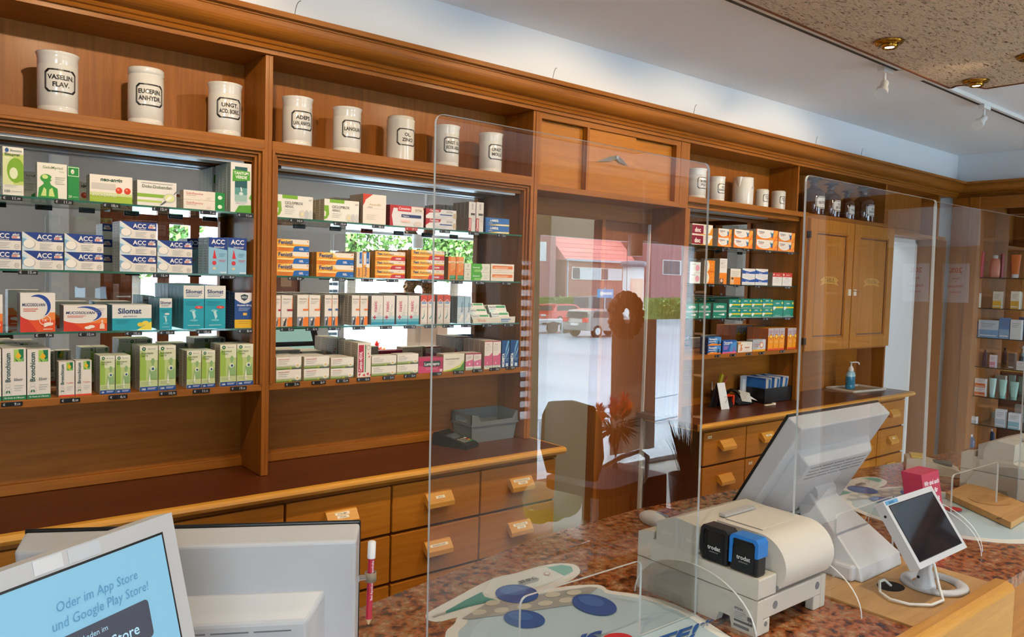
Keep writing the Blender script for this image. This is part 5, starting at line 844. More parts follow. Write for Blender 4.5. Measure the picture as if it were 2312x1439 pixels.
# ---- acrylic screens
TAU = math.radians(.8)
def scr(label, x0, x1, y, h=.90, yaw=0., oz=.145, fins=(0, 1), om=(.18, .168)):
    t = thing('acrylic_screen', label, 'screen', ((x0+x1)/2, y, CZ+.0028), group='clear acrylic screens on the counter'); t.rotation_euler = (-TAU, 0, yaw)
    W = (x1-x0)/2; e = .0025; r = .014; o0, o1 = -W+om[0], W-om[1]
    out = []; 
    def arc(cx_, cz_, a0, a1, rr=r, n=4): return [(cx_+rr*math.cos(math.radians(a0+(a1-a0)*i/n)), cz_+rr*math.sin(math.radians(a0+(a1-a0)*i/n))) for i in range(n+1)]
    out = [(-W, 0)]+[(o0, 0)]+arc(o0+r, oz-r, 180, 90)+arc(o1-r, oz-r, 90, 0)+[(o1, 0), (W, 0)]+arc(W-r, h-r, 0, 90)+arc(-W+r, h-r, 90, 180)
    # front/back faces as quads strips so that the cut-out stays open
    g = G()
    for yy, fl in ((-e, 0), (e, 1)):
        for a, b, c, dd in ((-W, o0, 0, oz), (o1, W, 0, oz)):
            q = [(a, yy, c), (b, yy, c), (b, yy, dd), (a, yy, dd)]; g.quad(*(q if not fl else q[::-1]), ACRYL)
        top = [(-W, yy, oz), (W, yy, oz)]+[(x, yy, z) for x, z in arc(W-r, h-r, 0, 90)+arc(-W+r, h-r, 90, 180)]
        g.add(top, [tuple(range(len(top))) if not fl else tuple(range(len(top)-1, -1, -1))], ACRYL)
    g.obj('pane', t, local=True)
    g = G(); n = len(out); vs = []
    for x, z in out: vs += [(x, -e, z), (x, e, z)]
    g.add(vs, [(2*i, 2*((i+1) % n), 2*((i+1) % n)+1, 2*i+1) for i in range(n)], EDGE); g.obj('polished_edge', t, local=True)
    for f in fins:
        xf = -W+.012 if f == 0 else W-.012; g = G(); R_, hh = .15, .105; m = 24
        pts = [(R_*math.cos(math.pi*i/m), hh*math.sin(math.pi*i/m)) for i in range(m+1)]
        for xx, fl in ((xf-.002, 1), (xf+.002, 0)): g.add([(xx, yy, z) for yy, z in pts], [tuple(range(m+1)) if fl == 0 else tuple(range(m, -1, -1))], ACRYL)
        ft = g.obj('foot_fin', t, local=True)
        vs = []
        for yy, z in pts: vs += [(xf-.002, yy, z), (xf+.002, yy, z)]
        G().add(vs, [(2*i, 2*i+2, 2*i+3, 2*i+1) for i in range(m)], EDGE).obj('polished_edge', ft, local=True)
    return t
S1Y, S2Y = -1.519, -1.585
scr('clear acrylic screen before the mirrored bays, reflecting the street, left of the receipt printer', .625, 1.268, S1Y)
def atx(px, py, y): return onY(px, py, y).x
scr('clear acrylic screen in front of the right till and the panelled doors', atx(1832, 408, S2Y), atx(2125, 465, S2Y), S2Y, fins=(0, 1))
x3 = atx(2131, 468, S2Y); scr('clear acrylic screen at the right edge, before the wall display cabinet', x3, x3+.66, S2Y, yaw=math.radians(-1.85), fins=(0, 1))
# ---- printed counter mats
def chai(p): return [q for i in range(len(p)) for q in (p[i]*.75+p[(i+1) % len(p)]*.25, p[i]*.25+p[(i+1) % len(p)]*.75)]
def pz(pts, z): return [tuple(onZ(x, y, z)) for x, y in pts]
def mat(off, name_label, z0, keep=1.0):
    D = V3(off)
    def pp(pts, z): return [V3(q)+D for q in pz(pts, CZ)] if 0 else [V3((q[0]+D.x, q[1]+D.y, z)) for q in pz(pts, CZ)]
    MW, MB = pm('#e9ebe6', .25), pm('#b9d2de', .25); Z = z0
    g = G()
    th = [(960, 1395), (963, 1386), (1000, 1366), (1040, 1345), (1062, 1332), (1090, 1318), (1125, 1303), (1160, 1297), (1190, 1288), (1225, 1278), (1260, 1273), (1290, 1274), (1305, 1280), (1312, 1292), (1300, 1305), (1275, 1318), (1240, 1330), (1150, 1372), (1030, 1395), (990, 1406), (968, 1403)]
    g.prism(chai(pp(th, Z)), (0, 0, .0008), MW)
    ov = [V3((q[0]+D.x, q[1]+D.y, Z)) for q in pz([(1030, 1398), (1045, 1385), (1100, 1362), (1180, 1340), (1260, 1328), (1300, 1323), (1350, 1321), (1366, 1327), (1370, 1335), (1440, 1343), (1510, 1360), (1575, 1390), (1625, 1425)], CZ)]
    ov += [V3((x+D.x, y+D.y, Z)) for x, y in ((1.235, -1.66), (1.16, -1.74), (1.05, -1.79), (.93, -1.78), (.83, -1.71), (.77, -1.6), (.75, -1.48), (.765, -1.38))] + [V3((q[0]+D.x, q[1]+D.y, Z)) for q in pz([(1000, 1430), (1028, 1410)], CZ)]
    ov = chai(chai(ov)); g.prism([p+V3((0, 0, .0001)) for p in ov], (0, 0, .0008), MW)
    cen = sum(ov, V3())/len(ov); g.prism([cen+(p-cen)*.91+V3((0, 0, .0006)) for p in ov], (0, 0, .0005), MB)
    g.obj('printed_sheet', None if 0 else t_)
    L = [Z+.0016]
    def fl(pts, c):
        L[0] += .00012; gg.add(pp(pts, L[0]), [tuple(range(len(pts)))], pm(c, .3))
    def el(x, y, rx, ry, c, rot=0, n=22): fl([(x+rx*math.cos(a)*math.cos(rot)-ry*math.sin(a)*math.sin(rot), y+rx*math.cos(a)*math.sin(rot)+ry*math.sin(a)*math.cos(rot)) for a in [2*math.pi*i/n for i in range(n)]], c)
    gg = G()
    fl([(975, 1395), (1008, 1383), (1010, 1387), (980, 1397)], '#b4b8b4'); fl([(1006, 1383), (1050, 1358), (1088, 1339), (1094, 1350), (1122, 1358), (1060, 1372), (1008, 1388)], '#2f8f84')
    fl([(1110, 1312), (1230, 1283), (1285, 1300), (1180, 1345), (1110, 1352), (1092, 1340)], '#dfe3de'); fl([(1234, 1284), (1268, 1278), (1290, 1282), (1294, 1292), (1274, 1303)], '#6fb8ae')
    fl([(1172, 1316), (1210, 1306), (1218, 1310), (1214, 1316), (1178, 1326), (1170, 1322)], '#a9b0ac')
    fl([(1043, 1400), (1098, 1366), (1330, 1328), (1350, 1330), (1300, 1368), (1160, 1388), (1060, 1402)], '#a3a7a6')
    for x, y in ((1082, 1386), (1132, 1381), (1184, 1373), (1112, 1365), (1231, 1366), (1279, 1359), (1248, 1347), (1296, 1342)): el(x, y, 17, 6, '#cbcabb', -.1)
    el(1167, 1345, 49, 21, '#2c5ca6', .05); el(1184, 1402, 47, 20, '#2c5ca6', .1); el(1342, 1370, 52, 22, '#2c5ca6', .22)
    el(1158, 1338, 30, 11, '#3f72ba', .05); el(1175, 1396, 28, 10, '#3f72ba', .1); el(1335, 1362, 30, 11, '#3f72ba', .22)
    el(1235, 1300, 7, 3.5, '#c05a5a'); el(1235, 1300, 5.6, 2.7, '#dfe3de'); el(1395, 1449, 35, 14, '#c82838')
    def tx(s, px, py, ux, uy, h, c, bold=.03, vx=None):
        a = onZ(px, py, CZ); b = onZ(px+ux, py+uy, CZ); U_ = (b-a).normalized(); W_2 = (onZ(px+vx, py-30, CZ)-a).normalized() if vx is not None else V3((-U_.y, U_.x, 0)); gg.text(s, (a.x+D.x, a.y+D.y, L[0]+.0004), U_, W_2, h, pm(c, .3), 'l', bold)
    tx('37.0°C', 1176, 1323, 30, -9, .012, '#2c3438'); tx('IS', 1300, 1468, 50, -12, .05, '#1f55a0', .04, 14); tx('TE!*', 1468, 1478, 50, -18, .06, '#1f55a0', .03, 16)
    gg.obj('printed_pattern', t_)
t_ = thing('counter_mat', 'white cut-out counter mat with thermometer and blue pills, near acrylic screen', 'counter mat', (1.0, -1.5, CZ))
mat((0, 0, 0), '', CZ+.0003)
t_ = thing('counter_mat', 'white cut-out counter mat with thermometer on the far counter, under wooden board', 'counter mat', (2.45, -1.45, CZ))
mat((1.47, -.01, 0), '', CZ+.0003)
# ---- receipt printers
PB = pm('#c9c4b8', .45, bump=.03, bscale=900); PB2 = pm('#d2cdc2', .45); PD = pm('#77787a', .5)
def printer(label, X, Y):
    t = thing('receipt_printer', label, 'printer', (X, Y, CZ), group='receipt printers on the counter')
    o = V3((X, Y, CZ)); W = .25; Ln_ = .30
    def pr(prof, x0, x1, m, name, bev=.003, par=None):   # prof in (y, z) local: y 0 = near end
        return G().prism([(o.x+x0, o.y+y, o.z+z) for y, z in prof], (x1-x0, 0, 0), m).obj(name, par or t, bevel=bev)
    g = G()
    g.prism([(o.x, o.y, o.z+.0005), (o.x, o.y+.055, o.z+.0005), (o.x, o.y+.06, o.z+.022), (o.x, o.y+.085, o.z+.022), (o.x, o.y+.092, o.z+.0005), (o.x, o.y+Ln_, o.z+.0005), (o.x, o.y+Ln_, o.z+.07), (o.x, o.y, o.z+.07)], (.02, 0, 0), PB)
    g.box(o.x+W-.02, o.x+W, o.y, o.y+Ln_, o.z+.0005, o.z+.07, PB); g.box(o.x+.02, o.x+W-.02, o.y, o.y+Ln_, o.z+.03, o.z+.07, PB)
    g.box(o.x+.02, o.x+.045, o.y, o.y+.02, o.z+.0005, o.z+.03, PB); g.box(o.x+W-.045, o.x+W-.02, o.y, o.y+.02, o.z+.0005, o.z+.03, PB)
    base = g.obj('base', t, bevel=.0025)
    for xx, zz, rr in ((.06, .05, .008), (W-.035, .052, .008), (.03, .02, .005)): G().tube([(o.x+xx, o.y-.0006, o.z+zz), (o.x+xx, o.y+.001, o.z+zz)], rr, PD, 18).obj('screw_cap', base)
    g = G(); L0 = V3((o.x-.0006, o.y+.065, o.z+.01)); decals(g, (o.x-.0003, o.y+.052, o.z+.004), (0, -.046, 0), (0, 0, .045), (-1, 0, 0), [R(0, 0, 1, 1, '#cfccc4'), T('EPSON', .25, .82, .1, '#333', .4, 'c', .03), Ln(.05, .7, .6, 4, '#777', .08, .02), Ln(.05, .3, .95, 1, '#555', .1, .1), R(.7, .5, .95, .68, '#555'), T('CE', .85, .36, .12, '#333', .2), R(.05, .08, .8, .2, '#666')]); g.obj('rating_sticker', base)
    pr([(0, .072), (0, .112), (.14, .112), (.145, .118), (Ln_, .118), (Ln_, .072)], 0, .06, PB, 'lower_cover')
    pr([(.004, .074), (.004, .078), (Ln_, .118), (Ln_, .072)], .06, W, PB, 'side_cover')
    pr([(-.003, .078), (-.003, .085), (.02, .088), (.02, .074)], .06, W-.02, PD, 'paper_slot', .001)
    pr([(.145, .118), (.143, .176), (.20, .180), (.25, .160), (.25, .118)], 0, W, PB, 'rear_tower', .004)
    dr = []; 
    for i in range(29): a_ = math.radians(90+130*i/28); dr.append((.045+.062*math.cos(a_), .118+.06*math.sin(a_)))
    pr([(.145, .178)]+dr+[(.012, .088), (.05, .088), (.145, .1)], .065, W-.005, PB2, 'paper_roll_cover', .002)
    g = G(); g.box(o.x+.085, o.x+W-.04, o.y+.055, o.y+.135, o.z+.1782, o.z+.1792, PB2); g.box(o.x+.083, o.x+.085, o.y+.05, o.y+.137, o.z+.178, o.z+.1795, PD); g.obj('lid_seam', t)
    pr([(.142, .179), (.142, .184), (.158, .186), (.158, .18)], .09, W-.05, pm('#aeb0ae', .3), 'tear_bar', .001)
    pr([(.26, .118), (.26, .135), (.30, .125), (.30, .118)], 0, .05, PB, 'key_panel', .002)
    return t
p1_ = printer('beige receipt printer holding two black stamps, between the first two acrylic screens', 1.28, -1.652)
p2_ = printer('beige receipt printer at the right edge of the photo, behind the third screen', 2.83, -1.72)
# two self-inking stamps parked on the first printer
def stamp(label, X, Y, col, pr_='trodat'):
    t = thing('self_inking_stamp', label, 'stamp', (X, Y, CZ+.112))
    w, h, d = .062, .072, .030; z0 = CZ+.1125
    G().box(X, X+d, Y-w, Y, z0, z0+h*.72, BLACK).obj('housing', t, bevel=.004)
    g = G(); g.prism([(X-.0015, Y-w-.001, z0+h*.5), (X-.0015, Y-w-.001, z0+h*.9), (X-.0015, Y-w+.005, z0+h), (X-.0015, Y-.005, z0+h), (X-.0015, Y+.001, z0+h*.9), (X-.0015, Y+.001, z0+h*.2), (X-.0015, Y-.005, z0+h*.2), (X-.0015, Y-.006, z0+h*.86), (X-.0015, Y-.01, z0+h*.9), (X-.0015, Y-w+.01, z0+h*.9), (X-.0015, Y-w+.006, z0+h*.82), (X-.0015, Y-w+.006, z0+h*.5)], (d+.003, 0, 0), pm(col, .35))
    g.obj('frame', t, bevel=.0015)
    G().box(X+.001, X+d-.001, Y-w+.007, Y-.007, z0+h*.6, z0+h*.97, pm('#1c1e20', .12, coat=.6)).obj('window', t, bevel=.002)
    G().box(X-.0006, X, Y-w+.008, Y-.008, z0+.004, z0+h*.85, pm('#0c0d0f', .2)).text(pr_, (X-.001, Y-w/2, z0+h*.36), (0, -1, 0), (0, 0, 1), .0082, pm('#e4e4e4', .4), bold=.012).text('professional', (X-.001, Y-w/2, z0+h*.28), (0, -1, 0), (0, 0, 1), .0028, pm('#9a9a9a', .4)).obj('front_plate', t)
    return t
stamp('all black self-inking stamp standing left on the receipt printer', 1.284, -1.515, '#16171a')
stamp('black self-inking stamp with bright blue frame on the receipt printer', 1.284, -1.583, '#1f78cc')
# ---- tills
TW = pm('#c6c8cb', .38); TG = pm('#aab0b6', .4)
def till(label, top, yaw, tilt, W=.42, H=.34, arm=True):
    """top: centre of the monitor's upper back edge"""
    t = thing('till', label, 'till', (top[0], top[1], CZ), yaw and 0. or 0., group='tills on the counter'); OFF[t.name] = V3((0, 0, 0)); t.rotation_euler = (0, 0, yaw)
    zt = top[2]-CZ; ct, st = math.cos(tilt), math.sin(tilt)
    def mp(x, y, z): return (x, y*ct-z*st*-1*-1 if 0 else y*ct+(-z)*st, zt+z*ct+y*st)   # z <= 0 measured down the panel, +y towards the screen side
    def bxm(g, x0, x1, y0, y1, z0, z1, m, i=0.):
        P8 = [mp(x, y, z) for x, y, z in ((x0, y1, z0), (x1, y1, z0), (x1, y1, z1), (x0, y1, z1), (x0+i, y0, z0+i), (x1-i, y0, z0+i), (x1-i, y0, z1-i), (x0+i, y0, z1-i))]
        return g.add(P8, [(0, 1, 2, 3), (7, 6, 5, 4), (0, 4, 5, 1), (1, 5, 6, 2), (2, 6, 7, 3), (3, 7, 4, 0)], m)
    bxm(G(), -W/2, W/2, 0, .042, -H, 0, TW, .004).obj('monitor_shell', t, local=True, bevel=.004, seg=3)
    bxm(G(), -W/2-.001, W/2+.001, .042, .0475, -H-.001, .002, BLACK).obj('black_bezel', t, local=True, bevel=.002)
    bxm(G(), -W/2+.02, W/2-.02, .0475, .0482, -H+.02, -.02, pm('#1a2430', .08)).obj('touch_screen', t, local=True)
    g = G()
    for k_, (a_, b_, c_) in enumerate(((.06, .14, '#9cc4bc'), (.17, .27, '#a8d0c4'), (.3, .31, '#2c4a54'))):
        bxm(g, -W/2+.03, W/2-.04, .0482, .0486, -b_, -a_, pm(c_, .3, emit=.7))
    g.obj('displayed_windows', t, local=True)
    hs = bxm(G(), -W*.40, W*.40, -.035, .001, -H*.92, -.07, TW, .022).obj('rear_housing', t, local=True, bevel=.004)
    g = G()
    for r_ in range(4):
        for c_ in range(5): bxm(g, -W*.31+c_*W*.125, -W*.31+c_*W*.125+W*.11, -.0358, -.0345, -.104-r_*.011, -.1025-r_*.011, pm('#6c747c', .6))
    g.obj('vent_slots', hs, local=True)
    if arm:
        A = mp(0, -.035, -H*.62); ay, az = A[1], A[2]
        fy = -.062-(.0); hw0, hw1 = .055, .1
        prof = [(ay-.012, az+.012, hw0), (ay-.035, az-.012, hw0*1.05), (-.09, .035, hw1), (-.097, .0045, hw1)]
        g = G(); vs = []
        for y, z, hw in prof: vs += [(-hw, y, z), (hw, y, z)]
        bkp = [(ay+.02, az+.012, hw0), (ay+.02, az-.02, hw0*1.05), (ay-.03, .04, hw1*.92), (ay+.02, .0045, hw1)]
        for y, z, hw in bkp: vs += [(-hw, y, z), (hw, y, z)]
        n = 4; fs = [(2*i, 2*i+2, 2*i+3, 2*i+1) for i in range(3)]+[(2*(i+n), 2*(i+n)+1, 2*(i+n)+3, 2*(i+n)+2) for i in range(3)]
        fs += [(2*i, 2*(i+n), 2*(i+n)+2, 2*i+2) for i in range(3)]+[(2*i+1, 2*i+3, 2*(i+n)+3, 2*(i+n)+1) for i in range(3)]+[(0, 1, 2*n+1, 2*n), (6, 14, 15, 7)]
        g.add(vs, fs, TW); g.obj('stand_arm', t, local=True, bevel=.006, seg=3)
        G().tube([(-hw0*.8, ay-.002, az+.01), (hw0*.8, ay-.002, az+.01)], .024, TW, 20).obj('hinge', t, local=True)
        G().box(-.115, .09, -.08, ay+.06, .0045, .04, TW).obj('base_box', t, local=True, bevel=.006)
        g = G(); g.tube([(-.02, ay, .1), (-.1, ay+.02, .09), (-.13, ay+.05, .07), (-.12, ay+.1, .04)], .006, pm('#3a3c40', .5)); g.tube([(-.02, ay, .12), (-.12, ay+.03, .11), (-.15, ay+.08, .05)], .005, pm('#8a8e92', .5)); g.obj('cables', t, local=True)
    return t
Y2 = -1.548; l_ = onY(1812, 967, Y2); r_2 = onY(2015, 930, Y2)
till('white till monitor seen from behind, tilted back on its stand behind second screen', ((l_.x+r_2.x)/2, Y2, (l_.z+r_2.z)/2), 0., math.radians(30), W=r_2.x-l_.x)
ZL = 1.262; l_ = onZ(22, 1240, ZL); r_2 = onZ(812, 1215, ZL); dv = r_2-l_
till('white till monitor seen from behind at lower left, pencil clipped to its side', tuple((l_+r_2)/2), math.atan2(dv.y, dv.x), math.radians(9), W=dv.length)
# pencil clipped to the left till
pc_ = r_2+V3((.028, -.012, 0)); t = thing('pencil', 'red pencil with white cap clipped upright to the side of the left till', 'pencil', (pc_.x, pc_.y, 1.1))
PR = pm('#b81f3c', .35); za, zb_ = onY(840, 1222, pc_.y).z, onY(832, 1412, pc_.y).z; xa, xb = onY(840, 1222, pc_.y).x, onY(832, 1412, pc_.y).x
def pl(k): return (xa+(xb-xa)*k, pc_.y, za+(zb_-za)*k)
G().tube([pl(.2), pl(.92)], .0042, PR, 8, False).obj('painted_shaft', t); G().tube([pl(0), pl(.01), pl(.2)], [.0035, .0052, .0052], pm('#e2e2e0', .35), 14).obj('cap', t); G().tube([pl(.92), pl(.99)], [.004, .001], pm('#d8b890', .6), 8).obj('tip', t)
g = G(); 
for k in (.26, .5): g.text('Bad Apotheke', pl(k+.2), (0, 0, 1) if 0 else (V3(pl(0))-V3(pl(1))), (-1, 0, 0), .003, pm('#e6c8cc', .4), 'l', bold=.02, fn=lambda x, y, k=k: (V3(pl(k+.19))+(V3(pl(0))-V3(pl(1))).normalized()*x+V3((-y+.0012, -.0046, 0))))
g.obj('lettering', t)
t2 = thing('pencil_clip', 'small metal clip with grey loop holding the pencil on the till', 'clip', (pc_.x-.02, pc_.y, pl(.42)[2]))
G().lathe([(.006, -.006), (.0075, -.006), (.0075, .006), (.006, .006), (.006, -.006)], pl(.42), pm('#8a7c68', .6), 18).obj('loop', t2)
G().tube([(pl(.42)[0]-.0075, pc_.y, pl(.42)[2]), (pl(.42)[0]-.016, pc_.y+.002, pl(.42)[2])], .0045, CHROME, 12).obj('metal_clip', t2)
# ---- customer displays
def display(name, label, TL, U, Vd, W, H, fill, bez=.014, group=None, base=None):
    t = thing(name, label, 'customer display', tuple(base if base else TL), group=group); U = V3(U).normalized(); Vd = V3(Vd).normalized(); N = U.cross(-Vd) ; TL = V3(TL)
    if N.dot(CAM-TL) < 0: N = -N
    def q(x, y, n): return TL+U*x+Vd*y+N*n
    def slab(g, x0, x1, y0, y1, n0, n1, m): g.prism([q(x0, y0, n0), q(x1, y0, n0), q(x1, y1, n0), q(x0, y1, n0)], N*(n1-n0), m)
    g = G(); slab(g, 0, W, 0, H, -.022, 0, TW); g.obj('bezel', t, bevel=.0025, seg=3)
    g = G(); slab(g, bez-.002, W-bez+.002, bez-.002, H-bez+.002, 0, .0004, BLACK); fr_ = g.obj('screen_edge', t)
    g = G(); fill(g, q, slab, W, H, bez); g.obj('screen', t)
    return t, q, N
def fillA(g, q, slab, W, H, b):
    slab(g, b, W-b, b, H-b, .0004, .0008, pm('#161d28', .04, coat=.5))
    slab(g, .006, .06, .002, b-.004, 0, .0006, pm('#5c9cc8', .4)); O = q(.03, b-.0055, .001); g.text('ABDATA', O, q(1, 0, 0)-q(0, 0, 0), q(0, 0, 0)-q(0, 1, 0), .004, pm('#1f4f80', .4), fit=.03)
TLd = onY(1993, 1133, -1.70)
td, q, N = display('customer_display', 'small white customer display with dark screen on ring foot, beside the right till', TLd, (1, -.01, 0), (-.006, -.571, -.821), .235, .148, fillA, base=(1.82, -1.745, CZ))
c0 = q(.1175, .10, -.022); fb = V3((1.815, -1.73, CZ+.006))
G().tube([q(.12, .11, -.02), q(.12, .13, -.03), (1.80, -1.74, CZ+.05), (1.795, -1.742, CZ+.014)], [.02, .014, .012, .022], TW, 14).obj('neck', td)
G().lathe([(.045, .001), (.047, .008), (.058, .012), (.068, .008), (.07, .001), (.045, .001)], (1.835, -1.745, CZ+.0045), TW, 36).obj('ring_foot', td)
G().lathe([(0, .001), (.024, .001), (.024, .012), (0, .014)], (1.79, -1.742, CZ+.0045), TW, 22).obj('foot_pad', td)
for k in (0, 1): G().tube([q(-.0003, .05+k*.13-.02, -.012), q(.001, .05+k*.13-.02, -.012)], .003, BLACK, 12).obj('side_socket', td)
tag(G().tube([tuple(q(.09, .13, -.02)), (1.765, -1.77, CZ+.075), (1.76, -1.785, CZ+.03), (1.745, -1.80, CZ+.011), (1.70, -1.795, CZ+.010), (1.665, -1.765, CZ+.010), (1.655, -1.73, CZ+.011), (1.672, -1.70, CZ+.012), (1.70, -1.685, CZ+.024), (1.73, -1.682, CZ+.02), (1.745, -1.69, CZ+.006)], .0032, pm('#dcdcd6', .4), 8).obj('display_cable'), 'white looped cable of the small display running into the board hole', 'cable')
SCRB = pm('#7fb6d4', .5, emit=.3); SCRD = pm('#454a5a', .5, emit=.12); SCRT = pm('#5790b8', .5, emit=.2); SCRW = pm('#a9d0e4', .5, emit=.35); SCRC = pm('#1f9cc4', .5, emit=.3)
def fillB(g, q, slab, W, H, b):
    slab(g, b, W-b, b, H-b, .0004, .0007, SCRB)
    U = (q(1, 0, 0)-q(0, 0, 0)); D_n = (q(0, 0, 0)-q(0, 1, 0))
    def tx(s, x, y, h, m, n=.0012, bold=.0, fit=None): g.text(s, q(x, y, n), U, D_n, h, m, 'l', bold, fit=fit, shear=.12 if m is SCRT else 0)
    k = W
    tx('Oder im App Store', W-.128, .0455, .0078, SCRT, fit=.078); tx('und Google Play Store!', W-.134, .0585, .0078, SCRT, fit=.093)
    def rr(x0, x1, y0, y1, r, m, n=.001):
        pts = []
        for sx, sy, a0 in ((x1-r, y1-r, 0), (x0+r, y1-r, 90), (x0+r, y0+r, 180), (x1-r, y0+r, 270)):
            for i in range(5): a = math.radians(a0+90*i/4); pts.append(q(sx+r*math.cos(a), sy+r*math.sin(a), n))
        g.add(pts, [tuple(range(len(pts)))], m)
    rr(W-.140, W-.044, .0655, .0985, .004, SCRD); tx('Laden im', W-.11, .0755, .0044, SCRW); tx('App Store', W-.111, .0905, .0088, SCRW, fit=.053, bold=.01)
    rr(W-.140, W-.044, .103, .136, .004, SCRD); tx('JETZT BEI', W-.11, .1085, .0036, SCRW); tx('Google Play', W-.111, .1205, .0078, SCRW, fit=.056, bold=.01)
    # bitten apple mark on the upper badge, play triangle on the lower one
    def elp(cx_, cy_, rx, ry, m, n, k_=18): g.add([q(cx_+rx*math.cos(2*math.pi*i/k_), cy_+ry*math.sin(2*math.pi*i/k_), n) for i in range(k_)], [tuple(range(k_))], m)
    ax, ay = W-.1235, .0825
    elp(ax-.0025, ay, .0042, .0052, SCRW, .0012); elp(ax+.0022, ay, .0042, .0052, SCRW, .00125); elp(ax+.0068, ay-.001, .0024, .0026, SCRD, .0014); elp(ax+.001, ay-.0072, .0012, .0024, SCRW, .0013)
    g.add([q(W-.128, .107, .0013), q(W-.128, .119, .0013), q(W-.118, .113, .0013)], [(0, 1, 2)], SCRW)
    # rounded app icon outline with a cross-like mark
    ic = (W-.215, .135); 
    for r_, m, n in ((.041, SCRC, .001), (.0395, SCRW, .0011)): rr(ic[0]-r_, ic[0]+r_, ic[1]-r_, ic[1]+r_, .014, m, n)
    for a, b_, c, dd in ((-.012, .012, -.03, .03), (-.03, .03, -.012, .012)): rr(ic[0]+a, ic[0]+b_, ic[1]+c, ic[1]+dd, .004, SCRC, .0013)
    for i, (a, b_, c_) in enumerate(((.02, .05, '#bfc8d4'), (.075, .1, '#c4ccd6'), (.14, .155, '#dfe4ea'), (.17, .19, '#d0d6de'))): slab(g, a+.02, b_+.03, .001, b-.004, .0003, .0005, pm(c_, .15, coat=.5))
TRb = onY(387, 1157, -1.70); Ub = V3((.873, .487, 0)); Vb = V3((.122, -.218, -.968)); Wb = .30
TLb = TRb-Ub*Wb
tb, q, N = display('advert_display', 'tilted white framed display with light blue app store advert, lower left corner', TLb, Ub, Vb, Wb, .21, fillB, bez=.0165, base=(.1, -1.80, CZ))
m_ = q(.15, .21, -.01); G().tube([q(.15, .16, -.022), q(.15, .2, -.04), (m_.x-.01, m_.y+.03, CZ+.03), (m_.x-.01, m_.y+.03, CZ+.01)], [.02, .016, .016, .03], TW, 14).obj('neck', tb)
G().lathe([(0, .0005), (.08, .0005), (.08, .008), (.02, .014), (0, .014)], (m_.x-.01, m_.y+.03, CZ), TW, 30).obj('foot', tb)
# ---- brochure box, wooden board, mouse, scanner
PINKR = pm('#b5304e', .4); B0 = onZ(2136, 1262, CZ)
t = thing('brochure_box', 'crimson cardboard leaflet dispenser leaning behind the small customer display', 'leaflet dispenser', (2.03, -1.68, CZ))
g = G(); x0, x1 = 2.015, 2.115; yb_ = -1.665
g.prism([(x0, yb_, CZ+.001), (x0, yb_+.045, CZ+.001), (x0, yb_+.085, CZ+.205), (x0, yb_+.035, CZ+.205)], (x1-x0, 0, 0), PINKR); g.obj('box', t, bevel=.001)
Vt = V3((0, .035, .204)).normalized(); Nf = V3((0, -.204, .035)).normalized(); g = G()
for i, (s, w) in enumerate((('Wir sind auch', .085), ('online für', .065), ('Sie da - mit', .08), ('unserer', .05), ('App.', .03))): g.text(s, V3(((x0+x1)/2, yb_, CZ))+Vt*(.178-i*.021)+Nf*.0012, (1, 0, 0), Vt, .011, pm('#f0e8ea', .5), bold=.03, fit=w)
g.obj('lettering', t)
G().box(x0-.004, x1+.004, yb_-.01, yb_+.05, CZ+.0005, CZ+.012, PINKR).obj('plinth', t, bevel=.001)
t = thing('wooden_board', 'thick light wooden payment board with shallow round hollow on the far mat', 'board', (2.55, -1.58, CZ+.003), rz=0)
a, b, c = onZ(2135, 1115, .948), onZ(2283, 1183, .948), onZ(2340, 1150, .948); d4 = a+(c-b)
g = G().prism([(p.x, p.y, CZ+.0035) for p in (a, b, c, d4)], (0, 0, .018), wood('beech_board', '#b98a50', '#cd9f62', 'x', rough=.45)); g.obj('board', t, bevel=.003)
cc = (a+b+c+d4)/4; G().lathe([(0, .0), (.05, .0006), (.056, .0010)], (cc.x, cc.y, CZ+.0215), wood('beech_hollow', '#b08048', '#c4965a', 'x'), 30, sx=1.2).obj('hollow', t)
e_ = (b-a).normalized(); G().text('VISTA', b-e_*.07+V3((.02, .02, 0))+V3((0, 0, .0003)) if 0 else V3((b.x-.005, b.y+.03, CZ+.0219)), (c-b), V3((-(c-b).y, (c-b).x, 0)), .009, pm('#3a2818', .6), 'l', .04).obj('branded_lettering', t)
t = thing('computer_mouse', 'white computer mouse behind the first receipt printer', 'mouse', (1.655, -1.085, CZ))
G().ball((1.655, -1.085, CZ+.012), (.03, .052, .022), WHITE, 20, 12).obj('shell', t); G().box(1.654, 1.656, -1.13, -1.09, CZ+.026, CZ+.035, TG).obj('button_seam', t)
t = thing('card_reader', 'cream card reader with yellow flap on the far end of the counter', 'card reader', (2.98, -1.27, CZ), rz=.5)
G().prism([(-.05, y, z) for y, z in ((-.09, .001), (-.09, .02), (-.06, .03), (.05, .055), (.09, .05), (.09, .001))], (.1, 0, 0), pm('#cfc4ae', .45)).obj('body', t, local=True, bevel=.006)
G().box(-.035, .035, .03, .075, .054, .062, pm('#d8b420', .4)).obj('flap', t, local=True, bevel=.002); G().box(-.03, .03, -.06, 0, .034, .044, pm('#55585c', .5)).obj('keypad', t, local=True, bevel=.002)
_n = V3((0, -math.cos(TAU), math.sin(TAU))); _P = V3((1, S1Y, CZ))
def Sp(px, py, yw):
    d = ray(px, py); t = (_P-CAM).dot(_n)/d.dot(_n); P = CAM+d*t; r = d-_n*(2*d.dot(_n)); return P+r*((yw-P.y)/r.y)
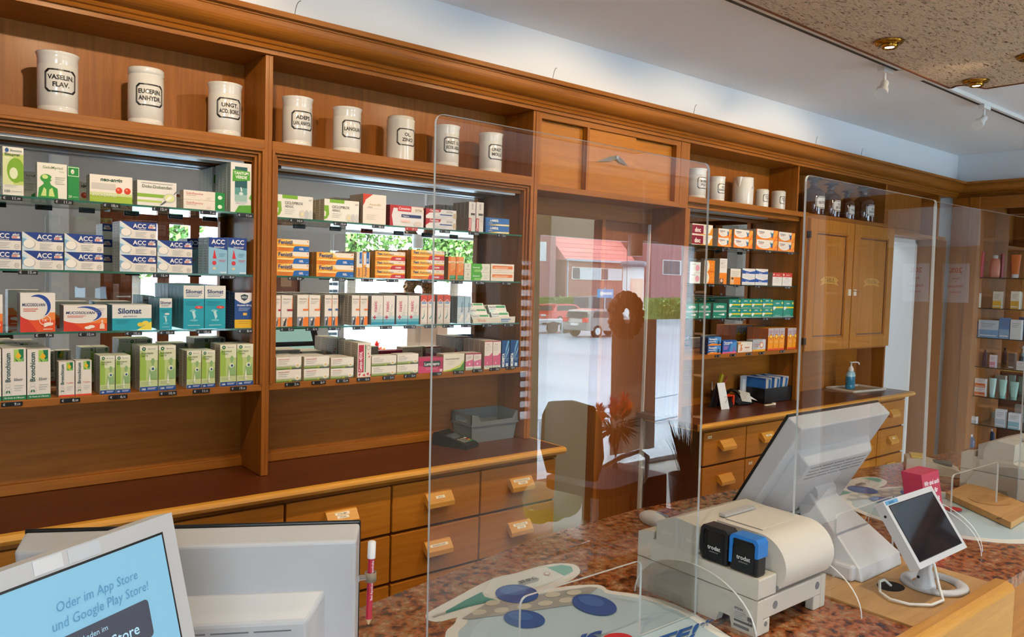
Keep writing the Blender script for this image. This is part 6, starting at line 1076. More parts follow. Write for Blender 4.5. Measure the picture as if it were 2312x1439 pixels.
# ================================================================ CEILING: cork island, track, lamps
IZ = 2.55
p = [onZ(x, y, IZ) for x, y in ((2146, 198), (2158, 193), (2178, 191), (2200, 194), (2227, 199), (2260, 196))]
xe = p[-2].x; pts = [(-1.2, p[0].y, IZ), (p[0].x, p[0].y, IZ)]+[(q.x, q.y, IZ) for q in p[1:5]]+[(xe+.02, -4.2, IZ), (-1.2, -4.2, IZ)]
t = thing('ceiling_island', 'suspended cork patterned ceiling panel with dark wood edge, upper right', 'ceiling panel', (1.5, -2.3, IZ))
G().prism(pts, (0, 0, CEIL-IZ-.001), CHIP).obj('panel', t)
g = G(); n = len(pts)
for i in range(n):
    a, b = V3(pts[i]), V3(pts[(i+1) % n]); d = (b-a).normalized(); nn = V3((-d.y, d.x, 0))*(.008)
    g.prism([a-V3((0, 0, .004)), b-V3((0, 0, .004)), b+nn-V3((0, 0, .004)), a+nn-V3((0, 0, .004))], (0, 0, .03), WRED)
g.obj('wood_edge', t)
BRASS = pm('#b08432', .18, 1.); BULB = pm('#fff0d8', .4, emit=14)
lamps = [onZ(2007, 92, IZ), onZ(2203, 181, IZ)]
dx = lamps[1].x-lamps[0].x; LX0 = [lamps[0].x-dx*k for k in (3, 2, 1)]; ly = lamps[0].y
allp = [V3((.52, ly, IZ)), V3((1.36, ly, IZ)), V3((2.2, ly, IZ)), lamps[0], lamps[1], onZ(2330, 125, IZ), V3((.9, -3.2, IZ)), V3((2.6, -3.2, IZ)), V3((3.9, -3.2, IZ)), V3((.3, -1.95, IZ)), V3((1.5, -1.95, IZ)), V3((2.7, -1.95, IZ))]  # last six are unseen, added for warm fill from behind and above
nm = ['over the left bay', 'over the middle bay', 'over the passage', 'left of the two fully in view', 'nearest the scalloped corner', 'at the right photo edge', 'near the street wall, left', 'near the street wall, middle', 'near the street wall, right', 'above the customer side, left', 'above the customer side, middle', 'above the customer side, right']
for i, q in enumerate(allp):
    t = thing('downlight', 'round brass swivel downlight in the cork panel, '+nm[i], 'ceiling lamp', q, group='brass downlights in the cork panel')
    G().lathe([(.028, -.004), (.03, -.014), (.045, -.012), (.052, -.006), (.056, -.001), (.03, -.0005)], (q.x, q.y, IZ-.004), BRASS, 32).obj('brass_ring', t)
    G().lathe([(.026, -.004), (.031, -.010), (.03, -.022), (.025, -.026), (.022, -.018)], (q.x, q.y-.004, IZ-.004), BRASS, 28).obj('swivel_reflector', t)
    G().lathe([(0, -.024), (.016, -.022), (.021, -.014)], (q.x, q.y-.004, IZ-.004), BULB, 20).obj('bulb', t)
    aim = V3((q.x, 0.0, 1.75)) if i < 6 else V3((q.x, -1.3, .9)) if i < 9 else V3((q.x, -1.6, .9))
    POW = [54, 24, 44, 30, 30, 12, 14, 14, 14, 30, 30, 24][i]
    o = lamp('downlight_beam', 'SPOT', (q.x, q.y+.004, IZ-.034), POW, (1, .74, .46) if i < 6 else (1, .82, .6), look=aim, spot_size=math.radians(96), spot_blend=.5, shadow_soft_size=.02)
t = thing('lighting_track', 'long white ceiling light track with dark slot, parallel to the shelves', 'track', (3.0, -.745, CEIL))
tr0 = onZ(1650, 1, CEIL-.02); tr1 = onZ(2240, 238, CEIL-.02)
y0 = tr0.y; sl = (tr1.y-tr0.y)/(tr1.x-tr0.x)*0
G().box(-.5, 6.1, y0-.022, y0+.014, CEIL-.02, CEIL, WHITE).obj('rail', t, bevel=.001)
G().box(-.5, 3.66, y0-.004, y0+.012, CEIL-.0206, CEIL-.0195, pm('#23282c', .5)).box(3.82, 6.1, y0-.004, y0+.012, CEIL-.0206, CEIL-.0195, pm('#23282c', .5)).obj('slot', t)
G().box(3.60, 3.84, y0-.026, y0+.018, CEIL-.024, CEIL, WHITE).obj('joint_cover', t, bevel=.002)
def spot(label, M_, H_, extra=None, on=0):
    t = thing('track_spotlight', label, 'spotlight', M_, group='white spotlights on the light track'); M_ = V3(M_); H_ = V3(H_); d = (H_-M_).normalized()
    G().box(M_.x-.045, M_.x+.045, M_.y-.016, M_.y+.016, M_.z-.022, M_.z-.001, WHITE).obj('adapter', t, bevel=.002)
    k = M_+V3((0, 0, -.07)); G().tube([M_+V3((0, 0, -.02)), k], .006, WHITE, 12).obj('stem', t)
    d = (H_-k).normalized(); L = (H_-k).length
    G().tube([k+d*-.01, k+d*L*.45], .017, WHITE, 20).obj('body', t); G().tube([k+d*L*.45, k+d*L*.62], .012, pm('#24282c', .4), 18).obj('cooling_neck', t); G().tube([k+d*L*.60, k+d*L*.68, H_], [.016, .026, .026], WHITE, 22).obj('head', t)
m1 = onZ(1999, 154, CEIL-.02); h1 = onY(1989, 212, m1.y-.04); spot('white track spotlight pointing down, nearer of the two in view', m1, h1)
m2 = onZ(2223, 238, CEIL-.02); h2 = onY(2206, 283, m2.y-.04); spot('white track spotlight pointing down, farther one towards the corner', m2, h2)
# second short track by the street window with one hanging head (seen mirrored)
t = thing('lighting_track', 'white light track before the street window, seen mirrored in the shelves', 'track', (5., -4.9, CEIL)); G().box(4.3, 6.1, -4.93, -4.89, CEIL-.02, CEIL, WHITE).obj('rail', t)
t = thing('hanging_spotlight', 'white spotlight drum hanging before the street window, mirrored in the screen', 'spotlight', (5.0, -5.0, CEIL))
G().tube([(5.0, -4.95, CEIL-.02), (5.0, -4.95, 2.07)], .012, WHITE, 10).obj('stem', t); G().box(4.93, 5.2, -4.97, -4.93, 2.03, 2.07, WHITE).obj('arm', t); G().tube([(4.9, -4.95, 2.08), (4.9, -4.95, 1.90)], .062, WHITE, 20).obj('drum', t)
# ================================================================ WAITING AREA (seen mirrored)
def backlit(name, c, tr):
    m, n, l, b = nt(name); a = n.new('ShaderNodeBsdfTranslucent'); a.inputs[0].default_value = (*[v*tr for v in hexc(c)], 1); s = n.new('ShaderNodeAddShader'); b.inputs['Base Color'].default_value = (*hexc(c), 1); b.inputs['Roughness'].default_value = .7
    l.new(a.outputs[0], s.inputs[0]); l.new(b.outputs[0], s.inputs[1]); l.new(s.outputs[0], n['Material Output'].inputs[0]); return m
TRL, TRL2 = backlit('backlit_card', '#cbb8a8', .16), backlit('backlit_paper', '#c8b09c', .13)
t = thing('shop_shelving', 'brown wooden shelving along the right wall near the waiting area, mirrored faintly', 'shelving', (6.2, -3.5, 0))
for a, b in ((-5.25, -4.35), (-4.05, -3.64), (-3.15, -2.22)):
    bx('back_panel', 6.27, 6.298, a, b, 0, 2.28, WZ, t)
    for z in (.4, .8, 1.2, 1.6, 2.0): bx('shelf_board', 6.08, 6.27, a, b, z, z+.02, WYm, t)
    bx('side_panel', 6.08, 6.27, a, a+.02, 0, 2.28, WZ, t); bx('side_panel', 6.08, 6.27, b-.02, b, 0, 2.28, WZ, t)
bx('door_panel', 6.27, 6.297, -3.64, -3.15, 0, 1.98, pm('#b9a48c', .7), t)
WR = noisy('straw_wreath', '#5a3418', '#8c5a2c', 40, bump=.6); g = G(); random.seed(3)
for i in range(420):
    a = random.random()*6.283; b = random.random()*6.283; R0, r0 = .142, .062
    c = V3(((R0+r0*math.cos(b))*math.cos(a), r0*math.sin(b)*.8, (R0+r0*math.cos(b))*math.sin(a))); g.ball(c, .013+.008*random.random(), WR, 6, 4)
m = 28; pts = [(.142*math.cos(2*math.pi*i/m), 0, .142*math.sin(2*math.pi*i/m)) for i in range(m)]; g.tube(pts, .058, WR, 12, closed=True)
o = g.obj('wreath', loc=(0, 0, 0)); o.location = (5.10, -5.22, 1.395); tag(o, 'brown straw wreath hanging in the street window, mirrored in the acrylic screen', 'wreath')
tag(G().tube([(5.1, -5.22, 1.6), (5.1, -5.22, 2.07)], .002, pm('#444', .6), 5).obj('wreath_string'), 'thin string holding the straw wreath in the window', 'string')
DK = pm('#2c2a2a', .7); t = thing('visitor_chair', 'dark upholstered chair with curved tube armrests in the waiting area', 'chair', (3.3, -3.82, 0), rz=math.radians(-10))
G().rbox((.04, 0, .45), .26, .24, .028, .11, DK, 8).obj('seat', t, local=True, bevel=.015)
bp = [(-.20, y, z) for y, z in ((-.17, .52), (.17, .52), (.215, .66), (.20, .86), (.15, .945), (0, .965), (-.15, .945), (-.20, .86), (-.215, .66))]
G().prism([(x-.04*(z-.5), y, z) for x, y, z in bp], (-.035, 0, 0), DK).obj('backrest', t, local=True, bevel=.012)
for s in (-1, 1): G().tube([(-.2, s*.2, .6), (-.12, s*.27, .66), (.06, s*.28, .67), (.15, s*.28, .62), (.16, s*.27, .5), (.1, s*.24, .43)], .014, CHROME, 10).obj('armrest', t, local=True)
G().tube([(-.2, 0, .6), (-.2, 0, .44), (0, 0, .40)], .016, CHROME, 10).obj('back_support', t, local=True); G().tube([(.02, 0, .42), (.02, 0, .07)], .026, CHROME, 14).obj('column', t, local=True)
for k in range(5): a = k*1.2566; G().tube([(.02, 0, .08), (.02+.27*math.cos(a), .27*math.sin(a), .02)], [.02, .012], CHROME, 8).obj('leg', t, local=True)
t = thing('low_cabinet', 'low red brown wooden cabinet beside the waiting chair, carrying the flower vase', 'cabinet', (4.0, -4.15, 0))
bx('body', 3.80, 4.18, -4.42, -3.98, 0, .35, WRED, t, .004); bx('door', 3.82, 4.16, -3.98, -3.965, .03, .33, WRED, t, .002)
random.seed(11); vc = (3.9, -4.2, .351)
t = thing('flower_vase', 'clear glass vase holding the bunch of red and orange flowers', 'vase', vc); G().lathe([(0, .002), (.05, .002), (.06, .02), (.055, .12), (.045, .2), (.052, .24)], vc, clearpane('vase_glass', (.86, .9, .9), 1.5), 24).obj('glass_body', t)
t = thing('flower_bouquet', 'bouquet of red, magenta and orange flowers with leaves in a glass vase', 'flowers', vc)
FLM = {c: backlit('petal_'+c[1:], c, .95) for c in ('#b01c44', '#c02458', '#c8401c', '#d85a1c', '#e08a1c', '#e0901c', '#c83a24')}
g = G(); 
for i in range(12): a = random.random()*6.28; g.tube([(vc[0]+.02*math.cos(a), vc[1]+.02*math.sin(a), vc[2]+.01), (vc[0]-.02*math.cos(a), vc[1]-.02*math.sin(a), vc[2]+.2), (vc[0]+.1*math.cos(a+1), vc[1]+.08*math.sin(a+1), vc[2]+.36)], .004, pm('#3c3a1c', .7), 5)
g.obj('stems', t)
for dx_, dz, c in ((-.12, .43, '#b01c44'), (-.06, .48, '#c02458'), (.02, .42, '#c8401c'), (.08, .44, '#d85a1c'), (.15, .42, '#e08a1c'), (-.16, .38, '#e0901c'), (.05, .5, '#c83a24')):
    g = G(); cc = V3((vc[0]+dx_, vc[1]+random.uniform(-.06, .06), vc[2]+dz))
    for k in range(90):
        v = V3((random.gauss(0, 1), random.gauss(0, 1), random.gauss(.5, 1))).normalized(); s_ = v.cross(V3((.3, .2, 1))).normalized()*.010; g.add([cc+s_, cc+v*.075, cc-s_], [(0, 1, 2)], FLM[c])
    g.ball(cc, .012, FLM[c], 8, 6); g.obj('blossom', t)
g = G()
for k in range(90):
    v = V3((random.gauss(0, 1), random.gauss(0, 1), random.gauss(-.2, .6))).normalized(); s_ = v.cross(V3((0, .2, 1))).normalized()*.014; cc = V3((vc[0], vc[1], vc[2]+.34))+v*.05; g.add([cc, cc+v*.06+s_, cc+v*.13, cc+v*.06-s_], [(0, 1, 2, 3)], pm('#3e4420', .8))
g.obj('leaves', t)
pc0 = (4.45, -4.0, 0); t = thing('grass_planter', 'tall grass plant in a dark pot on the floor by the window', 'plant', pc0)
G().lathe([(0, .001), (.12, .001), (.15, .3), (.14, .3), (.13, .25), (0, .25)], pc0, pm('#4a3c34', .6), 24).obj('pot', t)
g = G(); random.seed(5)
for k in range(260):
    a = random.random()*6.28; L = .3+.15*random.random(); sp = random.random()*.16; b0 = V3((pc0[0]+.06*math.cos(a)*random.random(), pc0[1]+.06*math.sin(a)*random.random(), .25)); e = b0+V3((math.cos(a)*sp, math.sin(a)*sp, L)); md = (b0+e)/2+V3((0, 0, .05)); w_ = V3((.004, 0, 0)); g.add([b0-w_, b0+w_, md+w_*.7, e, md-w_*.7], [(0, 1, 2, 3, 4)], pm('#55602c', .7))
g.obj('grass_blades', t)['kind'] = 'stuff'
t = thing('poster_sheet', 'tall beige paper sheet taped to the street window behind the wreath, mirrored in the screen', 'poster', (5.3, -5.29, .3))
dl, dr_ = Sp(1382, 800, -5.28).x, Sp(1482, 800, -5.28).x; zt_ = Sp(1430, 722, -5.28).z
bx('paper', dl, dr_, -5.295, -5.29, .15, zt_, TRL, t); bx('leaflet', dl+.12, dr_-.15, -5.2895, -5.288, .75, 1.15, TRL2, t)
random.seed(9); BAGM = backlit('bag_film', '#dfe8a8', .9); BAGM2 = backlit('white_film', '#e6ece8', .9); g = G()
for k in range(9): g.ball((3.5+random.uniform(-.16, .16), -4.35+random.uniform(-.1, .1), .14+random.uniform(0, .12)), (.12, .1, .11), BAGM if k < 6 else backlit('bag_film_white', '#e6ece8', .9) if k == 6 else BAGM2, 12, 8)
tag(g.obj('plastic_bag'), 'pale yellow green and white plastic bag bundle on the floor behind the chair', 'bag')
def sign20(y, z, label):
    X = 6.268; t = thing('discount_notice', label, 'poster', (X, y, z))
    g = G().box(X-.001, X, y-.1, y+.1, z-.148, z+.148, pm('#e9ebed', .6)); g.obj('paper', t)
    g = G(); U, Vv = V3((0, -1, 0)), V3((0, 0, 1))
    for s, dz, h, c, w in (('20%', .08, .038, '#c8304c', .12), ('Rabatt', .03, .014, '#8a4c6c', .07), ('auf', .008, .01, '#8a8a9c', .04), ('Orthomol', -.032, .02, '#c8306c', .13), ('Produkte', -.075, .015, '#c8507c', .09)): g.text(s, (X-.0016, y, z+dz), U, Vv, h, pm(c, .6), bold=.02, fit=w)
    g.obj('lettering', t)
sign20(-3.398, 1.70, 'white paper notice reading 20% in red, mirrored in the acrylic screens')
t = thing('framed_poster', 'small dark perfume poster on the wall left of the street window', 'poster', (3.45, WY, 1.42)); G().box(3.3, 3.6, WY, WY+.02, 1.28, 1.58, pm('#3a2420', .4)).obj('frame', t); G().box(3.33, 3.57, WY+.02, WY+.022, 1.31, 1.55, pm('#8c5a4c', .4)).box(3.38, 3.5, WY+.022, WY+.024, 1.42, 1.53, pm('#c89c84', .4)).text('DIORIVELI', (3.45, WY+.0245, 1.34), (-1, 0, 0), (0, 0, 1), .03, pm('#e4d8cc', .4), fit=.2).obj('print', t)

# ================================================================ STREET
GZ_ = -.6
tag(G().box(-80, 140, -140, -7.6, GZ_-.2, GZ_, noisy('wet_asphalt', '#748898', '#93a5b2', .35, .3, (1, .3, 1))).obj('street_asphalt'), kind='structure')
tag(G().prism([(LX, -5.5, -.02), (14, -5.5, -.02), (14, -7.6, -.12), (LX, -7.6, -.12)], (0, 0, -.5), brick('pavement', '#9a9ea4', '#a8acb0', '#70757a', 4, rot=(0, 0, 0))).obj('street_pavement'), kind='structure')
BR1 = brick('red_brick', '#84524c', '#965e56', '#a4948e', 3); BR2 = brick('dark_brick', '#7a4e52', '#8c5c60', '#988a8e', 3); TILE = brick('roof_tiles', '#c87c78', '#d48884', '#8a4a4c', 1.2, rot=(0, 0, 0), bw=4, rh=.6, ms=.03)
SHUT = pm('#ccd6dc', .5); DGL = pm('#2c3844', .1); GUT = pm('#8ea2b0', .4)
def house(label, x0, x1, y, z1, depth, ridge, bm, wins, gut=True):
    t = thing('brick_house', label, 'house', ((x0+x1)/2, y-depth/2, GZ_), group='brick houses across the street')
    G().box(x0, x1, y-depth, y, GZ_, z1, bm).obj('brick_walls', t)
    rf = G(); rf.prism([(x0-.3, y+.4, z1-.1), (x0-.3, y-depth/2, ridge), (x0-.3, y-depth-.4, z1-.1)], (x1-x0+.6, 0, 0), TILE); r_ = rf.obj('tiled_roof', t)
    if gut: G().box(x0-.3, x1+.3, y+.38, y+.52, z1-.2, z1, GUT).box(x0+.2, x0+.32, y, y+.12, GZ_, z1, GUT).obj('gutter', t)
    for (a, b, c, d_, pat) in wins:
        f = G().box(a-.08, b+.08, y, y+.06, c-.08, d_+.08, WHITE).obj('window', t); n = len(pat)
        for i, ch in enumerate(pat):
            G().box(a+(b-a)*i/n+.03, a+(b-a)*(i+1)/n-.03, y+.06, y+.08, c, d_, SHUT if ch == 's' else DGL).obj('pane' if ch != 's' else 'shutter', f)
    return t
def rng(pl, pr, pt, pb, yw, pat): a = Sp(pl, pt, yw); b = Sp(pr, pb, yw); c = Sp(pl, pb, yw); return (a.x, b.x, (b.z+c.z)/2, (a.z+Sp(pr, pt, yw).z)/2, pat)
YH = -60.; ax = Sp(1277, 585, YH); bx_ = Sp(1428, 592, YH)
hA = house('brick house with pale red tiled roof and skylight across the street, mirrored in the screen', ax.x, bx_.x, YH, (ax.z+bx_.z)/2, 16, 13.5, BR1, [rng(1292, 1402, 607, 631, YH, 'pssspss')])
sk = Sp(1345, 562, -64); G().box(sk.x-.7, sk.x+.7, -64.8, -62.6, sk.z-1.2, sk.z+1.1, pm('#a8c4d4', .2)).obj('skylight', hA)
hC = house('taller brick building at left of the mirrored street view', Sp(1150, 600, YH).x, ax.x-1.4, YH, 13, 10, 16, BR2, [rng(1219, 1231, 548, 588, YH, 'ss')], gut=False)
hB = house('brick house with wide window behind the advertising column', bx_.x+.9, Sp(1700, 600, -58).x, -58, 12, 14, 17, BR2, [rng(1497, 1552, 590, 620, -58, 'pps')], gut=False)
tag(G().box(-60, 34, -95, -94, GZ_, 5, BR2).obj('background_wall'), kind='structure')
# advertising column
ca, cb = Sp(1403, 650, -30), Sp(1455, 650, -30); cx = (ca.x+cb.x)/2; r = (cb.x-ca.x)/2*.62; zt = Sp(1430, 603, -30).z; zc2 = Sp(1430, 592, -30).z
t = thing('advertising_column', 'white round advertising column with grey cap and poster on the pavement opposite', 'advertising column', (cx, -30, GZ_))
G().lathe([(0, 0), (r*1.05, 0), (r*1.05, .4), (r, .42), (r, zt-GZ_), (0, zt-GZ_)], (cx, -30, GZ_), pm('#dfe6ea', .6), 32).obj('drum', t); G().lathe([(0, zt-GZ_), (r*1.2, zt-GZ_), (r*1.2, zc2-GZ_), (r*.9, zc2-GZ_+.05), (0, zc2-GZ_+.08)], (cx, -30, GZ_), pm('#5c6874', .5), 32).obj('cap', t)
g = G(); vs = []; z0_, z1_ = Sp(1436, 692, -30).z, Sp(1436, 630, -30).z
for i in range(9): a = math.radians(-215+70*i/8+ -0); vs += [(cx-(r+.01)*math.cos(a), -30+(r+.01)*abs(math.sin(a)) if 0 else -30+(r+.01)*math.sin(math.radians(60+75*i/8)), z0_), (cx, 0, z1_)]
vs = []
for i in range(9): a = math.radians(70+85*i/8); vs += [(cx+(r+.012)*math.cos(a), -30+(r+.012)*math.sin(a), z0_), (cx+(r+.012)*math.cos(a), -30+(r+.012)*math.sin(a), z1_)]
g.add(vs, [(2*i, 2*i+2, 2*i+3, 2*i+1) for i in range(8)], noisy('poster_print', '#c89c94', '#d8c0a8', 1.5)); g.obj('poster', t)
# cars
TYRE = pm('#1c1c1e', .8); CGL = pm('#1e2a34', .08)
def car(label, px, py, yw, paint, L=4.0, H=1.45, van=False):
    b = Sp(px, py, yw); o = V3((b.x+L/2, yw, GZ_)); t = thing('parked_car', label, 'car', o, group='cars parked across the street'); W2 = .86; P = pm(paint, .25, coat=1.)
    if van: side = [(-L/2, .3), (-L/2, H*.95), (-L*.1, H), (L*.12, H*.96), (L*.28, H*.62), (L/2-.1, H*.52), (L/2, H*.35), (L/2, .3)]
    else: side = [(-L/2, .35), (-L/2-.02, .75), (-L/2+.12, .95), (-L/2+.35, H-.08), (-L*.18, H), (L*.08, H-.06), (L*.26, .98), (L/2-.12, .8), (L/2, .55), (L/2-.03, .3)]
    G().prism([(o.x+x, o.y-W2, o.z+z) for x, z in side], (0, 2*W2, 0), P).obj('body', t, bevel=.06)
    g = G(); s2 = [(x*.9 if abs(x) > L*.3 else x, z) for x, z in side if z > .9]
    g.prism([(o.x-L/2+.42, o.y+W2+.005, o.z+1.0), (o.x-L/2+.55, o.y+W2+.005, o.z+H-.12), (o.x+L*.06, o.y+W2+.005, o.z+H-.14), (o.x+L*.2, o.y+W2+.005, o.z+1.0)], (0, .01, 0), CGL); g.box(o.x-L/2-.005+.1, o.x-L/2+.22, o.y-W2*.75, o.y+W2*.75, o.z+1.0, o.z+H-.16, CGL); g.obj('windows', t)
    G().box(o.x-L/2-.05, o.x-L/2+.1, o.y+W2-.3, o.y+W2+.01, o.z+.78, o.z+1.0, pm('#c02020', .3)).box(o.x-L/2-.05, o.x-L/2+.1, o.y-W2, o.y-W2+.3, o.z+.78, o.z+1.0, pm('#c02020', .3)).obj('tail_lights', t)
    G().box(o.x-L/2-.06, o.x-L/2, o.y-.26, o.y+.26, o.z+.6, o.z+.72, WHITE).obj('number_plate', t)
    for sx in (-L*.31, L*.31):
        for sy in (-1, 1):
            w_ = G().tube([(o.x+sx, o.y+sy*(W2-.18), o.z+.31), (o.x+sx, o.y+sy*(W2+.02), o.z+.31)], .31, TYRE, 20).obj('wheel', t); G().tube([(o.x+sx, o.y+sy*(W2+.021), o.z+.31), (o.x+sx, o.y+sy*(W2+.03), o.z+.31)], .19, CHROME, 14).obj('hub_cap', w_)
    return t
car('silver hatchback parked opposite, seen mirrored left of the wreath', 1298, 730, -29, '#6f6f6e')
car('red hatchback parked behind the trailer, mirrored in the acrylic screen', 1228, 700, -42, '#b8202c', 4.0, 1.5)
car('dark grey van parked behind the silver car, mirrored in the screen', 1312, 690, -46, '#4a5460', 4.6, 2.1, True)
ta = Sp(1200, 712, -33); tb2 = Sp(1300, 712, -33)
t = thing('car_trailer', 'low flatbed trailer beside the silver hatchback, mirrored in the screen', 'trailer', ((ta.x+tb2.x)/2, -33, GZ_)); G().box(ta.x, tb2.x-.3, -34, -32.2, .0, .14, pm('#a8b0b8', .4, .5)).obj('flatbed', t)
for x in (ta.x+.9, ta.x+1.9): G().tube([(x, -32.4, GZ_+.33), (x, -32.15, GZ_+.33)], .33, TYRE, 20).obj('wheel', t)
G().box(tb2.x-1.9, tb2.x-1.85, -32.2, -32.1, GZ_, .0, GUT).box(tb2.x-.5, tb2.x-.45, -32.2, -32.1, GZ_, .0, GUT).obj('support_leg', t)
sg = Sp(1367, 663, -36); t = thing('one_way_sign', 'blue street sign with white arrow, mirrored above the cars', 'street sign', (sg.x, -36, GZ_))
G().tube([(sg.x, -36.05, GZ_), (sg.x, -36.05, sg.z+.4)], .04, GUT, 8).obj('post', t); G().box(sg.x-.75, sg.x+.75, -36.02, -36, sg.z-.28, sg.z+.28, pm('#2f86b4', .4)).obj('plate', t)
G().prism([(sg.x-.6, -35.99, sg.z), (sg.x-.3, -35.99, sg.z-.2), (sg.x-.3, -35.99, sg.z-.08), (sg.x+.6, -35.99, sg.z-.08), (sg.x+.6, -35.99, sg.z+.08), (sg.x-.3, -35.99, sg.z+.08), (sg.x-.3, -35.99, sg.z+.2)], (0, .005, 0), WHITE).obj('arrow', t)
LEAF = [pm('#4a6a2c', .8), pm('#6a8a3a', .8), pm('#8aa85a', .8)]
def leafy(g, c, r, n, s, seed):
    random.seed(seed)
    for k in range(n):
        v = V3((random.gauss(0, 1), random.gauss(0, 1), random.gauss(0, 1))).normalized()*(random.random()**.35); cc = V3(c)+V3((v.x*r[0], v.y*r[1], v.z*r[2])); a = V3((random.gauss(0, 1), random.gauss(0, 1), random.gauss(0, 1))).normalized()*s; b = a.cross(V3((random.random(), .3, random.random()))).normalized()*s*.6
        g.add([cc-a, cc-b, cc+a, cc+b], [(0, 1, 2, 3)], LEAF[k % 3])
def hedge(label, pl, pr, yw, zt):
    a, b = Sp(pl, 680, yw).x, Sp(pr, 680, yw).x; g = G(); g.box(a, b, yw-1, yw, GZ_, zt-.15, LEAF[0]); leafy(g, ((a+b)/2, yw-.3, (GZ_+zt)/2), ((b-a)/2*1.1, 1.0, (zt-GZ_)/2), 2600, .12, int(pl)); o = g.obj('hedge'); tag(o, label, 'hedge')
hedge('long green hedge behind the red car, mirrored in the screen', 1180, 1395, -52, 1.45)
hedge('green hedge right of the advertising column, mirrored in the screen', 1450, 1640, -47, 1.5)
for k, (x, y, h, lab) in enumerate(((20, -44, 13, 'broad green tree behind the street, leftmost in the middle mirror'), (27.5, -50, 15, 'tall green tree behind the street, middle of the mirrored trees'), (35.5, -48, 12, 'light green tree behind the street, rightmost of the mirrored trees'), (40, -82, 15, 'green tree left of the taller brick building'), (11, -44, 11, 'green tree beyond the entrance door panes'))):
    t = thing('street_tree', lab, 'tree', (x, y, GZ_), group='trees across the street'); G().tube([(x, y, GZ_), (x+.2, y, h*.5)], [.35, .2], pm('#4a3c30', .9), 10).obj('trunk', t)
    g = G(); leafy(g, (x, y, h*.52), (h*.36, h*.3, h*.44), 9000, .25, 20+k); g.obj('crown', t)
RAIL = pm('#a9b6c0', .3, .7); t = thing('handrail', 'galvanised tube handrail along the ramp outside the window', 'handrail', (5.6, -7.2, -.3))
r0, r1 = Sp(1219, 951, -7.2), Sp(1600, 868, -7.2)
for dz in (0, -.3, -.6): G().tube([r0+V3((-.6, 0, dz)), r1+V3((1, 0, dz))], .021, RAIL, 10).obj('rail', t)
for k in range(5): q = r0+(r1-r0)*(k/3.5); G().tube([(q.x, q.y, -.35), (q.x, q.y, q.z)], .021, RAIL, 10).obj('post', t)

# ================================================================ SKIN CARE ON THE RIGHT WALL CABINET
fR = zm(1780, 350, 2.617); fQ = zm(2100, 700, 4.797)
def skin(f, x0, x1, y0, y1, z, kind, c1, c2, label, n=1):
    X = 6.33; a = onX(*f(x0, y1), X); b = onX(*f(x1, y1), X); h = (onX(*f(x0, y0), X).z-a.z)/n; w = abs(a.y-b.y); yc = (a.y+b.y)/2
    for k in range(n):
        L = label if n == 1 else ['lower ', 'upper '][k]+label
        t = thing('skin_care_'+{'box': 'carton', 'tube': 'tube', 'bottle': 'bottle'}[kind], L+' on the right wall glass shelves', 'skin care', (X, yc, z+k*h), group='skin care products on the right wall shelves')
        if kind == 'box':
            g = G().box(X, X+.04, yc-w/2, yc+w/2, z+k*h+.0002, z+(k+1)*h-.0003, pm(c1, .4)); g.obj('carton_body', t); g = G(); decals(g, (X, yc+w/2, z+k*h), (0, -w, 0), (0, 0, h), (-1, 0, 0), [R(0, 0, 1, .45, c2), Ln(.15, .8, .85, 3, '#777', .09, .02), R(.1, .1, .9, .16, '#e8e8e8')]); g.obj('printed_panel', t)
        elif kind == 'tube':
            g = G(); m = 14; vs = []
            for i in range(m): a_ = 2*math.pi*i/m; vs += [(X+.02+.016*math.cos(a_), yc+w*.32*math.sin(a_), z+h*.16), (X+.02+.002*math.cos(a_), yc+w*.5*math.sin(a_), z+h)]
            g.add(vs, [(2*i, 2*((i+1) % m), 2*((i+1) % m)+1, 2*i+1) for i in range(m)], pm(c1, .35), True); g.obj('tube_body', t); G().lathe([(0, .0003), (w*.3, .0003), (w*.3, h*.16), (0, h*.17)], (X+.02, yc, z), pm(c2, .4), 16).obj('cap', t)
        else:
            G().lathe([(0, .0003), (w*.42, .0003), (w*.48, h*.1), (w*.5, h*.5), (w*.4, h*.8), (w*.22, h*.86)], (X+.02, yc, z), pm(c1, .3, coat=.4), 20, sx=.5).obj('bottle_body', t); G().lathe([(w*.24, h*.86), (w*.24, h), (0, h)], (X+.02, yc, z), pm(c2, .4), 16, sx=.6).obj('cap', t)
skin(fR, 1085, 1140, 572, 722, RZ[0], 'box', '#c8304c', '#d8587c', 'tall crimson carton')
skin(fR, 1178, 1243, 590, 722, RZ[0], 'bottle', '#d88c74', '#e6e4e0', 'white and coral bottle')
skin(fR, 1300, 1365, 585, 722, RZ[0], 'tube', '#d8702c', '#e6e4e0', 'orange tube with white cap')
skin(fR, 1082, 1125, 812, 897, RZ[1], 'box', '#e4ddc8', '#d8a83c', 'small yellow and cream carton, left of three,')
skin(fR, 1205, 1255, 800, 900, RZ[1], 'box', '#e4ddc8', '#e0b040', 'small yellow and cream carton, middle of three,')
skin(fR, 1310, 1360, 797, 903, RZ[1], 'box', '#e4ddc8', '#dca83a', 'small yellow and cream carton, right of three,')
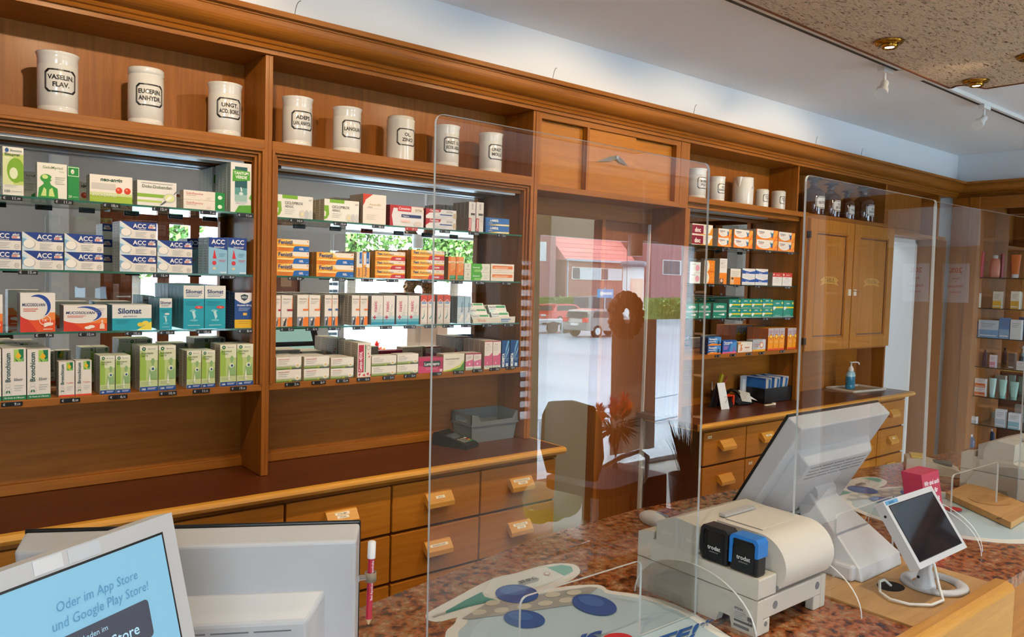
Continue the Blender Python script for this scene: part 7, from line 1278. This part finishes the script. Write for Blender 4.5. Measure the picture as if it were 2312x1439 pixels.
skin(fQ, 430, 508, 125, 290, RZ[2], 'box', '#3c4c84', '#2c3c70', 'square navy carton')
skin(fQ, 515, 735, 112, 300, RZ[2], 'box', '#c8d4e0', '#7fa8cc', 'wide pale blue carton')
skin(fQ, 740, 850, 80, 305, RZ[2], 'box', '#5c84b4', '#8cacc8', 'medium blue carton')
skin(fQ, 860, 978, 108, 322, RZ[2], 'box', '#e0e6e4', '#dfe4e0', 'tall white carton with oval emblem')
skin(fQ, 548, 608, 432, 615, RZ[3], 'bottle', '#5c4450', '#3c2c38', 'dark plum bottle')
skin(fQ, 637, 700, 503, 640, RZ[3], 'box', '#e4d4d8', '#d8909c', 'small pink and white carton')
skin(fQ, 838, 905, 482, 655, RZ[3], 'box', '#5c4c44', '#6c5c54', 'slim dark brown carton')
skin(fQ, 932, 1017, 567, 662, RZ[3], 'box', '#e0dcd8', '#d0ccc8', 'small plain white carton')
skin(fQ, 327, 462, 835, 935, RZ[4], 'box', '#e4dcd8', '#d8743c', 'flat white and orange carton at far left')
skin(fQ, 475, 590, 752, 940, RZ[4], 'box', '#e4dcd8', '#d8743c', 'flat white and orange carton of the pair', 2)
skin(fQ, 615, 700, 752, 958, RZ[4], 'tube', '#bfe0dc', '#9cc8c4', 'pale aqua tube, left of three,')
skin(fQ, 722, 815, 757, 960, RZ[4], 'tube', '#a8d8cc', '#8cc0b8', 'aqua tube, middle of three,')
skin(fQ, 842, 945, 767, 962, RZ[4], 'tube', '#9ccfc4', '#84b8b0', 'aqua tube, right of three,')
skin(fQ, 372, 500, 1107, 1178, RZ[5], 'box', '#dfe4e8', '#a8c0cc', 'flat white carton')
skin(fQ, 697, 805, 1068, 1262, RZ[5], 'box', '#e0e2e6', '#b4c4d0', 'upright white and grey carton')
skin(fQ, 838, 960, 1103, 1278, RZ[5], 'box', '#e0e4e8', '#88c0cc', 'upright white and aqua carton')
skin(fQ, 362, 478, 1252, 1425, .4, 'bottle', '#2c5488', '#d8dce4', 'blue lotion bottle')
